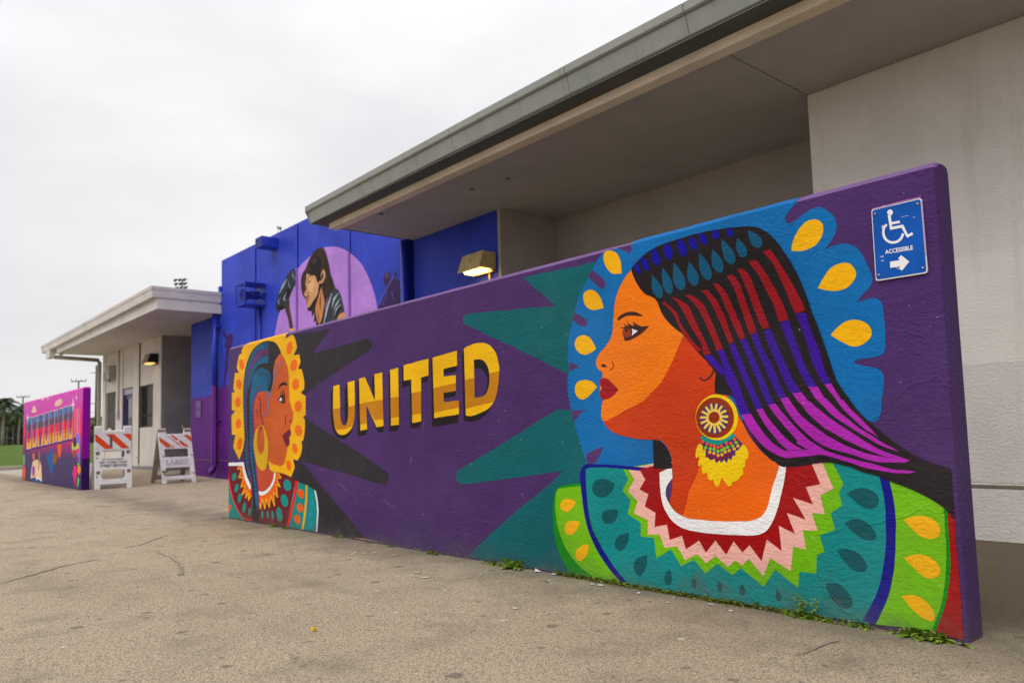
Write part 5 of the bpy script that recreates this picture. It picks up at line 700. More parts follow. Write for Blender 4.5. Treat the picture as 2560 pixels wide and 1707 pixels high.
left;fardecor;painted_flower;246 124 26;2.16;0;;-19278,663 -19110,679 -19057,583 -19176,518 -19284,565
left;fardecor;painted_feather;150 110 70;2;0;;-18658,703 -18522,711 -18517,523 -18573,303 -18657,333
left;fardecor;painted_flower;240 88 50;2.02;0;;-20436,388 -20134,375 -20073,259 -20143,90 -20375,75 -20440,252
left;fardecor;painted_flower;228 48 130;2.04;0;;-15437,469 -15234,458 -15171,380 -15248,273 -15347,72 -15447,228 -15541,306
left;fardecor;painted_flower;248 164 0;2.06;0;;-15149,466 -14955,449 -14955,358 -15080,303 -15171,380
left;fardecor;painted_leaf;100 220 90;2.08;0;;-15180,498 -15068,512 -15037,474 -15148,446
left;fardecor;painted_leaf;100 220 90;2.1;0;;-15136,289 -15047,226 -15131,79 -15179,117
left;fardecor;painted_person;150 82 40;2.12;0;;-15575,723 -15343,749 -15279,669 -15388,589 -15536,602
left;fardecor;painted_person;60 48 60;2.34;0;;-15503,925 -15388,957 -15297,896 -15262,815 -15462,776 -15555,844
left;fardecor;painted_person;196 190 90;2.26;0;;-15646,859 -15382,883 -15121,841 -15115,762 -15637,750
left;fardecor;painted_person;120 220 80;2.3;0;;-15578,763 -15346,789 -15285,742 -15517,730
left;fardecor;painted_flower;226 50 130;1.92;0;;-15669,777 -15091,814 -15081,683 -15279,669 -15630,669
left;fardecor;painted_flower;130 110 210;1.84;0;;-15394,1031 -15249,1015 -15016,932 -15012,513 -15209,504 -15296,882
left;fardecor;painted_flower;130 60 150;1.96;0;;-15276,630 -15104,617 -15068,512 -15238,511
left;fardecor;painted_streak;226 120 150;1.28;0;;-15487,1465 -15382,1467 -15366,963 -15470,958
left;fardecor;painted_streak;240 150 120;1.3;0;;-15312,1458 -15209,1460 -15193,961 -15296,955
left;fardecor;painted_streak;200 110 200;1.32;0;;-15168,1452 -15067,1454 -15052,959 -15153,953
left;fardecor;painted_streak;130 100 200;1.34;0;;-20315,1633 -20240,1634 -20296,1342 -20352,1340
left;fardecor;painted_leaf;110 160 110;1.76;0;;-20440,627 -20214,636 -20149,493 -20247,390 -20419,405
sign;symbol;wheelchair_symbol;white;1;0;;-1308,1642 -1296,1640 -1293,1582 -1302,1581
sign;symbol;wheelchair_symbol;white;1.02;1;;-1287,1649 -1288,1643 -1293,1640 -1298,1640 -1304,1643 -1308,1648 -1309,1654 -1307,1659 -1302,1663 -1297,1663 -1291,1660 -1288,1655
sign;symbol;wheelchair_symbol;white;1.14;0;;-1296,1611 -1264,1610 -1262,1600 -1294,1601
sign;symbol;wheelchair_symbol;white;1.26;0;;-1293,1592 -1251,1591 -1236,1548 -1220,1554 -1216,1544 -1240,1536 -1258,1580 -1302,1581
sign;symbol;wheelchair_symbol;white;1.08;0;;-1317,1610 -1319,1608 -1323,1605 -1326,1602 -1330,1597 -1332,1592 -1333,1586 -1334,1580 -1334,1574 -1334,1568 -1333,1562 -1331,1556 -1329,1550 -1326,1545 -1323,1541 -1319,1537 -1315,1533 -1311,1530 -1306,1527 -1302,1525 -1297,1524 -1291,1523 -1286,1523 -1281,1523 -1276,1524 -1271,1526 -1267,1529 -1262,1532 -1259,1535 -1256,1540 -1253,1545 -1251,1550 -1249,1553 -1258,1558 -1259,1555 -1261,1551 -1263,1546 -1266,1542 -1269,1540 -1272,1537 -1275,1535 -1279,1534 -1283,1533 -1287,1533 -1292,1533 -1296,1533 -1299,1535 -1303,1536 -1307,1538 -1310,1541 -1313,1543 -1316,1546 -1318,1550 -1320,1554 -1322,1558 -1323,1563 -1324,1568 -1325,1573 -1325,1578 -1324,1583 -1323,1588 -1321,1592 -1319,1595 -1316,1598 -1313,1600 -1311,1602
sign;symbol;arrow;white;1.1;0;;-1311,1454 -1273,1453 -1279,1461 -1267,1472 -1238,1441 -1268,1410 -1278,1422 -1273,1428 -1312,1429
sign;symbol;scratch;white;1.52;0;;-1349,1480 -1346,1480 -1341,1479 -1337,1479 -1336,1479 -1337,1479 -1341,1477 -1346,1475 -1348,1473 -1345,1470 -1341,1469 -1337,1469 -1336,1469 -1338,1469 -1343,1467 -1348,1466 -1351,1464 -1348,1462 -1343,1462 -1338,1462 -1337,1464 -1338,1464 -1343,1462 -1349,1461 -1352,1460 -1351,1457 -1348,1458 -1342,1460 -1337,1461 -1334,1463 -1338,1465 -1343,1465 -1348,1464 -1349,1463 -1347,1463 -1342,1465 -1337,1466 -1334,1468 -1337,1471 -1341,1472 -1345,1472 -1346,1472 -1344,1473 -1340,1475 -1336,1477 -1333,1480 -1337,1482 -1341,1482 -1346,1482 -1349,1482
sign;symbol;scratch;white;1.54;0;;-1334,1596 -1333,1597 -1332,1598 -1330,1600 -1329,1601 -1328,1602 -1328,1604 -1327,1605 -1327,1606 -1330,1607 -1331,1606 -1331,1605 -1332,1604 -1333,1603 -1334,1601 -1335,1600 -1336,1599
sign;symbol;scratch;white;1.56;0;;-1258,1622 -1255,1622 -1251,1622 -1247,1622 -1242,1622 -1238,1622 -1234,1622 -1230,1621 -1228,1621 -1228,1622 -1230,1622 -1234,1623 -1238,1623 -1243,1623 -1247,1623 -1251,1623 -1255,1623 -1258,1623
sign;symbol;scratch;white;1.4;0;;-1211,1608 -1210,1609 -1208,1609 -1207,1610 -1205,1610 -1206,1612 -1207,1612 -1209,1611 -1211,1611 -1212,1611
sign;symbol;scratch;white;1.42;0;;-1291,1426 -1289,1425 -1287,1424 -1284,1422 -1282,1421 -1280,1419 -1277,1418 -1276,1417 -1274,1416 -1274,1417 -1275,1418 -1277,1419 -1279,1420 -1281,1422 -1284,1423 -1286,1425 -1289,1426 -1291,1428
sign;symbol;scratch;white;1.44;0;;-1324,1683 -1322,1682 -1319,1681 -1316,1680 -1314,1680 -1313,1682 -1315,1683 -1318,1684 -1321,1685 -1324,1685
sign;symbol;scratch;190 120 190;1.46;0;;-1366,1680 -1358,1680 -1345,1680 -1332,1680 -1318,1680 -1306,1680 -1294,1681 -1281,1682 -1269,1683 -1255,1683 -1241,1683 -1228,1683 -1216,1683 -1204,1683 -1194,1683 -1185,1683 -1178,1683 -1179,1686 -1185,1686 -1194,1686 -1205,1686 -1216,1686 -1228,1686 -1242,1686 -1256,1686 -1269,1686 -1282,1685 -1295,1684 -1307,1684 -1319,1683 -1332,1683 -1346,1683 -1358,1683 -1367,1684
sign;symbol;scratch;190 120 190;1.48;0;;-1178,1667 -1178,1648 -1178,1621 -1178,1592 -1178,1567 -1178,1548 -1177,1531 -1177,1516 -1177,1501 -1177,1487 -1176,1474 -1176,1462 -1176,1454 -1174,1454 -1174,1462 -1174,1474 -1175,1487 -1175,1501 -1175,1515 -1175,1531 -1175,1548 -1176,1567 -1176,1592 -1176,1621 -1176,1648 -1176,1667
"""

PM = {}
def rgb_of(key): return PAL[key] if key in PAL else tuple(int(v) for v in key.split(' '))
def paint(key):
    if key not in PM: PM[key] = stucco('mural_paint', alb(rgb_of(key), WALL_K), mural=True)
    return PM[key]
def flat_paint(key):
    k = 'flat_' + key
    if k not in PM: PM[k] = plain('sign_print', alb(rgb_of(key), 1.0), 0.45, scale=9, var=0.05, spec=0.15)
    return PM[k]

M = {}
M['purple'] = stucco('purple_wall_paint', alb((72, 47, 99), WALL_K), blotch=0.25, blotch_col=alb((64, 38, 82), WALL_K), mural=True)
q = NT('sunset_wall_paint'); z = q.sep()[2]
zz = q.math('ADD', z, q.math('MULTIPLY', q.noise(2.0, 4), 0.22))
q.base(q.ramp(q.math('DIVIDE', zz, 2.0), [(0.0, alb((54, 34, 86))), (0.36, alb((62, 38, 96))), (0.47, alb((150, 28, 104))), (0.60, alb((214, 14, 88))), (0.72, alb((214, 36, 118))), (0.84, alb((198, 74, 172))), (1.0, alb((208, 78, 178)))]))
q.bump(q.noise(42, 3), 0.4, 0.01); M['sunset'] = q.set(0.6, 0, 0.25)
M['violet'] = stucco('violet_end_paint', alb((132, 20, 150))); M['violet_dark'] = stucco('dark_violet_end_paint', alb((54, 24, 84)))
M['blue'] = stucco('blue_building_paint', alb((54, 70, 184)), 0.7, 0.25, 0.006, 0.45, 0.18, 0.35, alb((38, 46, 150)))
M['blue_purple'] = stucco('purple_base_paint', alb((98, 38, 128)), 0.7, 0.25, 0.006, 0.5, 0.2, 0.3, alb((70, 24, 96)))
M['blue_metal'] = plain('blue_metal_paint', alb((44, 60, 178)), 0.35, 0, 0.1)
M['purple_metal'] = plain('purple_metal_paint', alb((92, 26, 124)), 0.35, 0, 0.1)
M['tan'] = stucco('tan_stucco', (0.74, 0.70, 0.66), 0.8, 0.42, 0.014, 0.8, 0.06, 0.12, (0.34, 0.29, 0.25), pits=0.8)
M['tan_light'] = stucco('pale_patch_stucco', (0.78, 0.735, 0.69), 0.8, 0.42, 0.014, 0.8, 0.05, pits=0.7)
M['tan_grey'] = stucco('grey_patch_stucco', (0.67, 0.64, 0.61), 0.8, 0.5, 0.014, 0.8, 0.08, pits=0.7)
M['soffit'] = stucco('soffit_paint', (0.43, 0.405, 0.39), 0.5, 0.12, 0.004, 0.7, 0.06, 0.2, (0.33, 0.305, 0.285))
M['beam'] = stucco('beam_paint', (0.76, 0.67, 0.55), 0.6, 0.15, 0.004, 0.7, 0.1, 0.45, (0.52, 0.40, 0.25))
q = NT('green_fascia_metal'); v = q.noise(0.9, 6, 0.62, stretch=(1, 1, 0.3)); w = q.noise(7, 4)
c = q.mix(q.ramp(v, [(0.32, 0.0), (0.7, 1.0)]), (0.225, 0.25, 0.23), (0.31, 0.315, 0.295)); c = q.mix(0.22, c, q.ramp(w, [(0.3, 0.6), (0.7, 1.0)]), 'MULTIPLY')
dr_ = q.noise(3.0, 5, 0.7, stretch=(4.0, 1, 0.35)); c = q.mix(q.ramp(dr_, [(0.55, 0.0), (0.72, 0.38)]), c, (0.12, 0.125, 0.105)); c = q.mix(q.ramp(q.noise(1.3, 4), [(0.6, 0.0), (0.75, 0.3)]), c, (0.30, 0.285, 0.24))
q.base(c); q.bump(q.noise(2.2, 4), 0.35, 0.03); M['fascia'] = q.set(0.5, 0.0, 0.4)
M['white'] = stucco('white_wall_paint', (0.66, 0.615, 0.57), 0.8, 0.3, 0.006, 0.7, 0.07, 0.25, (0.42, 0.385, 0.345), pits=0.4)
M['grey_wall'] = stucco('grey_wall_paint', (0.30, 0.275, 0.275), 0.8, 0.25, 0.005, 0.7, 0.1, 0.3, (0.22, 0.205, 0.21))
M['grey_patch'] = stucco('grey_overpaint', (0.245, 0.24, 0.265), 0.8, 0.25, 0.005, 0.7, 0.12)
M['white_fascia'] = stucco('weathered_white_paint', (0.62, 0.59, 0.57), 0.5, 0.15, 0.004, 0.65, 0.08, 0.35, (0.40, 0.36, 0.31))
M['lilac_fascia'] = M['white_fascia']
M['pipe'] = plain('galvanised_pipe', (0.46, 0.43, 0.39), 0.5, 0.2, 0.2)
M['dark_glass'] = plain('dark_window_glass', (0.022, 0.021, 0.02), 0.08, 0, 0.3, 2, 0, 0.6)
M['screen'] = plain('window_security_screen', (0.13, 0.12, 0.11), 0.6, 0.2, 0.3, 3)
M['frame_dark'] = plain('dark_window_frame', (0.05, 0.045, 0.042), 0.5)
M['navy_metal'] = plain('navy_door_paint', (0.055, 0.05, 0.14), 0.4); M['lilac_panel'] = plain('lilac_transom', (0.42, 0.38, 0.46), 0.6)
M['lamp_gold'] = plain('brushed_bronze_housing', (0.56, 0.44, 0.19), 0.4, 0.2, 0.2, 14); M['lamp_black'] = plain('black_lamp_housing', (0.022, 0.02, 0.018), 0.35, 0.2)
M['lamp_rust'] = plain('rusty_lamp_front', (0.27, 0.17, 0.12), 0.6, 0.2, 0.3)
M['plastic'] = plain('white_barricade_plastic', (0.86, 0.855, 0.84), 0.45, 0, 0.08, 12); M['plastic_old'] = plain('scuffed_white_plastic', (0.83, 0.81, 0.81), 0.5, 0, 0.14, 14)
M['plastic_back'] = plain('dirty_plastic_leg', (0.34, 0.29, 0.23), 0.6, 0, 0.25, 9)
M['sheeting'] = plain('white_reflective_sheeting', (0.76, 0.75, 0.74), 0.35, 0, 0.06, 14); M['orange'] = plain('orange_reflective_sheeting', (0.80, 0.075, 0.008), 0.35, 0, 0.1, 10)
M['orange_worn'] = plain('worn_orange_sheeting', (0.66, 0.10, 0.03), 0.45, 0, 0.15, 10)
M['ink'] = plain('stencil_ink', (0.035, 0.05, 0.045), 0.6); M['ink_faint'] = plain('faded_marker', (0.47, 0.42, 0.47), 0.6); M['hole'] = plain('dark_bolt_recess', (0.16, 0.15, 0.11), 0.7)
M['reflector'] = plain('dark_plate', (0.10, 0.10, 0.08), 0.5); M['metal'] = plain('steel_screw', (0.35, 0.34, 0.33), 0.35, 0.8)
M['box_grey'] = plain('grey_meter_box', (0.34, 0.32, 0.29), 0.5); M['box_yellow'] = plain('yellowed_label', (0.55, 0.45, 0.16), 0.6); M['box_white'] = plain('pale_label', (0.6, 0.56, 0.5), 0.6)
M['wood'] = plain('weathered_pole_wood', (0.10, 0.085, 0.07), 0.8); M['steel_far'] = plain('galvanised_far', (0.24, 0.25, 0.25), 0.6); M['dark_far'] = plain('dark_floodlight', (0.04, 0.05, 0.055), 0.6)
M['trunk'] = plain('palm_trunk_bark', (0.27, 0.23, 0.19), 0.9, 0, 0.25, 3); M['bark'] = plain('tree_bark', (0.15, 0.12, 0.09), 0.9, 0, 0.25, 5)
def leafmat(name, a, b):
    q = NT(name); q.base(q.mix(q.ramp(q.noise(1.7, 3), [(0.35, 0.0), (0.65, 1.0)]), a, b)); return q.set(0.6, 0, 0.3)
M['palm_leaf'] = leafmat('palm_leaf', (0.035, 0.06, 0.03), (0.07, 0.105, 0.045)); M['leaf'] = leafmat('olive_leaf', (0.075, 0.095, 0.03), (0.15, 0.15, 0.055)); M['hedge'] = leafmat('hedge_leaf', (0.03, 0.045, 0.02), (0.055, 0.075, 0.03))
M['weed'] = NT('weed_leaf'); M['weed'].base(M['weed'].mix(M['weed'].ramp(M['weed'].noise(26, 2), [(0.35, 0.0), (0.65, 1.0)]), (0.075, 0.15, 0.012), (0.22, 0.31, 0.035))); M['weed'] = M['weed'].set(0.55, 0, 0.3)
M['moss'] = NT('moss_leaf'); M['moss'].base(M['moss'].mix(M['moss'].ramp(M['moss'].noise(30, 2), [(0.35, 0.0), (0.65, 1.0)]), (0.11, 0.18, 0.012), (0.30, 0.34, 0.035))); M['moss'] = M['moss'].set(0.7, 0, 0.2)
q = NT('lawn_grass'); v = q.noise(0.35, 5); w = q.noise(9, 4)
q.base(q.mix(0.4, q.mix(q.ramp(v, [(0.3, 0.0), (0.7, 1.0)]), (0.06, 0.125, 0.012), (0.12, 0.175, 0.025)), q.ramp(w, [(0.3, 0.4), (0.7, 1.0)]), 'MULTIPLY')); q.bump(w, 0.8, 0.04); M['lawn'] = q.set(0.9, 0, 0.1)
M['concrete'] = plain('pale_concrete', (0.42, 0.37, 0.31), 0.85, 0, 0.12, 3, 0.2); M['kerb'] = plain('kerb_concrete', (0.36, 0.33, 0.28), 0.85, 0, 0.15, 3, 0.2)
M['earth'] = plain('bare_earth', (0.16, 0.13, 0.10), 0.95)
M['far_wall'] = plain('far_beige_wall', (0.45, 0.40, 0.32), 0.8); M['mesh'] = plain('chain_link', (0.16, 0.17, 0.16), 0.6)
# worn tan seal-coated asphalt with exposed stone, gum spots and fine pale chips
q = NT('worn_asphalt'); sx = q.sep()
big = q.ramp(q.noise(0.55, 6, 0.6), [(0.3, (0.54, 0.43, 0.295)), (0.52, (0.63, 0.51, 0.355)), (0.75, (0.70, 0.575, 0.405))])
st1 = q.noise(135, 4, 0.72); st2 = q.voro(135, 'F1', 'Color'); st3 = q.noise(280, 2, 0.6)
c = q.mix(0.80, big, q.ramp(st1, [(0.33, 0.05), (0.44, 0.5), (0.55, 1.0), (0.75, 1.3)]), 'MULTIPLY')
c = q.mix(q.ramp(st1, [(0.56, 0.0), (0.70, 0.7)]), c, (0.68, 0.58, 0.43))
c = q.mix(0.55, c, q.ramp(q.noise(55, 3, 0.7), [(0.34, 0.45), (0.5, 0.9), (0.66, 1.15)]), 'MULTIPLY')
vc = q.n('ShaderNodeSeparateColor'); q.l(st2, vc.inputs[0])
c = q.mix(q.ramp(vc.outputs[0], [(0.0, 0.0), (0.82, 0.0), (0.9, 0.55), (1.0, 0.8)]), c, (0.15, 0.13, 0.105))
c = q.mix(q.ramp(vc.outputs[1], [(0.86, 0.0), (0.93, 0.55)]), c, (0.60, 0.51, 0.38))
c = q.mix(q.ramp(st3, [(0.32, 0.6), (0.46, 0.0)]), c, (0.10, 0.082, 0.062)); c = q.mix(q.ramp(st3, [(0.56, 0.0), (0.68, 0.55)]), c, (0.74, 0.64, 0.48))
pat = q.noise(3.2, 5, 0.65); c = q.mix(q.ramp(pat, [(0.50, 0.0), (0.74, 0.5)]), c, (0.19, 0.16, 0.122))
def spots(scale, size, keep, offs):
    vv = q.n('ShaderNodeTexVoronoi'); vv.inputs['Scale'].default_value = scale; vv.voronoi_dimensions = '2D'; mpp = q.n('ShaderNodeMapping'); mpp.inputs['Location'].default_value = offs; q.l(q.pos, mpp.inputs[0])
    ad = q.n('ShaderNodeVectorMath'); ad.operation = 'MULTIPLY_ADD'; nn = q.n('ShaderNodeTexNoise'); nn.inputs['Scale'].default_value = 30; q.l(q.pos, nn.inputs['Vector'])
    q.l(nn.outputs['Color'], ad.inputs[0]); ad.inputs[1].default_value = (0.03, 0.03, 0); q.l(mpp.outputs[0], ad.inputs[2]); q.l(ad.outputs[0], vv.inputs['Vector'])
    sc_ = q.n('ShaderNodeSeparateColor'); q.l(vv.outputs['Color'], sc_.inputs[0])
    on = q.ramp(sc_.outputs[0], [(keep, 0.0), (keep + 0.03, 1.0)])
    d = q.math('SUBTRACT', q.math('MULTIPLY', sc_.outputs[1], size), vv.outputs['Distance'])
    return q.math('MULTIPLY', q.ramp(d, [(0.0, 0.0), (0.005*scale, 1.0)]), on)
c = q.mix(q.math('MULTIPLY', spots(2.7, 0.095, 0.30, (3.1, 1.7, 0)), 0.6), c, (0.10, 0.088, 0.075))
c = q.mix(q.math('MULTIPLY', spots(5.5, 0.11, 0.45, (0.4, 5.2, 0)), 0.55), c, (0.12, 0.10, 0.085))
c = q.mix(q.math('MULTIPLY', spots(4.0, 0.07, 0.86, (7.4, 2.2, 0)), 0.8), c, (0.70, 0.66, 0.62))
sm = q.noise(0.8, 5, 0.6, stretch=(0.5, 2.2, 1)); c = q.mix(q.ramp(sm, [(0.57, 0.0), (0.72, 0.42)]), c, (0.22, 0.185, 0.15))
# grime and old overspray along the wall foot, widened into a painted contact shadow
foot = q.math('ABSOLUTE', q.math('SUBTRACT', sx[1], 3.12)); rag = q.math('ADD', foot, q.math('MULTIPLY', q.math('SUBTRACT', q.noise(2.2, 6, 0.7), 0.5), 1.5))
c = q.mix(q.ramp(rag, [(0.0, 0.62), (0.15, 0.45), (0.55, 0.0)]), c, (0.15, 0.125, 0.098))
# ground behind the wall painted browner to imitate canopy and wall shade
wy = q.math('ADD', sx[1], q.math('MULTIPLY', q.math('SUBTRACT', q.noise(1.8, 6, 0.65), 0.5), 0.9)); canopy_shade = q.math('MULTIPLY', q.ramp(q.math('DIVIDE', q.math('SUBTRACT', wy, 3.1), 1.0), [(0.0, 0.0), (0.55, 0.9)]), q.ramp(q.math('DIVIDE', q.math('ADD', sx[0], 9.0), 2.0), [(0.2, 0.0), (0.8, 1.0)]))
c = q.mix(canopy_shade, c, q.mix(q.ramp(st1, [(0.3, 0.0), (0.6, 1.0)]), (0.085, 0.066, 0.041), (0.15, 0.118, 0.076)))
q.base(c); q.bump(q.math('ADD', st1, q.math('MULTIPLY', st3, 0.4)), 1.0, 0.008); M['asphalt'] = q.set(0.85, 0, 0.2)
def emit(name, col, s):
    q = NT(name); q.base((0.9, 0.8, 0.5)); q.b.inputs['Emission Color'].default_value = (*col, 1); q.b.inputs['Emission Strength'].default_value = s; return q.m
M['lens'] = emit('lit_lamp_lens', (1.0, 0.62, 0.16), 7.0); M['lens_dim'] = emit('lit_amber_lens', (1.0, 0.60, 0.12), 1.3)

# ------------------------------------------------------------------ helpers
ORG = {}
def org(p):
    while p is not None:
        if p.name in ORG: return ORG[p.name]
        p = p.parent
    return Vector((0, 0, 0))
def tag(o, label=None, cat=None, group=None, kind=None):
    if label: o['label'] = label
    if cat: o['category'] = cat
    if group: o['group'] = group
    if kind: o['kind'] = kind
    return o
def thing(name, label, cat, loc, group=None):
    o = D.objects.new(name, None); COL.objects.link(o); o.location = loc; o.empty_display_size = 0.2
    ORG[o.name] = Vector(loc); return tag(o, label, cat, group)
def mesh(name, verts, faces, mat, parent=None, smooth=False, label=None):
    """one mesh object; verts are world coordinates, kept relative to the thing it belongs to"""
    o0 = org(parent) if parent is not None else Vector((0, 0, 0))
    me = D.meshes.new(name); me.from_pydata([Vector(v) - o0 for v in verts], [], faces); me.update()
    for m in (mat if isinstance(mat, (list, tuple)) else [mat]): me.materials.append(m)
    if smooth:
        for p in me.polygons: p.use_smooth = True
    o = D.objects.new(name, me); COL.objects.link(o)
    if parent is not None: o.parent = parent
    if label: o['label'] = label
    return o
class G:
    def __init__(s): s.v = []; s.f = []
    def add(s, vs, fs):
        n = len(s.v); s.v += [Vector(v) for v in vs]; s.f += [tuple(i + n for i in f) for f in fs]; return s
    def box(s, x0, x1, y0, y1, z0, z1):
        return s.add([(x0, y0, z0), (x1, y0, z0), (x1, y1, z0), (x0, y1, z0), (x0, y0, z1), (x1, y0, z1), (x1, y1, z1), (x0, y1, z1)],
                     [(0, 3, 2, 1), (4, 5, 6, 7), (0, 1, 5, 4), (1, 2, 6, 5), (2, 3, 7, 6), (3, 0, 4, 7)])
    def tube(s, pts, r, n=10, r1=None, cap=True):
        pts = [Vector(p) for p in pts]; m = len(pts); rings = []
        for i, p in enumerate(pts):
            t = (pts[min(i + 1, m - 1)] - pts[max(i - 1, 0)]).normalized()
            a = t.orthogonal().normalized() if abs(t.z) > 0.99 else t.cross(Vector((0, 0, 1))).normalized(); b = t.cross(a)
            rr = r if r1 is None else r + (r1 - r)*i/(m - 1)
            rings.append([p + (a*math.cos(2*math.pi*k/n) + b*math.sin(2*math.pi*k/n))*rr for k in range(n)])
        n0 = len(s.v)
        for ring in rings: s.v += ring
        for i in range(m - 1):
            for k in range(n): s.f.append((n0 + i*n + k, n0 + i*n + (k + 1) % n, n0 + (i + 1)*n + (k + 1) % n, n0 + (i + 1)*n + k))
        if cap: s.f.append(tuple(n0 + k for k in range(n))[::-1]); s.f.append(tuple(n0 + (m - 1)*n + k for k in range(n)))
        return s
    def prism(s, prof, x0, x1, ax='x', fn=None):
        """closed profile extruded along X (prof in y,z) or Y (prof in x,z)"""
        n = len(prof)
        if ax == 'x': a = [(x0, p[0], p[1]) for p in prof]; b = [(x1, p[0], p[1]) for p in prof]
        else: a = [(p[0], x0, p[1]) for p in prof]; b = [(p[0], x1, p[1]) for p in prof]
        if fn: a = [fn(v) for v in a]; b = [fn(v) for v in b]
        return s.add(a + b, [tuple(range(n))[::-1], tuple(range(n, 2*n))] + [(i, (i + 1) % n, n + (i + 1) % n, n + i) for i in range(n)])
    def plate(s, loops, depth, to3d):
        """flat outline with holes given thickness; to3d(u, v, d) -> world"""
        flat = [p for l in loops for p in l]; tris = tessellate_polygon([[Vector((p[0], p[1], 0)) for p in l] for l in loops]); n = len(flat)
        vs = [to3d(p[0], p[1], 0) for p in flat] + [to3d(p[0], p[1], depth) for p in flat]
        fs = [tuple(t) for t in tris] + [tuple(i + n for i in t)[::-1] for t in tris]; k = 0
        for l in loops:
            m = len(l); fs += [(k + i, k + (i + 1) % m, n + k + (i + 1) % m, n + k + i) for i in range(m)]; k += m
        return s.add(vs, fs)
    def obj(s, name, mat, parent=None, smooth=False, label=None, bevel=0.0, seg=2):
        o = mesh(name, s.v, s.f, mat, parent, smooth, label); fix(o.data)
        if bevel:
            m = o.modifiers.new('bevel', 'BEVEL'); m.width = bevel; m.segments = seg; m.limit_method = 'ANGLE'; m.angle_limit = R(40)
        return o
def fix(me):
    bm = bmesh.new(); bm.from_mesh(me); bmesh.ops.recalc_face_normals(bm, faces=bm.faces); bm.to_mesh(me); bm.free()
def box(name, x0, x1, y0, y1, z0, z1, mat, parent, bevel=0.0, label=None): return G().box(x0, x1, y0, y1, z0, z1).obj(name, mat, parent, label=label, bevel=bevel)
def text(name, body, mat, parent, to3d, w, h, label=None):
    cu = D.curves.new('t', 'FONT'); cu.body = body; cu.resolution_u = 2; cu.offset = 0.025; o = D.objects.new('t', cu); COL.objects.link(o)
    me = o.evaluated_get(bpy.context.evaluated_depsgraph_get()).to_mesh()
    xs = [v.co.x for v in me.vertices]; ys = [v.co.y for v in me.vertices]; x0, x1, y0, y1 = min(xs), max(xs), min(ys), max(ys)
    vs = [to3d((v.co.x - x0)/(x1 - x0)*w, (v.co.y - y0)/(y1 - y0)*h) for v in me.vertices]; fs = [tuple(p.vertices) for p in me.polygons]
    D.objects.remove(o); return mesh(name, vs, fs, mat, parent, label=label)
def hand_edge(P, amp=0.0026):
    """a brushed outline: long runs are subdivided and every point wanders a couple of millimetres"""
    out = []; n = len(P)
    for i in range(n):
        a, b = P[i], P[(i + 1) % n]; l = math.hypot(b[0] - a[0], b[1] - a[1]); m = max(1, min(14, int(l/0.05)))
        for k in range(m):
            u = k/m; x, z = a[0] + (b[0] - a[0])*u, a[1] + (b[1] - a[1])*u; s = min(1.0, l/0.02)
            out.append((x + amp*s*mnoise.noise(Vector((x*22, z*22, 1.5))), z + amp*s*mnoise.noise(Vector((x*22, z*22, 8.5)))))
    return out
def smooth_loop(L, sub=4):
    """closed Catmull-Rom through [(x, z, corner)]"""
    n = len(L); out = []
    for i in range(n):
        p0, p1, p2, p3 = L[i - 1], L[i], L[(i + 1) % n], L[(i + 2) % n]
        out.append((p1[0], p1[1]))
        a = p1 if p1[2] else p0; d = p2 if p2[2] else p3
        ch = math.hypot(p2[0] - p1[0], p2[1] - p1[1])
        if ch < 0.012: continue
        # tangents limited to the chord so tight corners do not loop
        t1 = ((p2[0] - a[0])*(1 if p1[2] else 0.5), (p2[1] - a[1])*(1 if p1[2] else 0.5)); t2 = ((d[0] - p1[0])*(1 if p2[2] else 0.5), (d[1] - p1[1])*(1 if p2[2] else 0.5))
        def lim(t):
            l = math.hypot(*t); return t if l <= ch or l == 0 else (t[0]*ch/l, t[1]*ch/l)
        t1, t2 = lim(t1), lim(t2); m = sub if ch > 0.03 else 2
        for k in range(1, m):
            t = k/m; h00 = 2*t**3 - 3*t*t + 1; h10 = t**3 - 2*t*t + t; h01 = -2*t**3 + 3*t*t; h11 = t**3 - t*t
            out.append((h00*p1[0] + h10*t1[0] + h01*p2[0] + h11*t2[0], h00*p1[1] + h10*t1[1] + h01*p2[1] + h11*t2[1]))
    return out
def gz(x, y):
    """paving rises gently away along the walls and up to the far doorway"""
    P = ((-40, 0.09), (-20.5, 0.072), (-15, 0.05), (-9, 0.0), (50, 0.0)); z = P[0][1]
    for (a, za), (b, zb) in zip(P, P[1:]):
        if a <= x <= b: z = za + (zb - za)*(x - a)/(b - a)
    t = min(1, max(0, (y - 4.2)/1.4)); t = t*t*(3 - 2*t)
    return z + t*min(1, max(0, (-15.5 - x)/5.0))*0.085

# ------------------------------------------------------------------ ground
def sheet(name, xs, ys, zf, mat, label=None, kind='structure'):
    v = [(x, y, zf(x, y)) for y in ys for x in xs]; n = len(xs)
    f = [(j*n + i, j*n + i + 1, (j + 1)*n + i + 1, (j + 1)*n + i) for j in range(len(ys) - 1) for i in range(n - 1)]
    o = mesh(name, v, f, mat, None, True); return tag(o, label, None, None, kind)
def rng(a, b, s):
    n = max(1, round((b - a)/s)); return [a + (b - a)*i/n for i in range(n + 1)]
sheet('ground', [-900, -300, -120, -60, -33, 20, 120, 400], [-600, -100, -20, 8, 40, 150, 600, 1500], lambda x, y: -0.12 if x > -40 else (-1.0 if x > -120 else 0.6), M['earth'], 'bare earth reaching to the horizon')
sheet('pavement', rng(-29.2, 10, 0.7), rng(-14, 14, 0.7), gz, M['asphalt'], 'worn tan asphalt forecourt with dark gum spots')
sheet('sidewalk', rng(-29.2, -27.2, 1), rng(-14, 14, 0.7), lambda x, y: gz(x, y) + 0.004, M['concrete'], 'pale concrete strip beside the kerb')
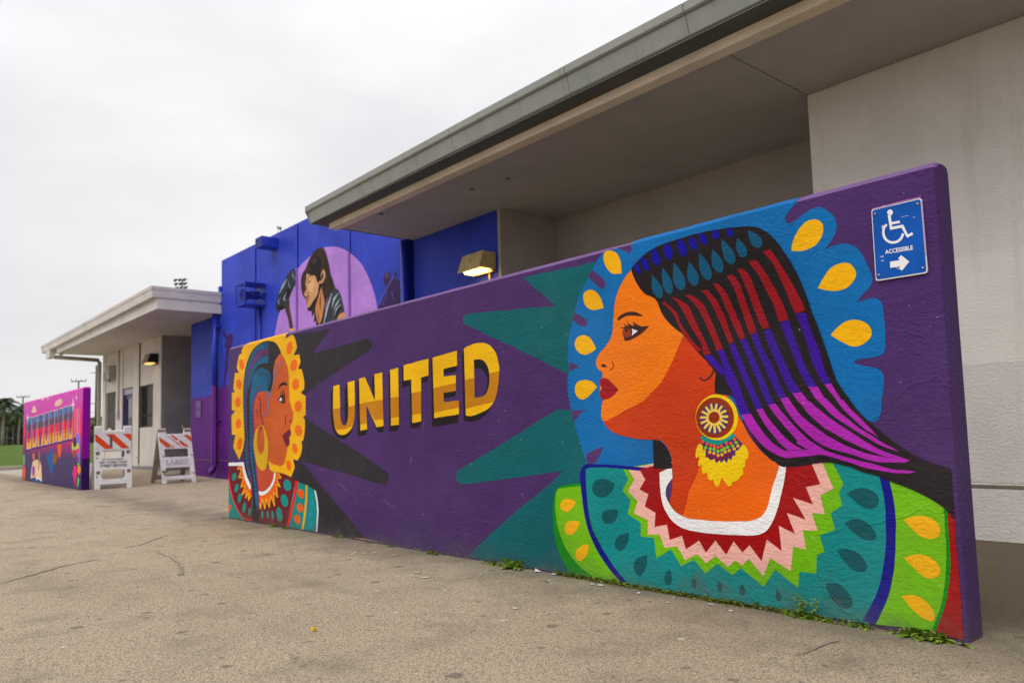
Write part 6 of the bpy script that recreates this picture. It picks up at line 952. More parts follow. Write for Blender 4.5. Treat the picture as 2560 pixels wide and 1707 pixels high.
sheet('apron', rng(-27.2, -22.9, 1), rng(3.5, 4.6, 0.55), lambda x, y: gz(x, y) + 0.004, M['concrete'], 'pale concrete apron beside the far wall')
G().box(-29.55, -29.2, -14, 14, -0.1, 0.21).obj('kerb', M['kerb'], bevel=0.02)['kind'] = 'structure'
def lawnz(x, y): return 0.19 + 0.0115*min(75, max(0, -29.6 - x))
sheet('lawn', [-400, -200] + rng(-120, -29.55, 4), [-200, -60] + rng(-30, 60, 6) + [150, 400], lawnz, M['lawn'], 'mown green lawn sloping up behind the kerb')
def strip_on_ground(name, pts, wds, mat, lift):
    L, Rr = [], []; m = len(pts)
    for i, (x, y, z) in enumerate(pts):
        a = pts[max(0, i - 1)]; b = pts[min(m - 1, i + 1)]; dx, dy = b[0] - a[0], b[1] - a[1]; l = math.hypot(dx, dy) or 1; w = wds[i]*random.uniform(0.6, 1.3)/2
        jx = random.uniform(-1, 1)*0.006
        L.append((x - dy/l*w + jx, y + dx/l*w, gz(x, y) + lift)); Rr.append((x + dy/l*w + jx, y - dx/l*w, gz(x, y) + lift))
    o = mesh(name, L + Rr, [(i, i + 1, m + i + 1, m + i) for i in range(m - 1)], mat); o['kind'] = 'structure'; return o
def dense(pts, k=6):
    o = []
    for a, b in zip(pts, pts[1:]):
        for i in range(k): t = i/k; o.append(tuple(a[j] + (b[j] - a[j])*t + random.uniform(-.008, .008) for j in range(3)))
    return o + [pts[-1]]
M['crack'] = plain('tar_crack', (0.25, 0.21, 0.165), 0.9)
cp = dense([(-5.622, 0.768, 0.000), (-5.823, 0.955, 0.000), (-6.085, 1.197, 0.000), (-6.212, 1.436, 0.000)]); strip_on_ground('crack', cp, [0.012]*6 + [0.03]*8 + [0.02]*(len(cp) - 14), M['crack'], 0.004)
cp = dense([(-6.695, 1.731, 0.000), (-6.778, 1.857, 0.000), (-7.018, 2.048, 0.000), (-7.299, 2.247, -0.000)]); strip_on_ground('crack', cp, [0.014]*len(cp), M['crack'], 0.004)
cp = dense([(-6.323, 1.846, 0.000), (-5.875, 1.823, 0.000), (-5.538, 1.774, 0.000), (-5.226, 1.699, -0.000), (-5.047, 1.631, 0.000)]); strip_on_ground('crack', cp, [0.008 + 0.03*(i/len(cp))**2 for i in range(len(cp))], M['crack'], 0.004)
cp = dense([(-13.216, 1.780, 0.000), (-13.586, 2.130, 0.000), (-13.612, 2.499, 0.000), (-13.167, 3.002, 0.000)], 8); strip_on_ground('crack', cp, [0.02]*len(cp), M['crack'], 0.004)
cp = dense([(-1.496, 2.595, 0.000), (-1.495, 2.707, 0.000), (-1.495, 2.795, 0.000), (-1.489, 2.891, 0.000)]); strip_on_ground('scuff_mark', cp, [0.006 + 0.012*i/len(cp) for i in range(len(cp))], M['crack'], 0.004)
# paint drips and flakes dropped along the foot of the wall
g = G(); 
def flake(x, y, r):
    a0 = random.random()*6; k = random.randint(5, 7); z = gz(x, y) + 0.005
    g.add([(x + math.cos(a0 + 6.283*i/k)*r*random.uniform(.5, 1.2), y + math.sin(a0 + 6.283*i/k)*r*random.uniform(.3, .8), z + random.uniform(0, .004)) for i in range(k)], [tuple(range(k))])
for i in range(46): flake(random.uniform(-7.5, -1.3), 3.165 - abs(random.gauss(0.0, 0.35)) - 0.02, random.uniform(0.004, 0.014))
for px in ((-4.937, 2.352, 0.000), (-3.879, 2.556, 0.000), (-3.783, 2.573, 0.000), (-4.910, 2.741, 0.000), (-4.890, 2.825, 0.000), (-4.849, 2.881, 0.000), (-4.641, 2.913, 0.000), (-2.797, 2.414, 0.000), (-3.428, 3.121, 0.000), (-3.283, 3.128, 0.000), (-2.873, 3.070, 0.000), (-2.920, 3.058, 0.000)): flake(px[0], px[1], 0.022)
M['flake'] = plain('white_paint_flake', (0.66, 0.63, 0.60), 0.7); o = g.obj('paint_flake', M['flake']); tag(o, 'white paint flakes scattered on asphalt along the mural wall', None, None, 'stuff')
for px, nm, lab, mt in (((-3.130, 1.560, 0.000), 'yellow_scrap', 'small yellow scrap lying on the open asphalt', plain('yellow_scrap', (0.75, 0.52, 0.03), 0.6)), ((-3.423, 3.126, 0.000), 'crumpled_paper', 'crumpled white paper scrap at the foot of the teal rays', M['flake'])):
    g2 = G(); c = Vector((px[0], px[1], gz(px[0], px[1]) + 0.012)); vs = [c + Vector((random.uniform(-1, 1)*0.022, random.uniform(-1, 1)*0.016, random.uniform(-0.8, 1)*0.012)) for _ in range(9)]
    bm = bmesh.new(); [bm.verts.new(v) for v in vs]; bmesh.ops.convex_hull(bm, input=bm.verts); me = D.meshes.new(nm); bm.to_mesh(me); bm.free(); me.materials.append(mt)
    o = D.objects.new(nm, me); COL.objects.link(o); tag(o, lab, 'litter')

# ------------------------------------------------------------------ tan building with the deep canopy (right)
tb = thing('tan_building', 'tan stucco building under a deep flat canopy with green metal fascia', 'building', (-3.0, 5.95, 0))
SZ = 3.517
def slope(v): return (v[0], v[1], v[2] + 0.012*max(-4.0, min(0, v[0] + 5.2)))
box('wall', -3.045, 5.0, 5.94, 9.0, -0.1, SZ, M['tan'], tb, 0.012, 'tan stucco wall right of the recess')
M['recess'] = stucco('shaded_recess_paint', (0.41, 0.375, 0.345), 0.8, 0.3, 0.01, 0.8, 0.06, 0.15, (0.30, 0.26, 0.22))  # tan wall colour darkened here to paint in the recess shade
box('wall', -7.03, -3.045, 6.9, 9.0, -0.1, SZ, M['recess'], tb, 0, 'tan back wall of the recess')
box('wall', -8.87, -7.05, 5.955, 9.0, -0.1, SZ, M['blue'], tb, 0.012, 'deep blue painted wall beside the recess')
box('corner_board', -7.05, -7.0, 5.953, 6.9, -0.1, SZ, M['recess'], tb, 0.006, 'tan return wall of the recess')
# newer paint patches rolled over graffiti, a drip ledge and plinth
def wavy(name, x0, x1, z0, z1, y, mat, par, amp=0.02, label=None):
    n = 40; T = [(x0 + (x1 - x0)*i/n, y, z1 + amp*mnoise.noise(Vector((x0 + (x1 - x0)*i/n*2.3, z1*7, 1)))) for i in range(n + 1)]; B = [(x0 + (x1 - x0)*i/n, y, z0 + amp*mnoise.noise(Vector((x0 + (x1 - x0)*i/n*2.1, z0*5, 4)))) for i in range(n + 1)]
    return mesh(name, B + T, [(i, i + 1, n + 2 + i, n + 1 + i) for i in range(n)], mat, par, False, label)
wavy('paint_patch', -2.45, 4.9, 1.2, 1.96, 5.9385, M['tan_light'], tb, 0.012, 'paler band of overpaint')
wavy('paint_patch', -2.7, 4.9, 0.39, 1.2, 5.9375, M['tan_grey'], tb, 0.015, 'grey band of overpaint')
box('ledge', -3.05, 5.0, 5.925, 5.945, 0.355, 0.375, M['hole'], tb, 0, 'dark horizontal joint above the plinth')
box('plinth', -3.05, 5.0, 5.93, 5.946, -0.05, 0.352, M['tan_grey'], tb, 0.004)
# canopy
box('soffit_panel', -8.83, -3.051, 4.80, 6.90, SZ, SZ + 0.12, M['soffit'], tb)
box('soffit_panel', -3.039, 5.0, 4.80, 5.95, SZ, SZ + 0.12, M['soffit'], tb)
box('joint_strip', -3.051, -3.039, 4.80, 5.95, SZ + 0.006, SZ + 0.1, M['hole'], tb)
box('soffit_gap', -8.83, 5.0, 4.785, 4.80, SZ + 0.02, SZ + 0.12, M['hole'], tb)
g = G().prism([(4.66, SZ - 0.003), (4.785, SZ - 0.003), (4.785, SZ + 0.14), (4.66, SZ + 0.14)], -8.85, 5.0, fn=slope); g.obj('beam', M['beam'], tb, label='stained concrete edge beam under the fascia', bevel=0.006)
g = G().prism([(4.66, SZ + 0.10), (4.785, SZ + 0.10), (4.785, SZ), (6.0, SZ - 0.002), (6.0, SZ + 0.13), (4.66, SZ + 0.13)], -8.852, -8.83)
g.obj('beam_end', M['beam'], tb)
def fas(x0, x1, nm='fascia_panel'):
    g = G().prism([(4.487, 3.592), (4.452, 3.732), (4.44, 3.732), (4.475, 3.592)], x0, x1, fn=slope); return g.obj(nm, M['fascia'], tb)
J = [-9.0, -5.92, -4.325, -3.135, -1.6, 0.2, 2.0, 5.0]
for a, b in zip(J, J[1:]):
    fas(a + 0.003, b - 0.003)
    G().prism([(4.43, 3.728), (4.415, 3.742), (4.412, 3.806), (4.47, 3.812), (4.47, 3.728)], a + 0.0025, b - 0.0025, fn=slope).obj('drip_edge', M['fascia'], tb, bevel=0.003)
M['under'] = plain('dark_fascia_underside', (0.085, 0.09, 0.08), 0.7)
G().prism([(4.478, 3.588), (4.70, 3.588), (4.70, 3.60), (4.478, 3.60)], -8.985, 5.0, fn=slope).obj('fascia_underside', M['under'], tb)
G().prism([(4.475, 3.605), (9.0, 3.605), (9.0, 3.80), (4.472, 3.80)], -8.97, 5.0, fn=slope).obj('roof', M['under'], tb)
G().prism([(4.487, 3.592), (4.412, 3.735), (4.412, 3.806), (9.0, 3.806), (9.0, 3.592)], -9.012, -8.997, fn=slope).obj('fascia_end', M['fascia'], tb)
for x, y in ((-8.0, 4.9), (-6.6, 5.2), (-6.1, 5.3), (-1.5, 4.95)): G().tube([(x, y, SZ + .001), (x + .03, y + .01, SZ - 0.006)], 0.02, 7).obj('soffit_stain', M['hole'], tb)
# downpipe in the corner where the canopy meets the mural building
g = G().tube([(-8.93, 5.84, 0.0), (-8.93, 5.84, 3.50)], 0.055, 14); g.obj('downpipe', M['blue_metal'], tb, True)

# ------------------------------------------------------------------ blue mural building
bb = thing('mural_building', 'tall cobalt blue building with a painted singer in a lilac circle', 'building', (-13.0, 5.9, 0))
gx = [-15.87, -14.15, -12.365, -10.55, -8.975]
for a, b in zip(gx, gx[1:]):
    l = 0.0 if a == gx[0] else 0.04; r = 0.0 if b == gx[-1] else 0.04
    box('wall_panel', a + l, b - r, 5.9, 6.02, -0.1, 4.54, M['blue'], bb, 0.012)
box('wall', -15.86, -8.98, 5.935, 12.0, -0.1, 4.535, M['blue'], bb)
box('coping', -15.88, -8.97, 5.94, 6.15, 4.536, 4.56, M['blue'], bb, 0.006)
box('wing_wall', -17.70, -15.872, 5.905, 12.0, -0.1, 3.43, M['blue'], bb, 0.012, 'lower blue wing under the white canopy')
def band(x0, x1, zf, y, z0, nm='painted_band'):
    n = 24; xs = [x0 + (x1 - x0)*i/n for i in range(n + 1)]
    return mesh(nm, [(x, y, z0) for x in xs] + [(x, y, zf(x)) for x in xs], [(i, i + 1, n + 2 + i, n + 1 + i) for i in range(n)], M['blue_purple'], bb, label='purple painted lower band')
band(-17.69, -15.875, lambda x: 1.77 + 0.012*math.sin(x*9) + max(0, (x + 16.55))*0.22, 5.9035, 0.0)
band(-15.865, -14.2, lambda x: 1.92 + 0.02*math.sin(x*4), 5.8985, 0.0)
band(-14.1, -12.41, lambda x: 1.93 + 0.02*math.sin(x*4), 5.8985, 0.0); band(-12.32, -10.6, lambda x: 1.95, 5.8985, 0.0); band(-10.5, -9.0, lambda x: 1.95, 5.8985, 0.0)
box('plinth_joint', -17.7, -15.88, 5.895, 5.91, 0.428, 0.442, M['hole'], bb); box('plinth_joint', -15.86, -9.0, 5.89, 5.905, 0.42, 0.434, M['hole'], bb)
box('access_panel', -17.31, -17.0, 5.888, 5.904, 1.33, 1.70, M['purple_metal'], bb, 0.004); box('panel_latch', -17.22, -17.17, 5.876, 5.889, 1.50, 1.55, M['hole'], bb)
dp = G().tube([(-16.0, 5.82, 3.42), (-16.0, 5.82, 1.95)], 0.06, 14).obj('downpipe', M['blue_metal'], bb, True, 'blue upper downpipe at the corner')
G().tube([(-16.0, 5.82, 1.95), (-16.0, 5.82, 0.36), (-16.0, 5.79, 0.24), (-15.99, 5.70, 0.17)], 0.062, 14, cap=False).obj('downpipe', M['purple_metal'], bb, True, 'purple lower downpipe with open spout')
G().tube([(-15.99, 5.712, 0.18), (-15.99, 5.70, 0.171)], 0.05, 14).obj('spout_mouth', M['hole'], bb)
for zz_ in (3.15, 1.2): box('pipe_strap', -16.075, -15.86, 5.80, 5.90, zz_, zz_ + 0.04, M['blue_metal'] if zz_ > 2 else M['purple_metal'], bb, 0.004)
G().tube([(-13.886, 5.885, 1.95), (-13.886, 5.885, 3.27)], 0.022, 8).obj('conduit', M['blue_metal'], bb, True)
box('roof_flashing', -15.95, -15.86, 5.86, 6.1, 3.62, 4.0, M['blue_metal'], bb, 0.01)

# ------------------------------------------------------------------ white building with canopy (far left)
wb = thing('white_building', 'low off-white building with a flat overhanging roof and barred windows', 'building', (-22.5, 5.93, 0.1))
YW, WX0, WX1, WZ = 5.93, -25.33, -19.815, 3.432
def wallbox(x0, x1, z0, z1, y=YW, nm='wall_panel', mat='white'): return box(nm, x0, x1, y, y + 0.22, z0, z1, M[mat], wb, 0.006)
wallbox(WX0, -25.02, -0.1, WZ - .002, YW - 0.03, 'pilaster'); wallbox(-23.86, -23.20, -0.1, WZ - .002, YW - 0.03, 'pilaster'); wallbox(-22.18, -21.62, -0.1, WZ - .002, YW - 0.03, 'pilaster'); wallbox(-20.42, WX1, -0.1, WZ - .002, YW - 0.03, 'pilaster')
wallbox(-25.02, -23.86, 2.305, WZ); wallbox(-25.02, -23.86, -0.1, 1.02); wallbox(-23.20, -22.18, 2.325, WZ); wallbox(-21.62, -20.42, 2.30, WZ); wallbox(-21.62, -20.42, -0.1, 1.22)
box('wall', WX0, WX1, 6.4, 12.0, -0.1, WZ, M['white'], wb); box('wall', WX0, WX0 + 0.2, 6.1, 6.4, -0.1, WZ, M['white'], wb)
box('side_wall', WX1 - 0.22, WX1 + 0.004, 5.925, 12.0, -0.1, WZ - 0.001, M['grey_wall'], wb, 0.004, 'grey passage wall with overpainted graffiti')
box('paint_patch', WX1 + 0.004, WX1 + 0.007, 6.0, 6.62, 0.95, 1.72, M['grey_patch'], wb, 0, 'blue-grey overpainted patch'); box('paint_patch', WX1 + 0.004, WX1 + 0.0055, 6.05, 6.9, 0.3, 1.2, M['grey_patch'], wb, 0, 'lower overpainted patch')
box('passage_wall', -19.8, -17.7, 9.5, 9.6, -0.1, WZ, M['grey_wall'], wb)
box('panel_joint', -21.628, -21.612, YW - 0.034, YW + 0.05, 0.3, WZ - .003, M['hole'], wb); box('trim_board', -21.74, -21.70, YW - 0.045, YW, 0.44, 0.47, M['hole'], wb)
def window(x0, x1, z0, z1, lab, screen):
    f = G(); t = 0.035
    for b in ((x0, x0 + t, z0, z1), (x1 - t, x1, z0, z1), (x0 + t, x1 - t, z0, z0 + t), (x0 + t, x1 - t, z1 - t, z1), (x0 + t, x1 - t, z0 + (z1 - z0)*0.27, z0 + (z1 - z0)*0.27 + 0.03)): f.box(b[0], b[1], YW + 0.04, YW + 0.08, b[2], b[3])
    w = f.obj('window', M['frame_dark'], wb, label=lab)
    box('pane', x0 + t, x1 - t, YW + 0.075, YW + 0.085, z0 + t, z1 - t, M['dark_glass'], w)
    s = G()
    for i in range(26 if screen else 13): x = x0 + t + (x1 - x0 - 2*t)*(i + .5)/(26 if screen else 13); s.box(x - (.012 if screen else .004), x + (.012 if screen else .004), YW + 0.03, YW + 0.038, z0 + t, z1 - t)
    for i in range(10 if screen else 0): z_ = z0 + (z1 - z0)*(i + .5)/10; s.box(x0 + t, x1 - t, YW + 0.026, YW + 0.03, z_ - .006, z_ + .006)
    s.obj('security_screen', M['screen'] if screen else M['frame_dark'], w)
window(-25.02, -23.86, 1.02, 2.305, 'screened window nearest the downpipe', True); window(-21.62, -20.42, 1.22, 2.30, 'dark sash window under the wall lamp', False)
f = G(); f.box(-23.20, -23.10, YW - .02, YW + .1, 0.15, 2.325); f.box(-22.26, -22.18, YW - .02, YW + .1, 0.15, 2.15); dr = f.obj('door_frame', M['navy_metal'], wb)
box('transom', -23.10, -22.18, YW + 0.0, YW + 0.05, 2.15, 2.29, M['lilac_panel'], wb); box('transom_rail', -23.1, -22.18, YW - .012, YW + .04, 2.29, 2.325, M['frame_dark'], wb)
f = G(); f.box(-23.10, -23.0, YW + .03, YW + .07, 0.16, 2.14); f.box(-22.36, -22.26, YW + .03, YW + .07, 0.16, 2.14); f.box(-23.0, -22.36, YW + .03, YW + .07, 2.04, 2.14); f.box(-23.0, -22.36, YW + .03, YW + .07, 0.16, 0.42); f.box(-23.0, -22.36, YW + .03, YW + .07, 1.12, 1.2)
dr = f.obj('door', M['navy_metal'], wb); box('door_pane', -23.0, -22.36, YW + .045, YW + .055, 0.42, 2.04, M['dark_glass'], dr); box('door_notice', -22.85, -22.55, YW + .04, YW + .044, 1.25, 1.52, M['screen'], dr); box('door_handle', -22.34, -22.29, YW - .01, YW + .03, 1.1, 1.24, M['metal'], dr)
G().tube([(-23.46, YW - .06, 1.72), (-23.46, YW - .06, 3.42)], 0.02, 8).obj('conduit', M['pipe'], wb, True); box('conduit_box', -23.52, -23.40, YW - .1, YW - .03, 1.5, 1.74, M['pipe'], wb, 0.012)
wavy('base_stain', WX0, WX1, 0.15, 0.24, YW - .0315, M['grey_patch'], wb, 0.03)
# canopy roof
G().box(-25.25, -15.88, 4.70, 12.0, WZ, WZ + 0.2).obj('soffit', M['white_fascia'], wb, label='painted canopy soffit')
box('edge_beam', -25.06, -15.885, 4.645, 4.72, WZ - .004, 3.66, M['white_fascia'], wb, 0.008); G().box(-15.90, -15.882, 4.72, 5.89, WZ - .003, 3.66).obj('edge_beam', M['white_fascia'], wb); G().box(-25.08, -25.06, 4.645, 12, WZ - .003, 3.66).obj('edge_beam', M['white_fascia'], wb)
def wslope(v): return (v[0], v[1], v[2] + 0.007*(v[0] + 15.9))
G().prism([(4.55, 3.655), (4.535, 3.80), (4.545, 3.80), (4.70, 3.70), (4.70, 3.655)], -26.50, -15.86, fn=wslope).obj('fascia', M['white_fascia'], wb); G().prism([(4.525, 3.80), (4.515, 3.868), (4.6, 3.885), (4.6, 3.80)], -26.65, -15.85, fn=wslope).obj('drip_edge', M['white_fascia'], wb, bevel=0.005)
G().prism([(-15.86, 3.655), (-15.845, 3.80), (-15.90, 3.80), (-15.90, 3.655)], 4.551, 5.895, 'y').obj('fascia', M['lilac_fascia'], wb, label='right end fascia'); G().prism([(-15.835, 3.80), (-15.825, 3.868), (-15.9, 3.88), (-15.9, 3.80)], 4.526, 5.895, 'y').obj('drip_edge', M['lilac_fascia'], wb, bevel=0.005)
G().prism([(4.56, 3.66), (12.0, 3.66), (12.0, 3.86), (4.56, 3.86)], -26.48, -15.87, fn=wslope).obj('roof', M['white_fascia'], wb)
G().prism([(4.55, 3.655), (4.515, 3.868), (12, 3.868), (12, 3.655)], -26.66, -26.50, fn=wslope).obj('fascia', M['white_fascia'], wb)
G().tube([(-25.7, 4.62, 3.60), (-25.7, 4.62, 3.42), (-25.69, 4.70, 3.385), (-25.62, 5.86, 3.335), (-25.62, 5.88, 3.27), (-25.62, 5.88, 0.1)], 0.058, 12).obj('gutter_pipe', M['pipe'], wb, True, label='square-bent rainwater pipe')
box('gutter_outlet', -26.1, -25.6, 4.555, 4.70, 3.36, 3.60, M['white_fascia'], wb, 0.01)
G().tube([(-25.05, 4.75, 3.43), (-25.05, 4.75, 3.38)], 0.05, 10).obj('eave_fixture', M['pipe'], wb)

# ------------------------------------------------------------------ mural walls
def jit(x, y, k=0.0045): return -abs(k*mnoise.noise(Vector((x*3.1, y*9, 2)))) - abs(k*.9*mnoise.noise(Vector((x*11, y*9, 5))))
def wall_slab(name, x0, x1, y0, y1, z1, mat, parent, r=0.018, cap=None):
    """cast wall with rounded arrises; many rings along X let the top edge wander a little"""
    prof = [(y0, -0.15), (y0, z1 - 0.030), (y0 + 0.002, z1 - 0.026), (y0 + 0.034, z1 - 0.002), (y0 + 0.05, z1), (y1 - 0.03, z1), (y1 - 0.008, z1 - 0.008), (y1, z1 - 0.03), (y1, -0.15)]
    n = len(prof); yc = (y0 + y1)/2; xs = [x0] + [x0 + r*0.3] + [x0 + r] + rng(x0 + 0.12, x1 - 0.12, 0.09) + [x1 - r, x1 - r*0.3, x1]
    vs = []
    for x in xs:
        d = min(x - x0, x1 - x); ins = r*(1 - math.sqrt(max(0, 1 - (1 - min(1, d/r))**2)))
        for j, (y, z) in enumerate(prof):
            dz = jit(x, y) if 1 < j < n - 2 else 0
            if z > 0: z = z - (ins*0.2 if z > z1 - 0.06 else 0) + dz
            y = y + (ins if y < yc else -ins)
            vs.append((x, y, z))
    m = len(xs); fs = [(i*n + j, i*n + j + 1, (i + 1)*n + j + 1, (i + 1)*n + j) for i in range(m - 1) for j in range(n - 1)]
    fs += [tuple(range(n)), tuple((m - 1)*n + j for j in range(n))[::-1]]
    o = mesh(name, vs, fs, mat, parent, False); fix(o.data)
    if cap:   # wall cap in paler purple, imitating skylight on its upward faces
        o.data.materials.append(cap)
        for p in o.data.polygons:
            if p.normal.z > 0.3: p.material_index = 1
    return o
YM = 3.165
mw = thing('mural_wall', 'long purple mural wall lettered UNITED with two painted women in profile', 'wall', (-4.7, YM + .07, 0))
M['cap'] = stucco('toplit_purple_paint', alb((112, 84, 132), WALL_K), mural=True)  # lighter copy of the wall purple, skylight put into its colour
wall_slab('slab', -8.305, -1.128, YM, YM + 0.155, 1.825, M['purple'], mw, cap=M['cap'])
lw = thing('mural_wall', 'small pink sunset mural wall lettered COMUNIDAD at far left', 'wall', (-17.7, YM + .07, 0.06))
wall_slab('slab', -20.49, -14.92, YM, YM + 0.135, 1.818, M['sunset'], lw)
# violet painted end of the small wall
G().box(-14.924, -14.9185, YM + .012, YM + .125, 0.585, 1.79).obj('painted_end', M['violet'], lw, label='violet painted end face'); G().box(-14.924, -14.9185, YM + .012, YM + .125, 0.02, 0.584).obj('painted_end', M['violet_dark'], lw, label='dark violet lower end face')
def top_strip(name, x0, x1, mat, z1=1.825, off=0.0014):
    pr = [(YM - off, z1 - 0.038), (YM - off, z1 - 0.030), (YM + 0.002 - off, z1 - 0.0255 + off), (YM + 0.034, z1 - 0.001 + off), (YM + 0.05, z1 + off), (YM + 0.12, z1 + off)]
    xs = rng(x0, x1, 0.09); n = len(pr); vs = [(x + (0.02*mnoise.noise(Vector((j, x, 3))) if x in (xs[0], xs[-1]) else 0), y, z + (jit(x, (YM, YM, YM + 0.002, YM + 0.034, YM + 0.05, YM + 0.12)[j]) if j > 1 else 0)) for x in xs for j, (y, z) in enumerate(pr)]
    return mesh(name, vs, [(i*n + j, i*n + j + 1, (i + 1)*n + j + 1, (i + 1)*n + j) for i in range(len(xs) - 1) for j in range(n - 1)], mat, mw, False)
top_strip('painted_rim', (-2.653, 3.165, 1.824)[0], (-1.704, 3.165, 1.820)[0], paint('blue')); top_strip('painted_rim', (-7.834, 3.165, 1.821)[0], (-6.890, 3.165, 1.828)[0], paint('halo_y'))

sg = thing('accessible_sign', 'blue ACCESSIBLE sign with white wheelchair symbol screwed to purple wall end', 'sign', (-1.258, 3.165, 1.523))
LABELS = {'left': 'painted woman with blue braids and gold hoop earring', 'right': 'painted orange-skinned woman in profile with striped hair', 'singer': 'painted singer holding a microphone before a lilac circle', 'trombonist': 'faint painted trombone player', 'trumpeter': 'faint painted trumpet player', 'earring': 'painted gold disc earring with tassels'}
ROOT = {'main': (mw, YM), 'left': (lw, YM), 'blue': (bb, 5.9), 'sign': (sg, YM - 0.0135)}
PART = {}
for line in ART.strip().split('\n'):
    wall, par, nm, col, lev, sm, lab, loops = line.split(';'); root, y0 = ROOT[wall]; lev = float(lev); LL = []
    for lp in loops.split('/'):
        L = []
        for t in lp.split(' '):
            c = t.endswith('!'); a, b = t.rstrip('!').split(','); L.append((int(a)/1000, int(b)/1000, c))
        q_ = smooth_loop(L) if sm == '1' else [(p[0], p[1]) for p in L]; LL.append(hand_edge(q_, 0.005 if nm == 'painted_ray' else 0.0026) if wall == 'main' else q_)
    y = y0 - 0.0006*lev - (0.0016 if wall == 'blue' else 0)
    flat = [p for l in LL for p in l]
    if len(flat) < 3: continue
    try: tris = tessellate_polygon([[Vector((p[0], p[1], 0)) for p in l] for l in LL])
    except Exception: continue
    single = par in ('painted_ray', 'scuff', 'fardecor')
    parent = root if (single or par not in PART) else PART[par]
    if parent is root and not single and wall in ('main', 'blue') and par in ('left', 'right', 'singer'): nm = 'painted_portrait'
    if wall == 'blue':   # keep the painting out of the recessed joints: cut at the joint lines, each piece stays on its own panel
        pass
    fs = []
    for t in tris:
        a, b, c = (flat[i] for i in t); cr_ = (b[0] - a[0])*(c[1] - a[1]) - (b[1] - a[1])*(c[0] - a[0])
        if abs(cr_) > 1e-9: fs.append(tuple(t) if cr_ > 0 else tuple(t)[::-1])
    if not fs: continue
    o = mesh(nm, [(p[0], y, p[1]) for p in flat], fs, flat_paint(col) if wall == 'sign' else paint(col), parent)
    if lab: o['label'] = lab
    if not single and par not in PART:
        PART[par] = o
        if par in LABELS: o['label'] = LABELS[par]
# the recessed joints run on through the painting
for x in gx[1:-1]:
    inside = -13.9 < x < -9.7
    zc = {-12.365: (-12.370, 5.900, 3.766)[2], -10.55: (-10.554, 5.900, 3.686)[2]}.get(x, 0.05)
    box('panel_joint', x - 0.036, x + 0.036, 5.885, 5.8975, zc, 4.5, M['blue'], bb, 0.006, 'raised vertical cover strip between panels')
    if inside: box('panel_joint', x - 0.036, x + 0.036, 5.885, 5.8975, 0.05, zc - .001, paint('strip'), bb, 0.006, 'lilac painted part of the cover strip')
# ------------------------------------------------------------------ the sign plate
tl, tr, br, bl = ((-1.372, 3.165, 1.681), (-1.178, 3.165, 1.682), (-1.175, 3.165, 1.385), (-1.373, 3.165, 1.386))
def rr(c, r=0.012, k=4):
    out = []; c = [Vector((p[0], p[2])) for p in c]; n = len(c)
    for i in range(n):
        p, a, b = c[i], (c[i - 1] - c[i]).normalized(), (c[(i + 1) % n] - c[i]).normalized()
        for j in range(k + 1): t = j/k; out.append(tuple(((p + a*r)*(1 - t) + p*t)*(1 - t) + (p*(1 - t) + (p + b*r)*t)*t))
    return out
def grow(c, d): m = sum((Vector(p) for p in c), Vector())/4; return [tuple(Vector(p) + (Vector(p) - m).normalized()*d) for p in c]
G().plate([rr([tl, tr, br, bl])], 0.008, lambda u, v, d: (u, YM - 0.0115 + d, v)).obj('plate', M['sheeting'], sg, label='white edged metal plate')
M['sign_blue'] = plain('sign_blue', alb((0, 84, 170)), 0.35, 0, 0.16, 7, 0, 0.12)
G().plate([rr(grow([tl, tr, br, bl], -0.006), 0.010)], 0.001, lambda u, v, d: (u, YM - 0.0128 + d, v)).obj('face', M['sign_blue'], sg)
for px in (tl, tr, br, bl):
    m = (Vector(tl) + Vector(tr) + Vector(br) + Vector(bl))/4; p = Vector(px) + (m - Vector(px))*0.15
    G().tube([(p.x, YM - 0.012, p.z), (p.x, YM - 0.016, p.z), (p.x, YM - 0.018, p.z)], 0.0065, 8, 0.003).obj('screw', M['metal'], sg, True)
t0, t1, t2 = Vector((-1.328, 3.165, 1.487)), Vector((-1.221, 3.165, 1.485)), Vector((-1.220, 3.165, 1.503))
ux = (t1 - t0).normalized(); W_ = (t1 - t0).length
text('lettering', 'ACCESSIBLE', flat_paint('white'), sg, lambda a, b: t0 + ux*a + Vector((0.0, 0, 1))*b + Vector((0.0, -0.0142, 0)), W_, (t2 - t1).length*0.98)

# ------------------------------------------------------------------ things fixed to the buildings
def wall_lamp(x1, y, z0, z1, w, hous, front, lens, label, name='wall_lamp'):
    t = thing(name, label, 'lamp', (x1 - w/2, y, z0), 'wall pack lamps')
    pr = [(y - .004, z0), (y - .27, z0 + .004), (y - .185, z1), (y - .004, z1)]
    G().prism(pr, x1 - w, x1).obj('housing', M[hous], t, bevel=0.006)
    G().prism([(y - .277, z0 - .012), (y - .270, z0 - .012), (y - .184, z1 + .004), (y - .191, z1 + .004)], x1 - w - .015, x1 + .002).obj('front_shield', M[front], t)
    G().prism([(y - .245, z0 - .002), (y - .06, z0 - .002), (y - .09, z0 - .03), (y - .215, z0 - .03)], x1 - w*0.86, x1 - w*0.08).obj('lens', M[lens], t, bevel=0.008)
    G().box(x1 - w*.95, x1 - .02, y - .05, y - .004, z0 - .028, z0 - .001).obj('hinge_rail', M[hous], t)
    return t
wall_lamp(-7.085, 5.953, 2.788, 2.998, 0.405, 'lamp_gold', 'lamp_gold', 'lens', 'lit bronze wall lamp on dark blue wall above the mural wall')
wall_lamp(-19.975, 5.895, 2.775, 3.0, 0.40, 'lamp_black', 'lamp_rust', 'lens_dim', 'black wall lamp glowing amber on white wall by the passage')
G().tube([(-7.19, 5.93, 2.79), (-7.175, 5.93, 2.2)], 0.014, 8).obj('conduit', M['lamp_gold'], tb, True)
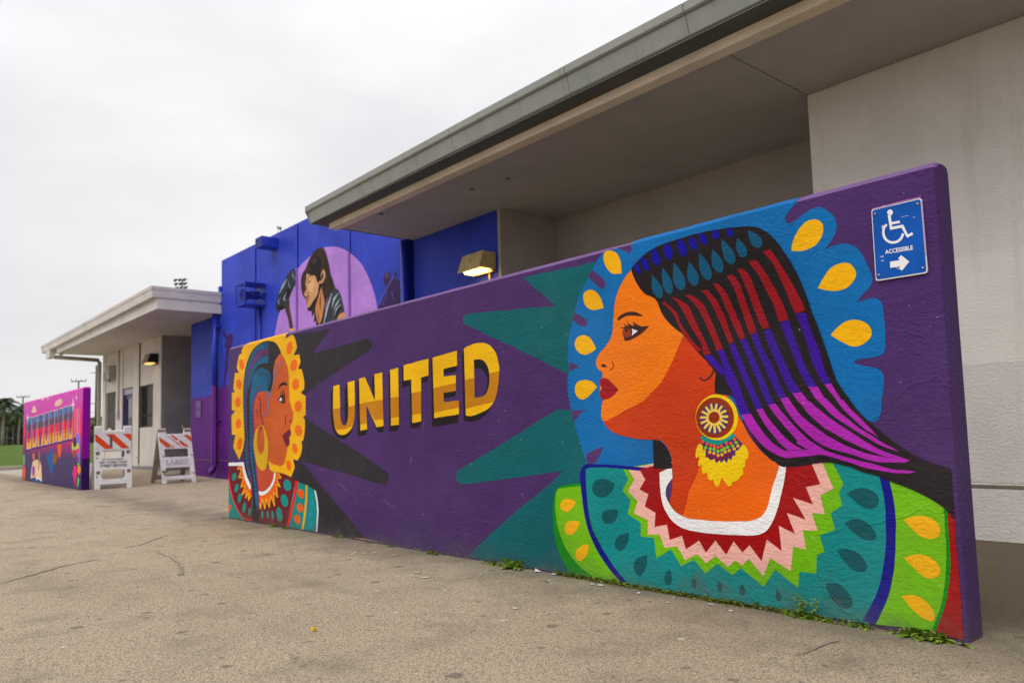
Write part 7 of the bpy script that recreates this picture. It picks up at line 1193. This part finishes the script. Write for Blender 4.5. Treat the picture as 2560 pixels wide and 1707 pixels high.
mt = thing('meter_box', 'grey electrical box with yellow label high on the white wall', 'meter box', (-24.2, 5.93, 2.65))
box('case', -24.52, -23.9, 5.72, 5.925, 2.64, 3.03, M['box_grey'], mt, 0.01); box('notice', -24.50, -24.22, 5.712, 5.719, 2.85, 3.02, M['box_white'], mt); box('notice', -24.52, -24.30, 5.708, 5.7115, 2.66, 2.86, M['box_yellow'], mt); G().tube([(-24.2, 5.82, 2.64), (-24.2, 5.82, 2.58)], 0.04, 8).obj('cable_gland', M['hole'], mt)
# speaker cage (open mesh) and the closed box above it
cg = thing('speaker_cage', 'blue open mesh cage with horn loudspeaker on the blue wall', 'speaker', (-13.88, 5.7, 3.3))
x0, x1, y0, y1, z0, z1 = -14.09, -13.66, 5.505, 5.895, 3.29, 3.685
f = G(); t = 0.016
for x in (x0, x1):
    for y in (y0, y1): f.box(x - t/2, x + t/2, y - t/2, y + t/2, z0, z1)
for z in (z0, z1):
    for x in (x0, x1): f.box(x - t/2, x + t/2, y0 + t/2, y1 - t/2, z - t/2, z + t/2)
    for y in (y0, y1): f.box(x0 + t/2, x1 - t/2, y - t/2, y + t/2, z - t/2, z + t/2)
f.obj('cage_frame', M['blue_metal'], cg); f = G(); d = 0.0018
for i in range(1, 13):
    yy = y0 + (y1 - y0)*i/13; f.box(x1 - d, x1 + d, yy - d, yy + d, z0, z1); xx = x0 + (x1 - x0)*i/13; f.box(xx - d, xx + d, y0 - d, y0 + d, z0, z1)
    zz_ = z0 + (z1 - z0)*i/13; f.box(x1 - d, x1 + d, y0, y1, zz_ - d, zz_ + d); f.box(x0, x1, y0 - d, y0 + d, zz_ - d, zz_ + d)
f.obj('cage_mesh', M['blue_metal'], cg); box('cage_base', x0, x1, y0, y1, z0 - .012, z0 - .009, M['blue_metal'], cg); box('back_plate', x0, x1, y1 - .004, y1, z0, z1, M['blue_metal'], cg); box('cage_top', x0, x1, y0, y1, z1 + .009, z1 + .011, M['blue_metal'], cg)
M['navy_horn'] = plain('navy_horn', alb((24, 30, 96)), 0.4)
hr = G().tube([(-13.88, 5.86, 3.50), (-13.88, 5.76, 3.49), (-13.87, 5.70, 3.48)], 0.075, 14).obj('speaker_driver', M['navy_horn'], cg, True); G().tube([(-13.87, 5.72, 3.48), (-13.86, 5.66, 3.475), (-13.85, 5.59, 3.465), (-13.845, 5.55, 3.46)], 0.03, 16, 0.13, cap=False).obj('speaker_horn', M['navy_horn'], cg, True); G().tube([(-13.74, 5.87, 3.44), (-13.80, 5.76, 3.52), (-13.95, 5.72, 3.58)], 0.014, 8).obj('speaker_bracket', M['blue_metal'], cg, True)
cb = thing('speaker_box', 'closed blue louvred box near the roof of the blue wall', 'box', (-13.26, 5.75, 4.25))
box('case', -13.40, -13.112, 5.588, 5.896, 4.255, 4.436, M['blue_metal'], cb, 0.005); f = G(); f.box(-13.385, -13.127, 5.5855, 5.5885, 4.27, 4.42); f.obj('mesh_front', M['navy_horn'], cb)
f = G(); 
for i in range(9): f.box(-13.38 + i*.03, -13.374 + i*.03, 5.583, 5.586, 4.275, 4.415)
f.obj('grille_bars', M['blue_metal'], cb)
an = thing('roof_flood', 'small white spotlight on a bracket above the blue wall', 'light', (-13.2, 6.0, 4.55))
G().tube([(-13.19, 5.99, 4.54), (-13.20, 5.98, 4.63)], 0.010, 8).obj('bracket', M['metal'], an); G().tube([(-13.27, 5.97, 4.672), (-13.22, 5.97, 4.655), (-13.17, 5.97, 4.64)], 0.032, 12, 0.024).obj('head', M['box_grey'], an, True); G().tube([(-13.24, 5.97, 4.64), (-13.32, 5.96, 4.55), (-13.42, 5.95, 4.53), (-13.55, 5.95, 4.56)], 0.005, 6).obj('cable', M['box_grey'], an, True)
box('base', -13.27, -13.12, 5.95, 6.04, 4.53, 4.553, M['box_grey'], an)

# ------------------------------------------------------------------ barricades
def rrect(u0, u1, v0, v1, r, k=4):
    o = []
    for cx, cy, a in ((u1 - r, v0 + r, -90), (u1 - r, v1 - r, 0), (u0 + r, v1 - r, 90), (u0 + r, v0 + r, 180)):
        for i in range(k + 1): t = R(a + 90*i/k); o.append((cx + r*math.cos(t), cy + r*math.sin(t)))
    return o
def barricade(loc, heading, lean, rear, w, h, style, label):
    """heading: direction the front faces; front and rear leaves hinged at the top"""
    t = thing('barricade', label, 'barricade', loc, 'folding barricades at the passage')
    fx = Vector((math.cos(heading), math.sin(heading), 0)); wx = Vector((-fx.y, fx.x, 0)); base = Vector(loc)
    def leaf(ang, sgn, foot):
        n = fx*math.cos(ang)*sgn + Vector((0, 0, math.sin(ang))); upv = Vector((0, 0, math.cos(ang))) - fx*math.sin(ang)*sgn
        return lambda u, v, d=0.0: base + foot + wx*((u - .5)*w) + upv*(v*h) - n*d
    F = leaf(lean, 1, fx*(h*math.sin(lean))); B = leaf(rear, -1, -fx*(h*math.sin(rear)))
    S = lambda L: [(a, b) for a, b in L]
    if style == 'slots':
        outer = [(0, 0), (.13, 0), (.14, .075), (.86, .075), (.87, 0), (1, 0), (1, 1), (.79, 1), (.79, .935), (.19, .925), (.19, 1), (0, 1)]
        hl = [rrect(.165, .83, .155, .30, .07), rrect(.165, .82, .49, .61, .058)]
        mat = M['plastic']
    else:
        outer = [(0, 0), (.11, 0), (.13, .075), (.87, .06), (.89, 0), (1, 0), (1, 1), (.80, 1), (.78, .90), (.25, .90), (.24, 1), (0, 1)]
        hl = [rrect(.13, .86, .135, .285, .02), rrect(.14, .86, .475, .625, .02)]
        mat = M['plastic_old']
    G().plate([outer] + hl, 0.035, F).obj('front_leaf', mat, t, bevel=0.004)
    G().plate([outer] + [rrect(.15, .85, .15, .30, .03), rrect(.15, .85, .47, .6, .03)], 0.035, B).obj('rear_leaf', M['plastic_back'] if style != 'slots' else M['plastic'], t, bevel=0.004, label='dirty rear leaf')
    P = lambda pts, d: [F(u, v, d) for u, v in pts]
    def sheetp(nm, pts, d, m): return mesh(nm, P(pts, d), [tuple(range(len(pts)))], m, t)
    if style == 'slots':
        sheetp('stripe_board', [(0.005, .625), (.995, .625), (.995, .885), (.005, .885)], -0.003, M['sheeting'])
        for s in ([(.005, .87), (.03, .872), (.495, .638), (.27, .632), (.005, .765)], [(.275, .876), (.50, .876), (.945, .638), (.735, .636), (.47, .77)], [(.74, .877), (.945, .877), (.995, .85), (.995, .745)], [(.005, .625), (.03, .627), (.005, .645)]): sheetp('orange_stripe', s, -0.005, M['orange'])
        for k in range(9): u = .03 + .045*k; v = .845 - .02*k + random.uniform(-.01, .012); sheetp('scribble', [(u, v), (u + .008, v), (u + random.uniform(.01, .05), v - random.uniform(.01, .03)), (u + .004, v - .012)], -0.0058, M['ink'])
        sheetp('reflector', [(.40, .66), (.465, .66), (.465, .85), (.40, .85)], -0.008, M['reflector'])
        for u, v in ((.03, .54), (.86, .55), (.04, .235), (.87, .245)): G().plate([[(u, v), (u + .085, v + .004), (u + .095, v + .055), (u - .01, v + .05)]], 0.004, lambda a, b, d: F(a, b, -0.001 - d)).obj('mount_recess', M['hole'], t)
        for u, v in ((.04, .94), (.84, .94)): G().plate([rrect(u, u + .11, v, v + .045, .01)], 0.003, lambda a, b, d: F(a, b, -0.001 - d)).obj('mount_recess', M['hole'], t)
        for u in (.35, .58): G().plate([[(u, .93), (u + .11, .93), (u + .07, .965), (u + .03, .965)]], 0.03, F).obj('light_mount', M['plastic'], t)
        for u, v in ((.05, .49), (.05, .20)): G().tube([F(u, v, -.001), F(u, v, -.006)], 0.014, 8).obj('bolt', M['hole'], t)
        for (bd, u0, wd_, v0, hh) in (('CITY OF LOS ANGELES', .19, .57, .455, .026), ('DEPT. OF PUBLIC WORKS', .12, .75, .405, .032), ('STREET SERVICES', .14, .72, .345, .045)):
            text('lettering', bd, M['ink'], t, lambda a, b, u0=u0, v0=v0: F(u0 + a/w, v0 + b/h, -0.003), wd_*w, hh*h)
    else:
        sheetp('stripe_board', [(.02, .635), (.99, .65), (.99, .88), (.02, .865)], -0.003, M['sheeting'])
        for s in ([(.02, .85), (.055, .83), (.45, .65), (.22, .645), (.02, .76)], [(.25, .862), (.28, .862), (.55, .735), (.52, .725)], [(.36, .87), (.43, .875), (.90, .66), (.76, .655), (.55, .76)], [(.74, .876), (.89, .88), (.985, .83), (.985, .74)], [(.47, .735), (.53, .74), (.72, .66), (.68, .655)]): sheetp('orange_stripe', s, -0.005, M['orange_worn'])
        for s in ([(.27, .64), (.31, .64), (.62, .79), (.59, .80)], [(.56, .75), (.60, .74), (.69, .88), (.65, .88)], [(.55, .745), (.58, .75), (.72, .655), (.69, .65)]): sheetp('scraped_mark', s, -0.0065, M['sheeting'])
        for pq in ([(.13, .322), (.88, .328), (.88, .331), (.13, .325)], [(.13, .43), (.88, .436), (.88, .439), (.13, .433)]): sheetp('panel_line', pq, -0.003, M['ink_faint'])
        text('lettering', 'LABSO', M['ink_faint'], t, lambda a, b: F(.16 + a/w, .335 + b/h, -0.007), .66*w, .085*h)
        for u, v in ((.06, .95), (.88, .955), (.09, .49), (.95, .50), (.08, .16), (.95, .17)): G().tube([F(u, v, -.001), F(u, v, -.008)], 0.015, 8).obj('bolt', M['hole'], t)
        G().tube([F(.79, 1.0, .02), F(.785, 1.06, .03)], 0.02, 7).obj('light_stub', M['hole'], t)
        G().box(*(lambda p: (p.x - .03, p.x + .03, p.y - .05, p.y + .05, p.z - .015, p.z + .015))(F(.08, .215, -0.02))).obj('tape_scrap', M['hole'], t)
        for u in (.06, .94): G().tube([F(u, .45, .03), B(u, .45, .03)], 0.008, 6).obj('hinge_bar', M['metal'], t)
    return t
barricade((-14.93, 3.66, gz(-14.8, 3.6)), R(4), R(4), R(9), 0.60, 1.09, 'slots', 'white barricade lettered STREET SERVICES beside the pink mural wall')
barricade((-15.60, 4.90, gz(-15.6, 4.9)), R(5), R(15), R(17), 0.63, 1.07, 'frame', 'leaning white barricade with scraped orange stripes before the passage')

# ------------------------------------------------------------------ weeds along the wall foot
def weed(x, y, n, size, lab, stems=0, wide=1.0):
    z = gz(x, y); t = thing('weed', lab, 'weed', (x, y, z), 'weeds along the mural wall foot'); g = G(); s = G()
    def blade(p, d, L, w):
        d = d.normalized(); sd = d.cross(Vector((0, 0, 1))).normalized()*w; n_ = 4; vs = []
        for i in range(n_ + 1):
            u = i/n_; c = p + d*L*u + Vector((0, 0, -0.55*L*u*u)); ww = math.sin(math.pi*min(.98, 0.12 + .86*u))
            c.y = min(c.y, 3.158); vs += [c - sd*ww, c + sd*ww]
        g.add(vs, [(2*i, 2*i + 1, 2*i + 3, 2*i + 2) for i in range(n_)])
    for i in range(n):
        a = random.uniform(0, 6.283); el = random.uniform(0.35, 1.45)
        blade(Vector((x + random.gauss(0, .025*wide), min(3.15, y + random.uniform(-.03, .0)), z)), Vector((math.cos(a)*math.cos(el), -abs(math.sin(a))*math.cos(el), math.sin(el))), size*random.uniform(.5, 1.1), size*.13)
    for i in range(stems):
        p = Vector((x + random.uniform(-.05, .08), y - .01, z)); q2 = p + Vector((random.uniform(-.04, .07), -.02, size*random.uniform(1.3, 2.0))); s.tube([p, (p + q2)/2 + Vector((.01, 0, 0)), q2], 0.004, 6, 0.002)
        for k in range(10):
            u = .25 + .75*k/10; a = k*2.4; blade(p + (q2 - p)*u, Vector((math.cos(a), -abs(math.sin(a)), .5)), size*.5, size*.13)
    g.obj('leaves', M['weed'], t)
    if stems: s.obj('stem', M['weed'], t, True)
XS = lambda p: p[0]
for p, n, sz, st_, lab in (((-7.068, 3.012, -0.000), 22, .07, 0, 'low weed tuft at the red stripe of the left portrait'), ((-6.817, 3.017, 0.000), 18, .06, 0, 'low weed tuft at the yellow stripe of the left portrait'), ((-5.871, 3.198, 0.000), 16, .055, 0, 'tiny weed below the charcoal ray'), ((-5.338, 3.172, 0.000), 12, .04, 0, 'tiny weed below the U of UNITED'),
    ((-5.035, 3.145, 0.000), 14, .04, 0, 'flat weed below the N of UNITED'), ((-4.482, 3.153, 0.000), 20, .07, 0, 'small upright weed below the T of UNITED'), ((-3.836, 3.122, 0.000), 26, .07, 0, 'spreading weed at the corner of the teal rays'), ((-3.631, 3.126, 0.000), 34, .12, 0, 'broad leafed weed clump under the teal rays'),
    ((-1.798, 3.121, 0.000), 36, .06, 2, 'tall stemmed weed below the dark drops of the dress'), ((-1.715, 3.119, 0.000), 30, .055, 1, 'bushy weed beside the tall stemmed weed'), ((-1.645, 3.136, 0.000), 22, .05, 0, 'low weed right of the bushy weed'), ((-1.522, 3.141, 0.000), 30, .06, 0, 'weed tuft at the navy stripe of the sleeve'), ((-1.250, 3.146, 0.000), 80, .085, 0, 'largest weed clump at the red cuff near the wall end'), ((-8.337, 3.182, 0.000), 14, .04, 0, 'tiny weed at the far left wall corner')):
    weed(p[0], 3.15, n, sz, lab, st_, 2.2 if sz > .07 else 1.2)
g = G()
for i in range(2600):
    u = random.random(); x = -3.3 + 1.15*u if i % 4 else -2.2 + 0.5*random.random(); sz = random.uniform(.004, .010); p = Vector((x, 3.163 - abs(random.gauss(0, .016)), gz(x, 3.1) + abs(random.gauss(0, .012))*(1 - .4*u)))
    a = random.uniform(0, 6.283); d = Vector((math.cos(a), -abs(math.sin(a)), random.uniform(0, .8)))*sz; e_ = Vector((-d.y, d.x, random.uniform(-.3, .3)*sz))*.6
    g.add([p - d, p + e_, p + d, p - e_], [(0, 1, 2, 3)])
tag(g.obj('moss', M['moss']), 'green moss strip along the foot of the teal dress', None, None, 'stuff')
g = G()
for i in range(700):
    x = random.choice((random.uniform(-20.4, -15), random.uniform(-8.2, -3.4), random.uniform(-2.2, -1.2))); y0_ = 3.16; sz = random.uniform(.004, .011); p = Vector((x, y0_ - abs(random.gauss(0, .012)), gz(x, 3.1) + abs(random.gauss(0, .01))))
    a = random.uniform(0, 6.283); d = Vector((math.cos(a), -abs(math.sin(a)), random.uniform(0, .9)))*sz; e_ = Vector((-d.y, d.x, random.uniform(-.3, .3)*sz))*.6
    g.add([p - d, p + e_, p + d, p - e_], [(0, 1, 2, 3)])
tag(g.obj('moss', M['moss']), 'sparse moss and seedlings in the joint of wall and asphalt', None, None, 'stuff')

# ------------------------------------------------------------------ the park behind: trees, poles, fence
def crown(c, rx, rz, n, leaf, mat, parent, nm='crown', lumps=9):
    g = G(); cs = [(Vector((random.gauss(0, .45)*rx, random.gauss(0, .45)*rx, random.gauss(0, .4)*rz)), random.uniform(.35, .6)) for _ in range(lumps)]
    for i in range(n):
        lc, lr = random.choice(cs); v = Vector((random.gauss(0, 1), random.gauss(0, 1), random.gauss(0, 1))).normalized()*random.uniform(.5, 1.0)
        p = Vector(c) + lc + Vector((v.x*rx*lr, v.y*rx*lr, v.z*rz*lr)); a = Vector((random.gauss(0, 1), random.gauss(0, 1), random.gauss(0, .7))).normalized()*leaf*random.uniform(.6, 1.3); b = a.orthogonal().normalized()*leaf*.6
        g.add([p - a, p + b, p + a, p - b], [(0, 1, 2, 3)])
    return g.obj(nm, mat, parent)
def tree(base, h, r, lab, mat='leaf', n=5200, group='park trees behind the lawn', lean=0.0):
    t = thing('tree', lab, 'tree', base, group); b = Vector(base)
    g = G().tube([b + Vector((0, 0, -.2)), b + Vector((lean*.3, 0, h*.35)), b + Vector((lean, 0, h*.6))], r*.09, 8, r*.045)
    for k in range(5): a = k*1.3; g.tube([b + Vector((lean*.6, 0, h*.42)), b + Vector((lean + math.cos(a)*r*.5, math.sin(a)*r*.5, h*(.62 + .06*k)))], r*.04, 6, r*.015)
    g.obj('trunk', M['bark'], t, True); crown(b + Vector((lean, 0, h*.52)), r, h*.46, n, .24, M[mat], t); return t
def palm(base, h, r, lab, nf=34):
    t = thing('palm_tree', lab, 'palm tree', base, 'palm trees behind the lawn'); b = Vector(base); top = b + Vector((0.25, 0.1, h))
    G().tube([b + Vector((0, 0, -.2)), b + Vector((.05, 0, h*.3)), b + Vector((.15, .05, h*.7)), top], r*.075, 10, r*.05).obj('trunk', M['trunk'], t, True)
    for k in range(nf):
        g = G(); a = k*2.399; el = R(80) - R(115)*(k/nf); L = r*random.uniform(.85, 1.15); d = Vector((math.cos(a)*math.cos(el), math.sin(a)*math.cos(el), math.sin(el))); sp = []
        for i in range(12): u = i/11; sp.append(top + d*L*u + Vector((0, 0, -L*.75*u*u)))
        for i in range(1, 12):
            tdir = (sp[i] - sp[i - 1]).normalized(); sd = tdir.cross(Vector((0, 0, 1))).normalized(); ll = L*.30*math.sin(math.pi*min(1, .15 + .8*i/11))
            for s_ in (-1, 1):
                for h_ in (0, .5):
                    p = sp[i] + (sp[i - 1] - sp[i])*h_; e = p + sd*s_*ll*.75 + tdir*ll*.5 + Vector((0, 0, -ll*.45)); w_ = tdir*L*.022; g.add([p - w_, p + w_, e], [(0, 1, 2)])
        for i in range(11): p, q_ = sp[i], sp[i + 1]; w_ = Vector((0, 0, L*.012)); g.add([p - w_, q_ - w_, q_ + w_, p + w_], [(0, 1, 2, 3)])
        g.obj('frond', M['palm_leaf'], t)
    return t
p = (-101.053, 13.690, 1.151); palm((p[0], p[1], lawnz(p[0], p[1])), (-100.531, 13.745, 5.503)[2] - lawnz(p[0], p[1]), 2.1, 'nearest palm with drooping dark crown at left frame edge')
p = (-129.294, 19.428, 1.187); palm((p[0], p[1], lawnz(p[0], p[1])), (-128.774, 19.448, 5.806)[2] - lawnz(p[0], p[1]), 1.9, 'smaller palm behind the nearest palm', 26)
for px, w_, ht, rr_, lab in (((-138.747, 20.800, 1.094), 118, 5.2, 3.0, 'olive green tree just left of the pink wall top'), ((-144.394, 20.413, 1.144), 122, 4.9, 3.2, 'olive green tree behind the nearest palm trunk'), ((-147.093, 23.436, 1.068), 126, 5.4, 3.2, 'olive green tree mostly behind the pink wall'), ((-144.478, 32.569, 1.034), 130, 3.0, 2.4, 'low dark bush seen between pink wall and barricade')):
    tree((px[0], px[1], lawnz(px[0], px[1])), ht, rr_, lab)
a, b = Vector((-135.641, 15.162, 1.363)), Vector((-153.966, 36.917, 1.270)); g = G()
for i in range(9000):
    u = random.random(); p = a + (b - a)*u; hh = 1.25*(.75 + .35*mnoise.noise(p*.35)); p.z = lawnz(p.x, p.y) + random.random()*hh; p += Vector((random.gauss(0, .5), random.gauss(0, .5), 0))
    d = Vector((random.gauss(0, 1), random.gauss(0, 1), random.gauss(0, 1))).normalized()*.16; e_ = d.orthogonal().normalized()*.11; g.add([p - d, p + e_, p + d, p - e_], [(0, 1, 2, 3)])
tag(g.obj('hedge', M['hedge']), 'long dark hedge at the far side of the lawn', None, None, 'stuff')
fn = thing('chain_fence', 'tall grey chain-link fence beyond the lawn', 'fence', tuple((-124.336, 17.483, 1.209))); a, b = Vector((-125.952, 14.079, 1.324)), Vector((-129.573, 31.345, 1.190)); g = G()
for i in range(25):
    p = a + (b - a)*i/24; z_ = lawnz(p.x, p.y); G().tube([(p.x, p.y, z_ - .2), (p.x, p.y, z_ + 2.6)], .04, 6).obj('post', M['mesh'], fn)
for k in range(12):
    z_ = .2 + 2.3*k/11; g.tube([(a.x, a.y, lawnz(a.x, a.y) + z_), (b.x, b.y, lawnz(b.x, b.y) + z_)], .012, 4)
g.obj('chain_mesh', M['mesh'], fn)
def pole(base, ztop, r, arm, lab, mat='wood', n=3):
    t = thing('utility_pole', lab, 'utility pole', (base[0], base[1], lawnz(base[0], base[1])), 'utility poles behind the lawn'); b = Vector(base)
    G().tube([(b.x, b.y, 0), (b.x, b.y, ztop)], r, 8, r*.7).obj('post', M[mat], t, True)
    wx = Vector((.66, .75, 0))
    if arm:
        z_ = ztop - .12; p, q_ = Vector((b.x, b.y, z_)) - wx*arm, Vector((b.x, b.y, z_)) + wx*arm; G().tube([p, q_], r*.55, 6).obj('crossarm', M[mat], t)
        for k in range(n + 1): c = p + (q_ - p)*(k/n); G().tube([c, c + Vector((0, 0, .45))], r*.35, 6).obj('insulator', M['steel_far'], t)
    return t
p = (-175.825, 27.006, 1.687); pole(p, (-175.113, 26.716, 10.532)[2], .17, 1.2, 'thin utility pole with crossarm rising behind the palms')
p = (-146.272, 30.427, 1.646); pole(p, (-145.468, 30.098, 11.645)[2], .17, 1.25, 'utility pole with crossarm rising above the pink wall')
p = (-105.504, 23.869, 1.119); t = pole(p, (-104.716, 23.598, 10.519)[2], .14, 0, 'tall bare pole between pink wall and white building')
for zz_ in ((-104.786, 23.627, 9.643)[2], (-105.092, 23.751, 5.843)[2]): q_ = Vector((p[0], p[1], zz_)); G().tube([q_, q_ - Vector((.66, .75, 0))*.7], .05, 6).obj('bracket_arm', M['steel_far'], t)
for za, zb in ((1030, 1029),):
    a, b = Vector((-170.031, 17.674, 7.283)), Vector((-152.102, 38.368, 6.810))
    if za == 1005: a, b = Vector((-175.132, 26.723, 10.302)), Vector((-145.484, 30.105, 11.445))
    pts_ = [a + (b - a)*(i/10) - Vector((0, 0, .5*math.sin(math.pi*i/10))) for i in range(11)]; o = G().tube(pts_, .022, 4).obj('power_line', M['dark_far']); tag(o, 'thin level cable across the sky above the lawn' if za == 1030 else 'thin sagging cable between the two utility poles', 'cable')
p = Vector((-166.857, 37.326, 1.692)); z_ = lawnz(p.x, p.y); fb = thing('far_house', 'low beige building glimpsed between pink wall and white building', 'building', (p.x, p.y, z_)); box('wall', p.x - 7, p.x + 5, p.y, p.y + 8, z_ - .3, z_ + 4.6, M['far_wall'], fb); box('roof', p.x - 7.5, p.x + 5.5, p.y - .5, p.y + 8.5, z_ + 4.6, z_ + 5.0, M['under'], fb)
for k in range(3): box('window', p.x + 5.0, p.x + 5.05, p.y + 1 + k*2.4, p.y + 2.2 + k*2.4, z_ + 1.6, z_ + 3.2, M['frame_dark'], fb)
# stadium light above the white roof
p = Vector((-124.560, 40.181, 1.137)); zt = (-122.530, 39.353, 26.366)[2]; st_ = thing('stadium_light', 'dark stadium floodlight cluster peeping over the white roof', 'floodlight', (p.x, p.y, lawnz(p.x, p.y)))
G().tube([(p.x, p.y, 0), (p.x, p.y, zt - .2)], .22, 10, .12).obj('mast', M['steel_far'], st_, True); wx = Vector((.755, .656, 0))
for r_ in range(3):
    z_ = zt - .15 - r_*.62; G().tube([Vector((p.x, p.y, z_)) - wx*.95, Vector((p.x, p.y, z_)) + wx*.95], .05, 6).obj('crossbar', M['steel_far'], st_)
    for k in range(3): c = Vector((p.x, p.y, z_)) + wx*(-.75 + .75*k + .12*r_ - .1) + Vector((.15, -.2, 0)); G().tube([c + Vector((.0, .1, .05)), c + Vector((.2, -.2, -.12)), c + Vector((.28, -.3, -.2))], .12, 9, .24).obj('floodlight_head', M['dark_far'], st_, True)
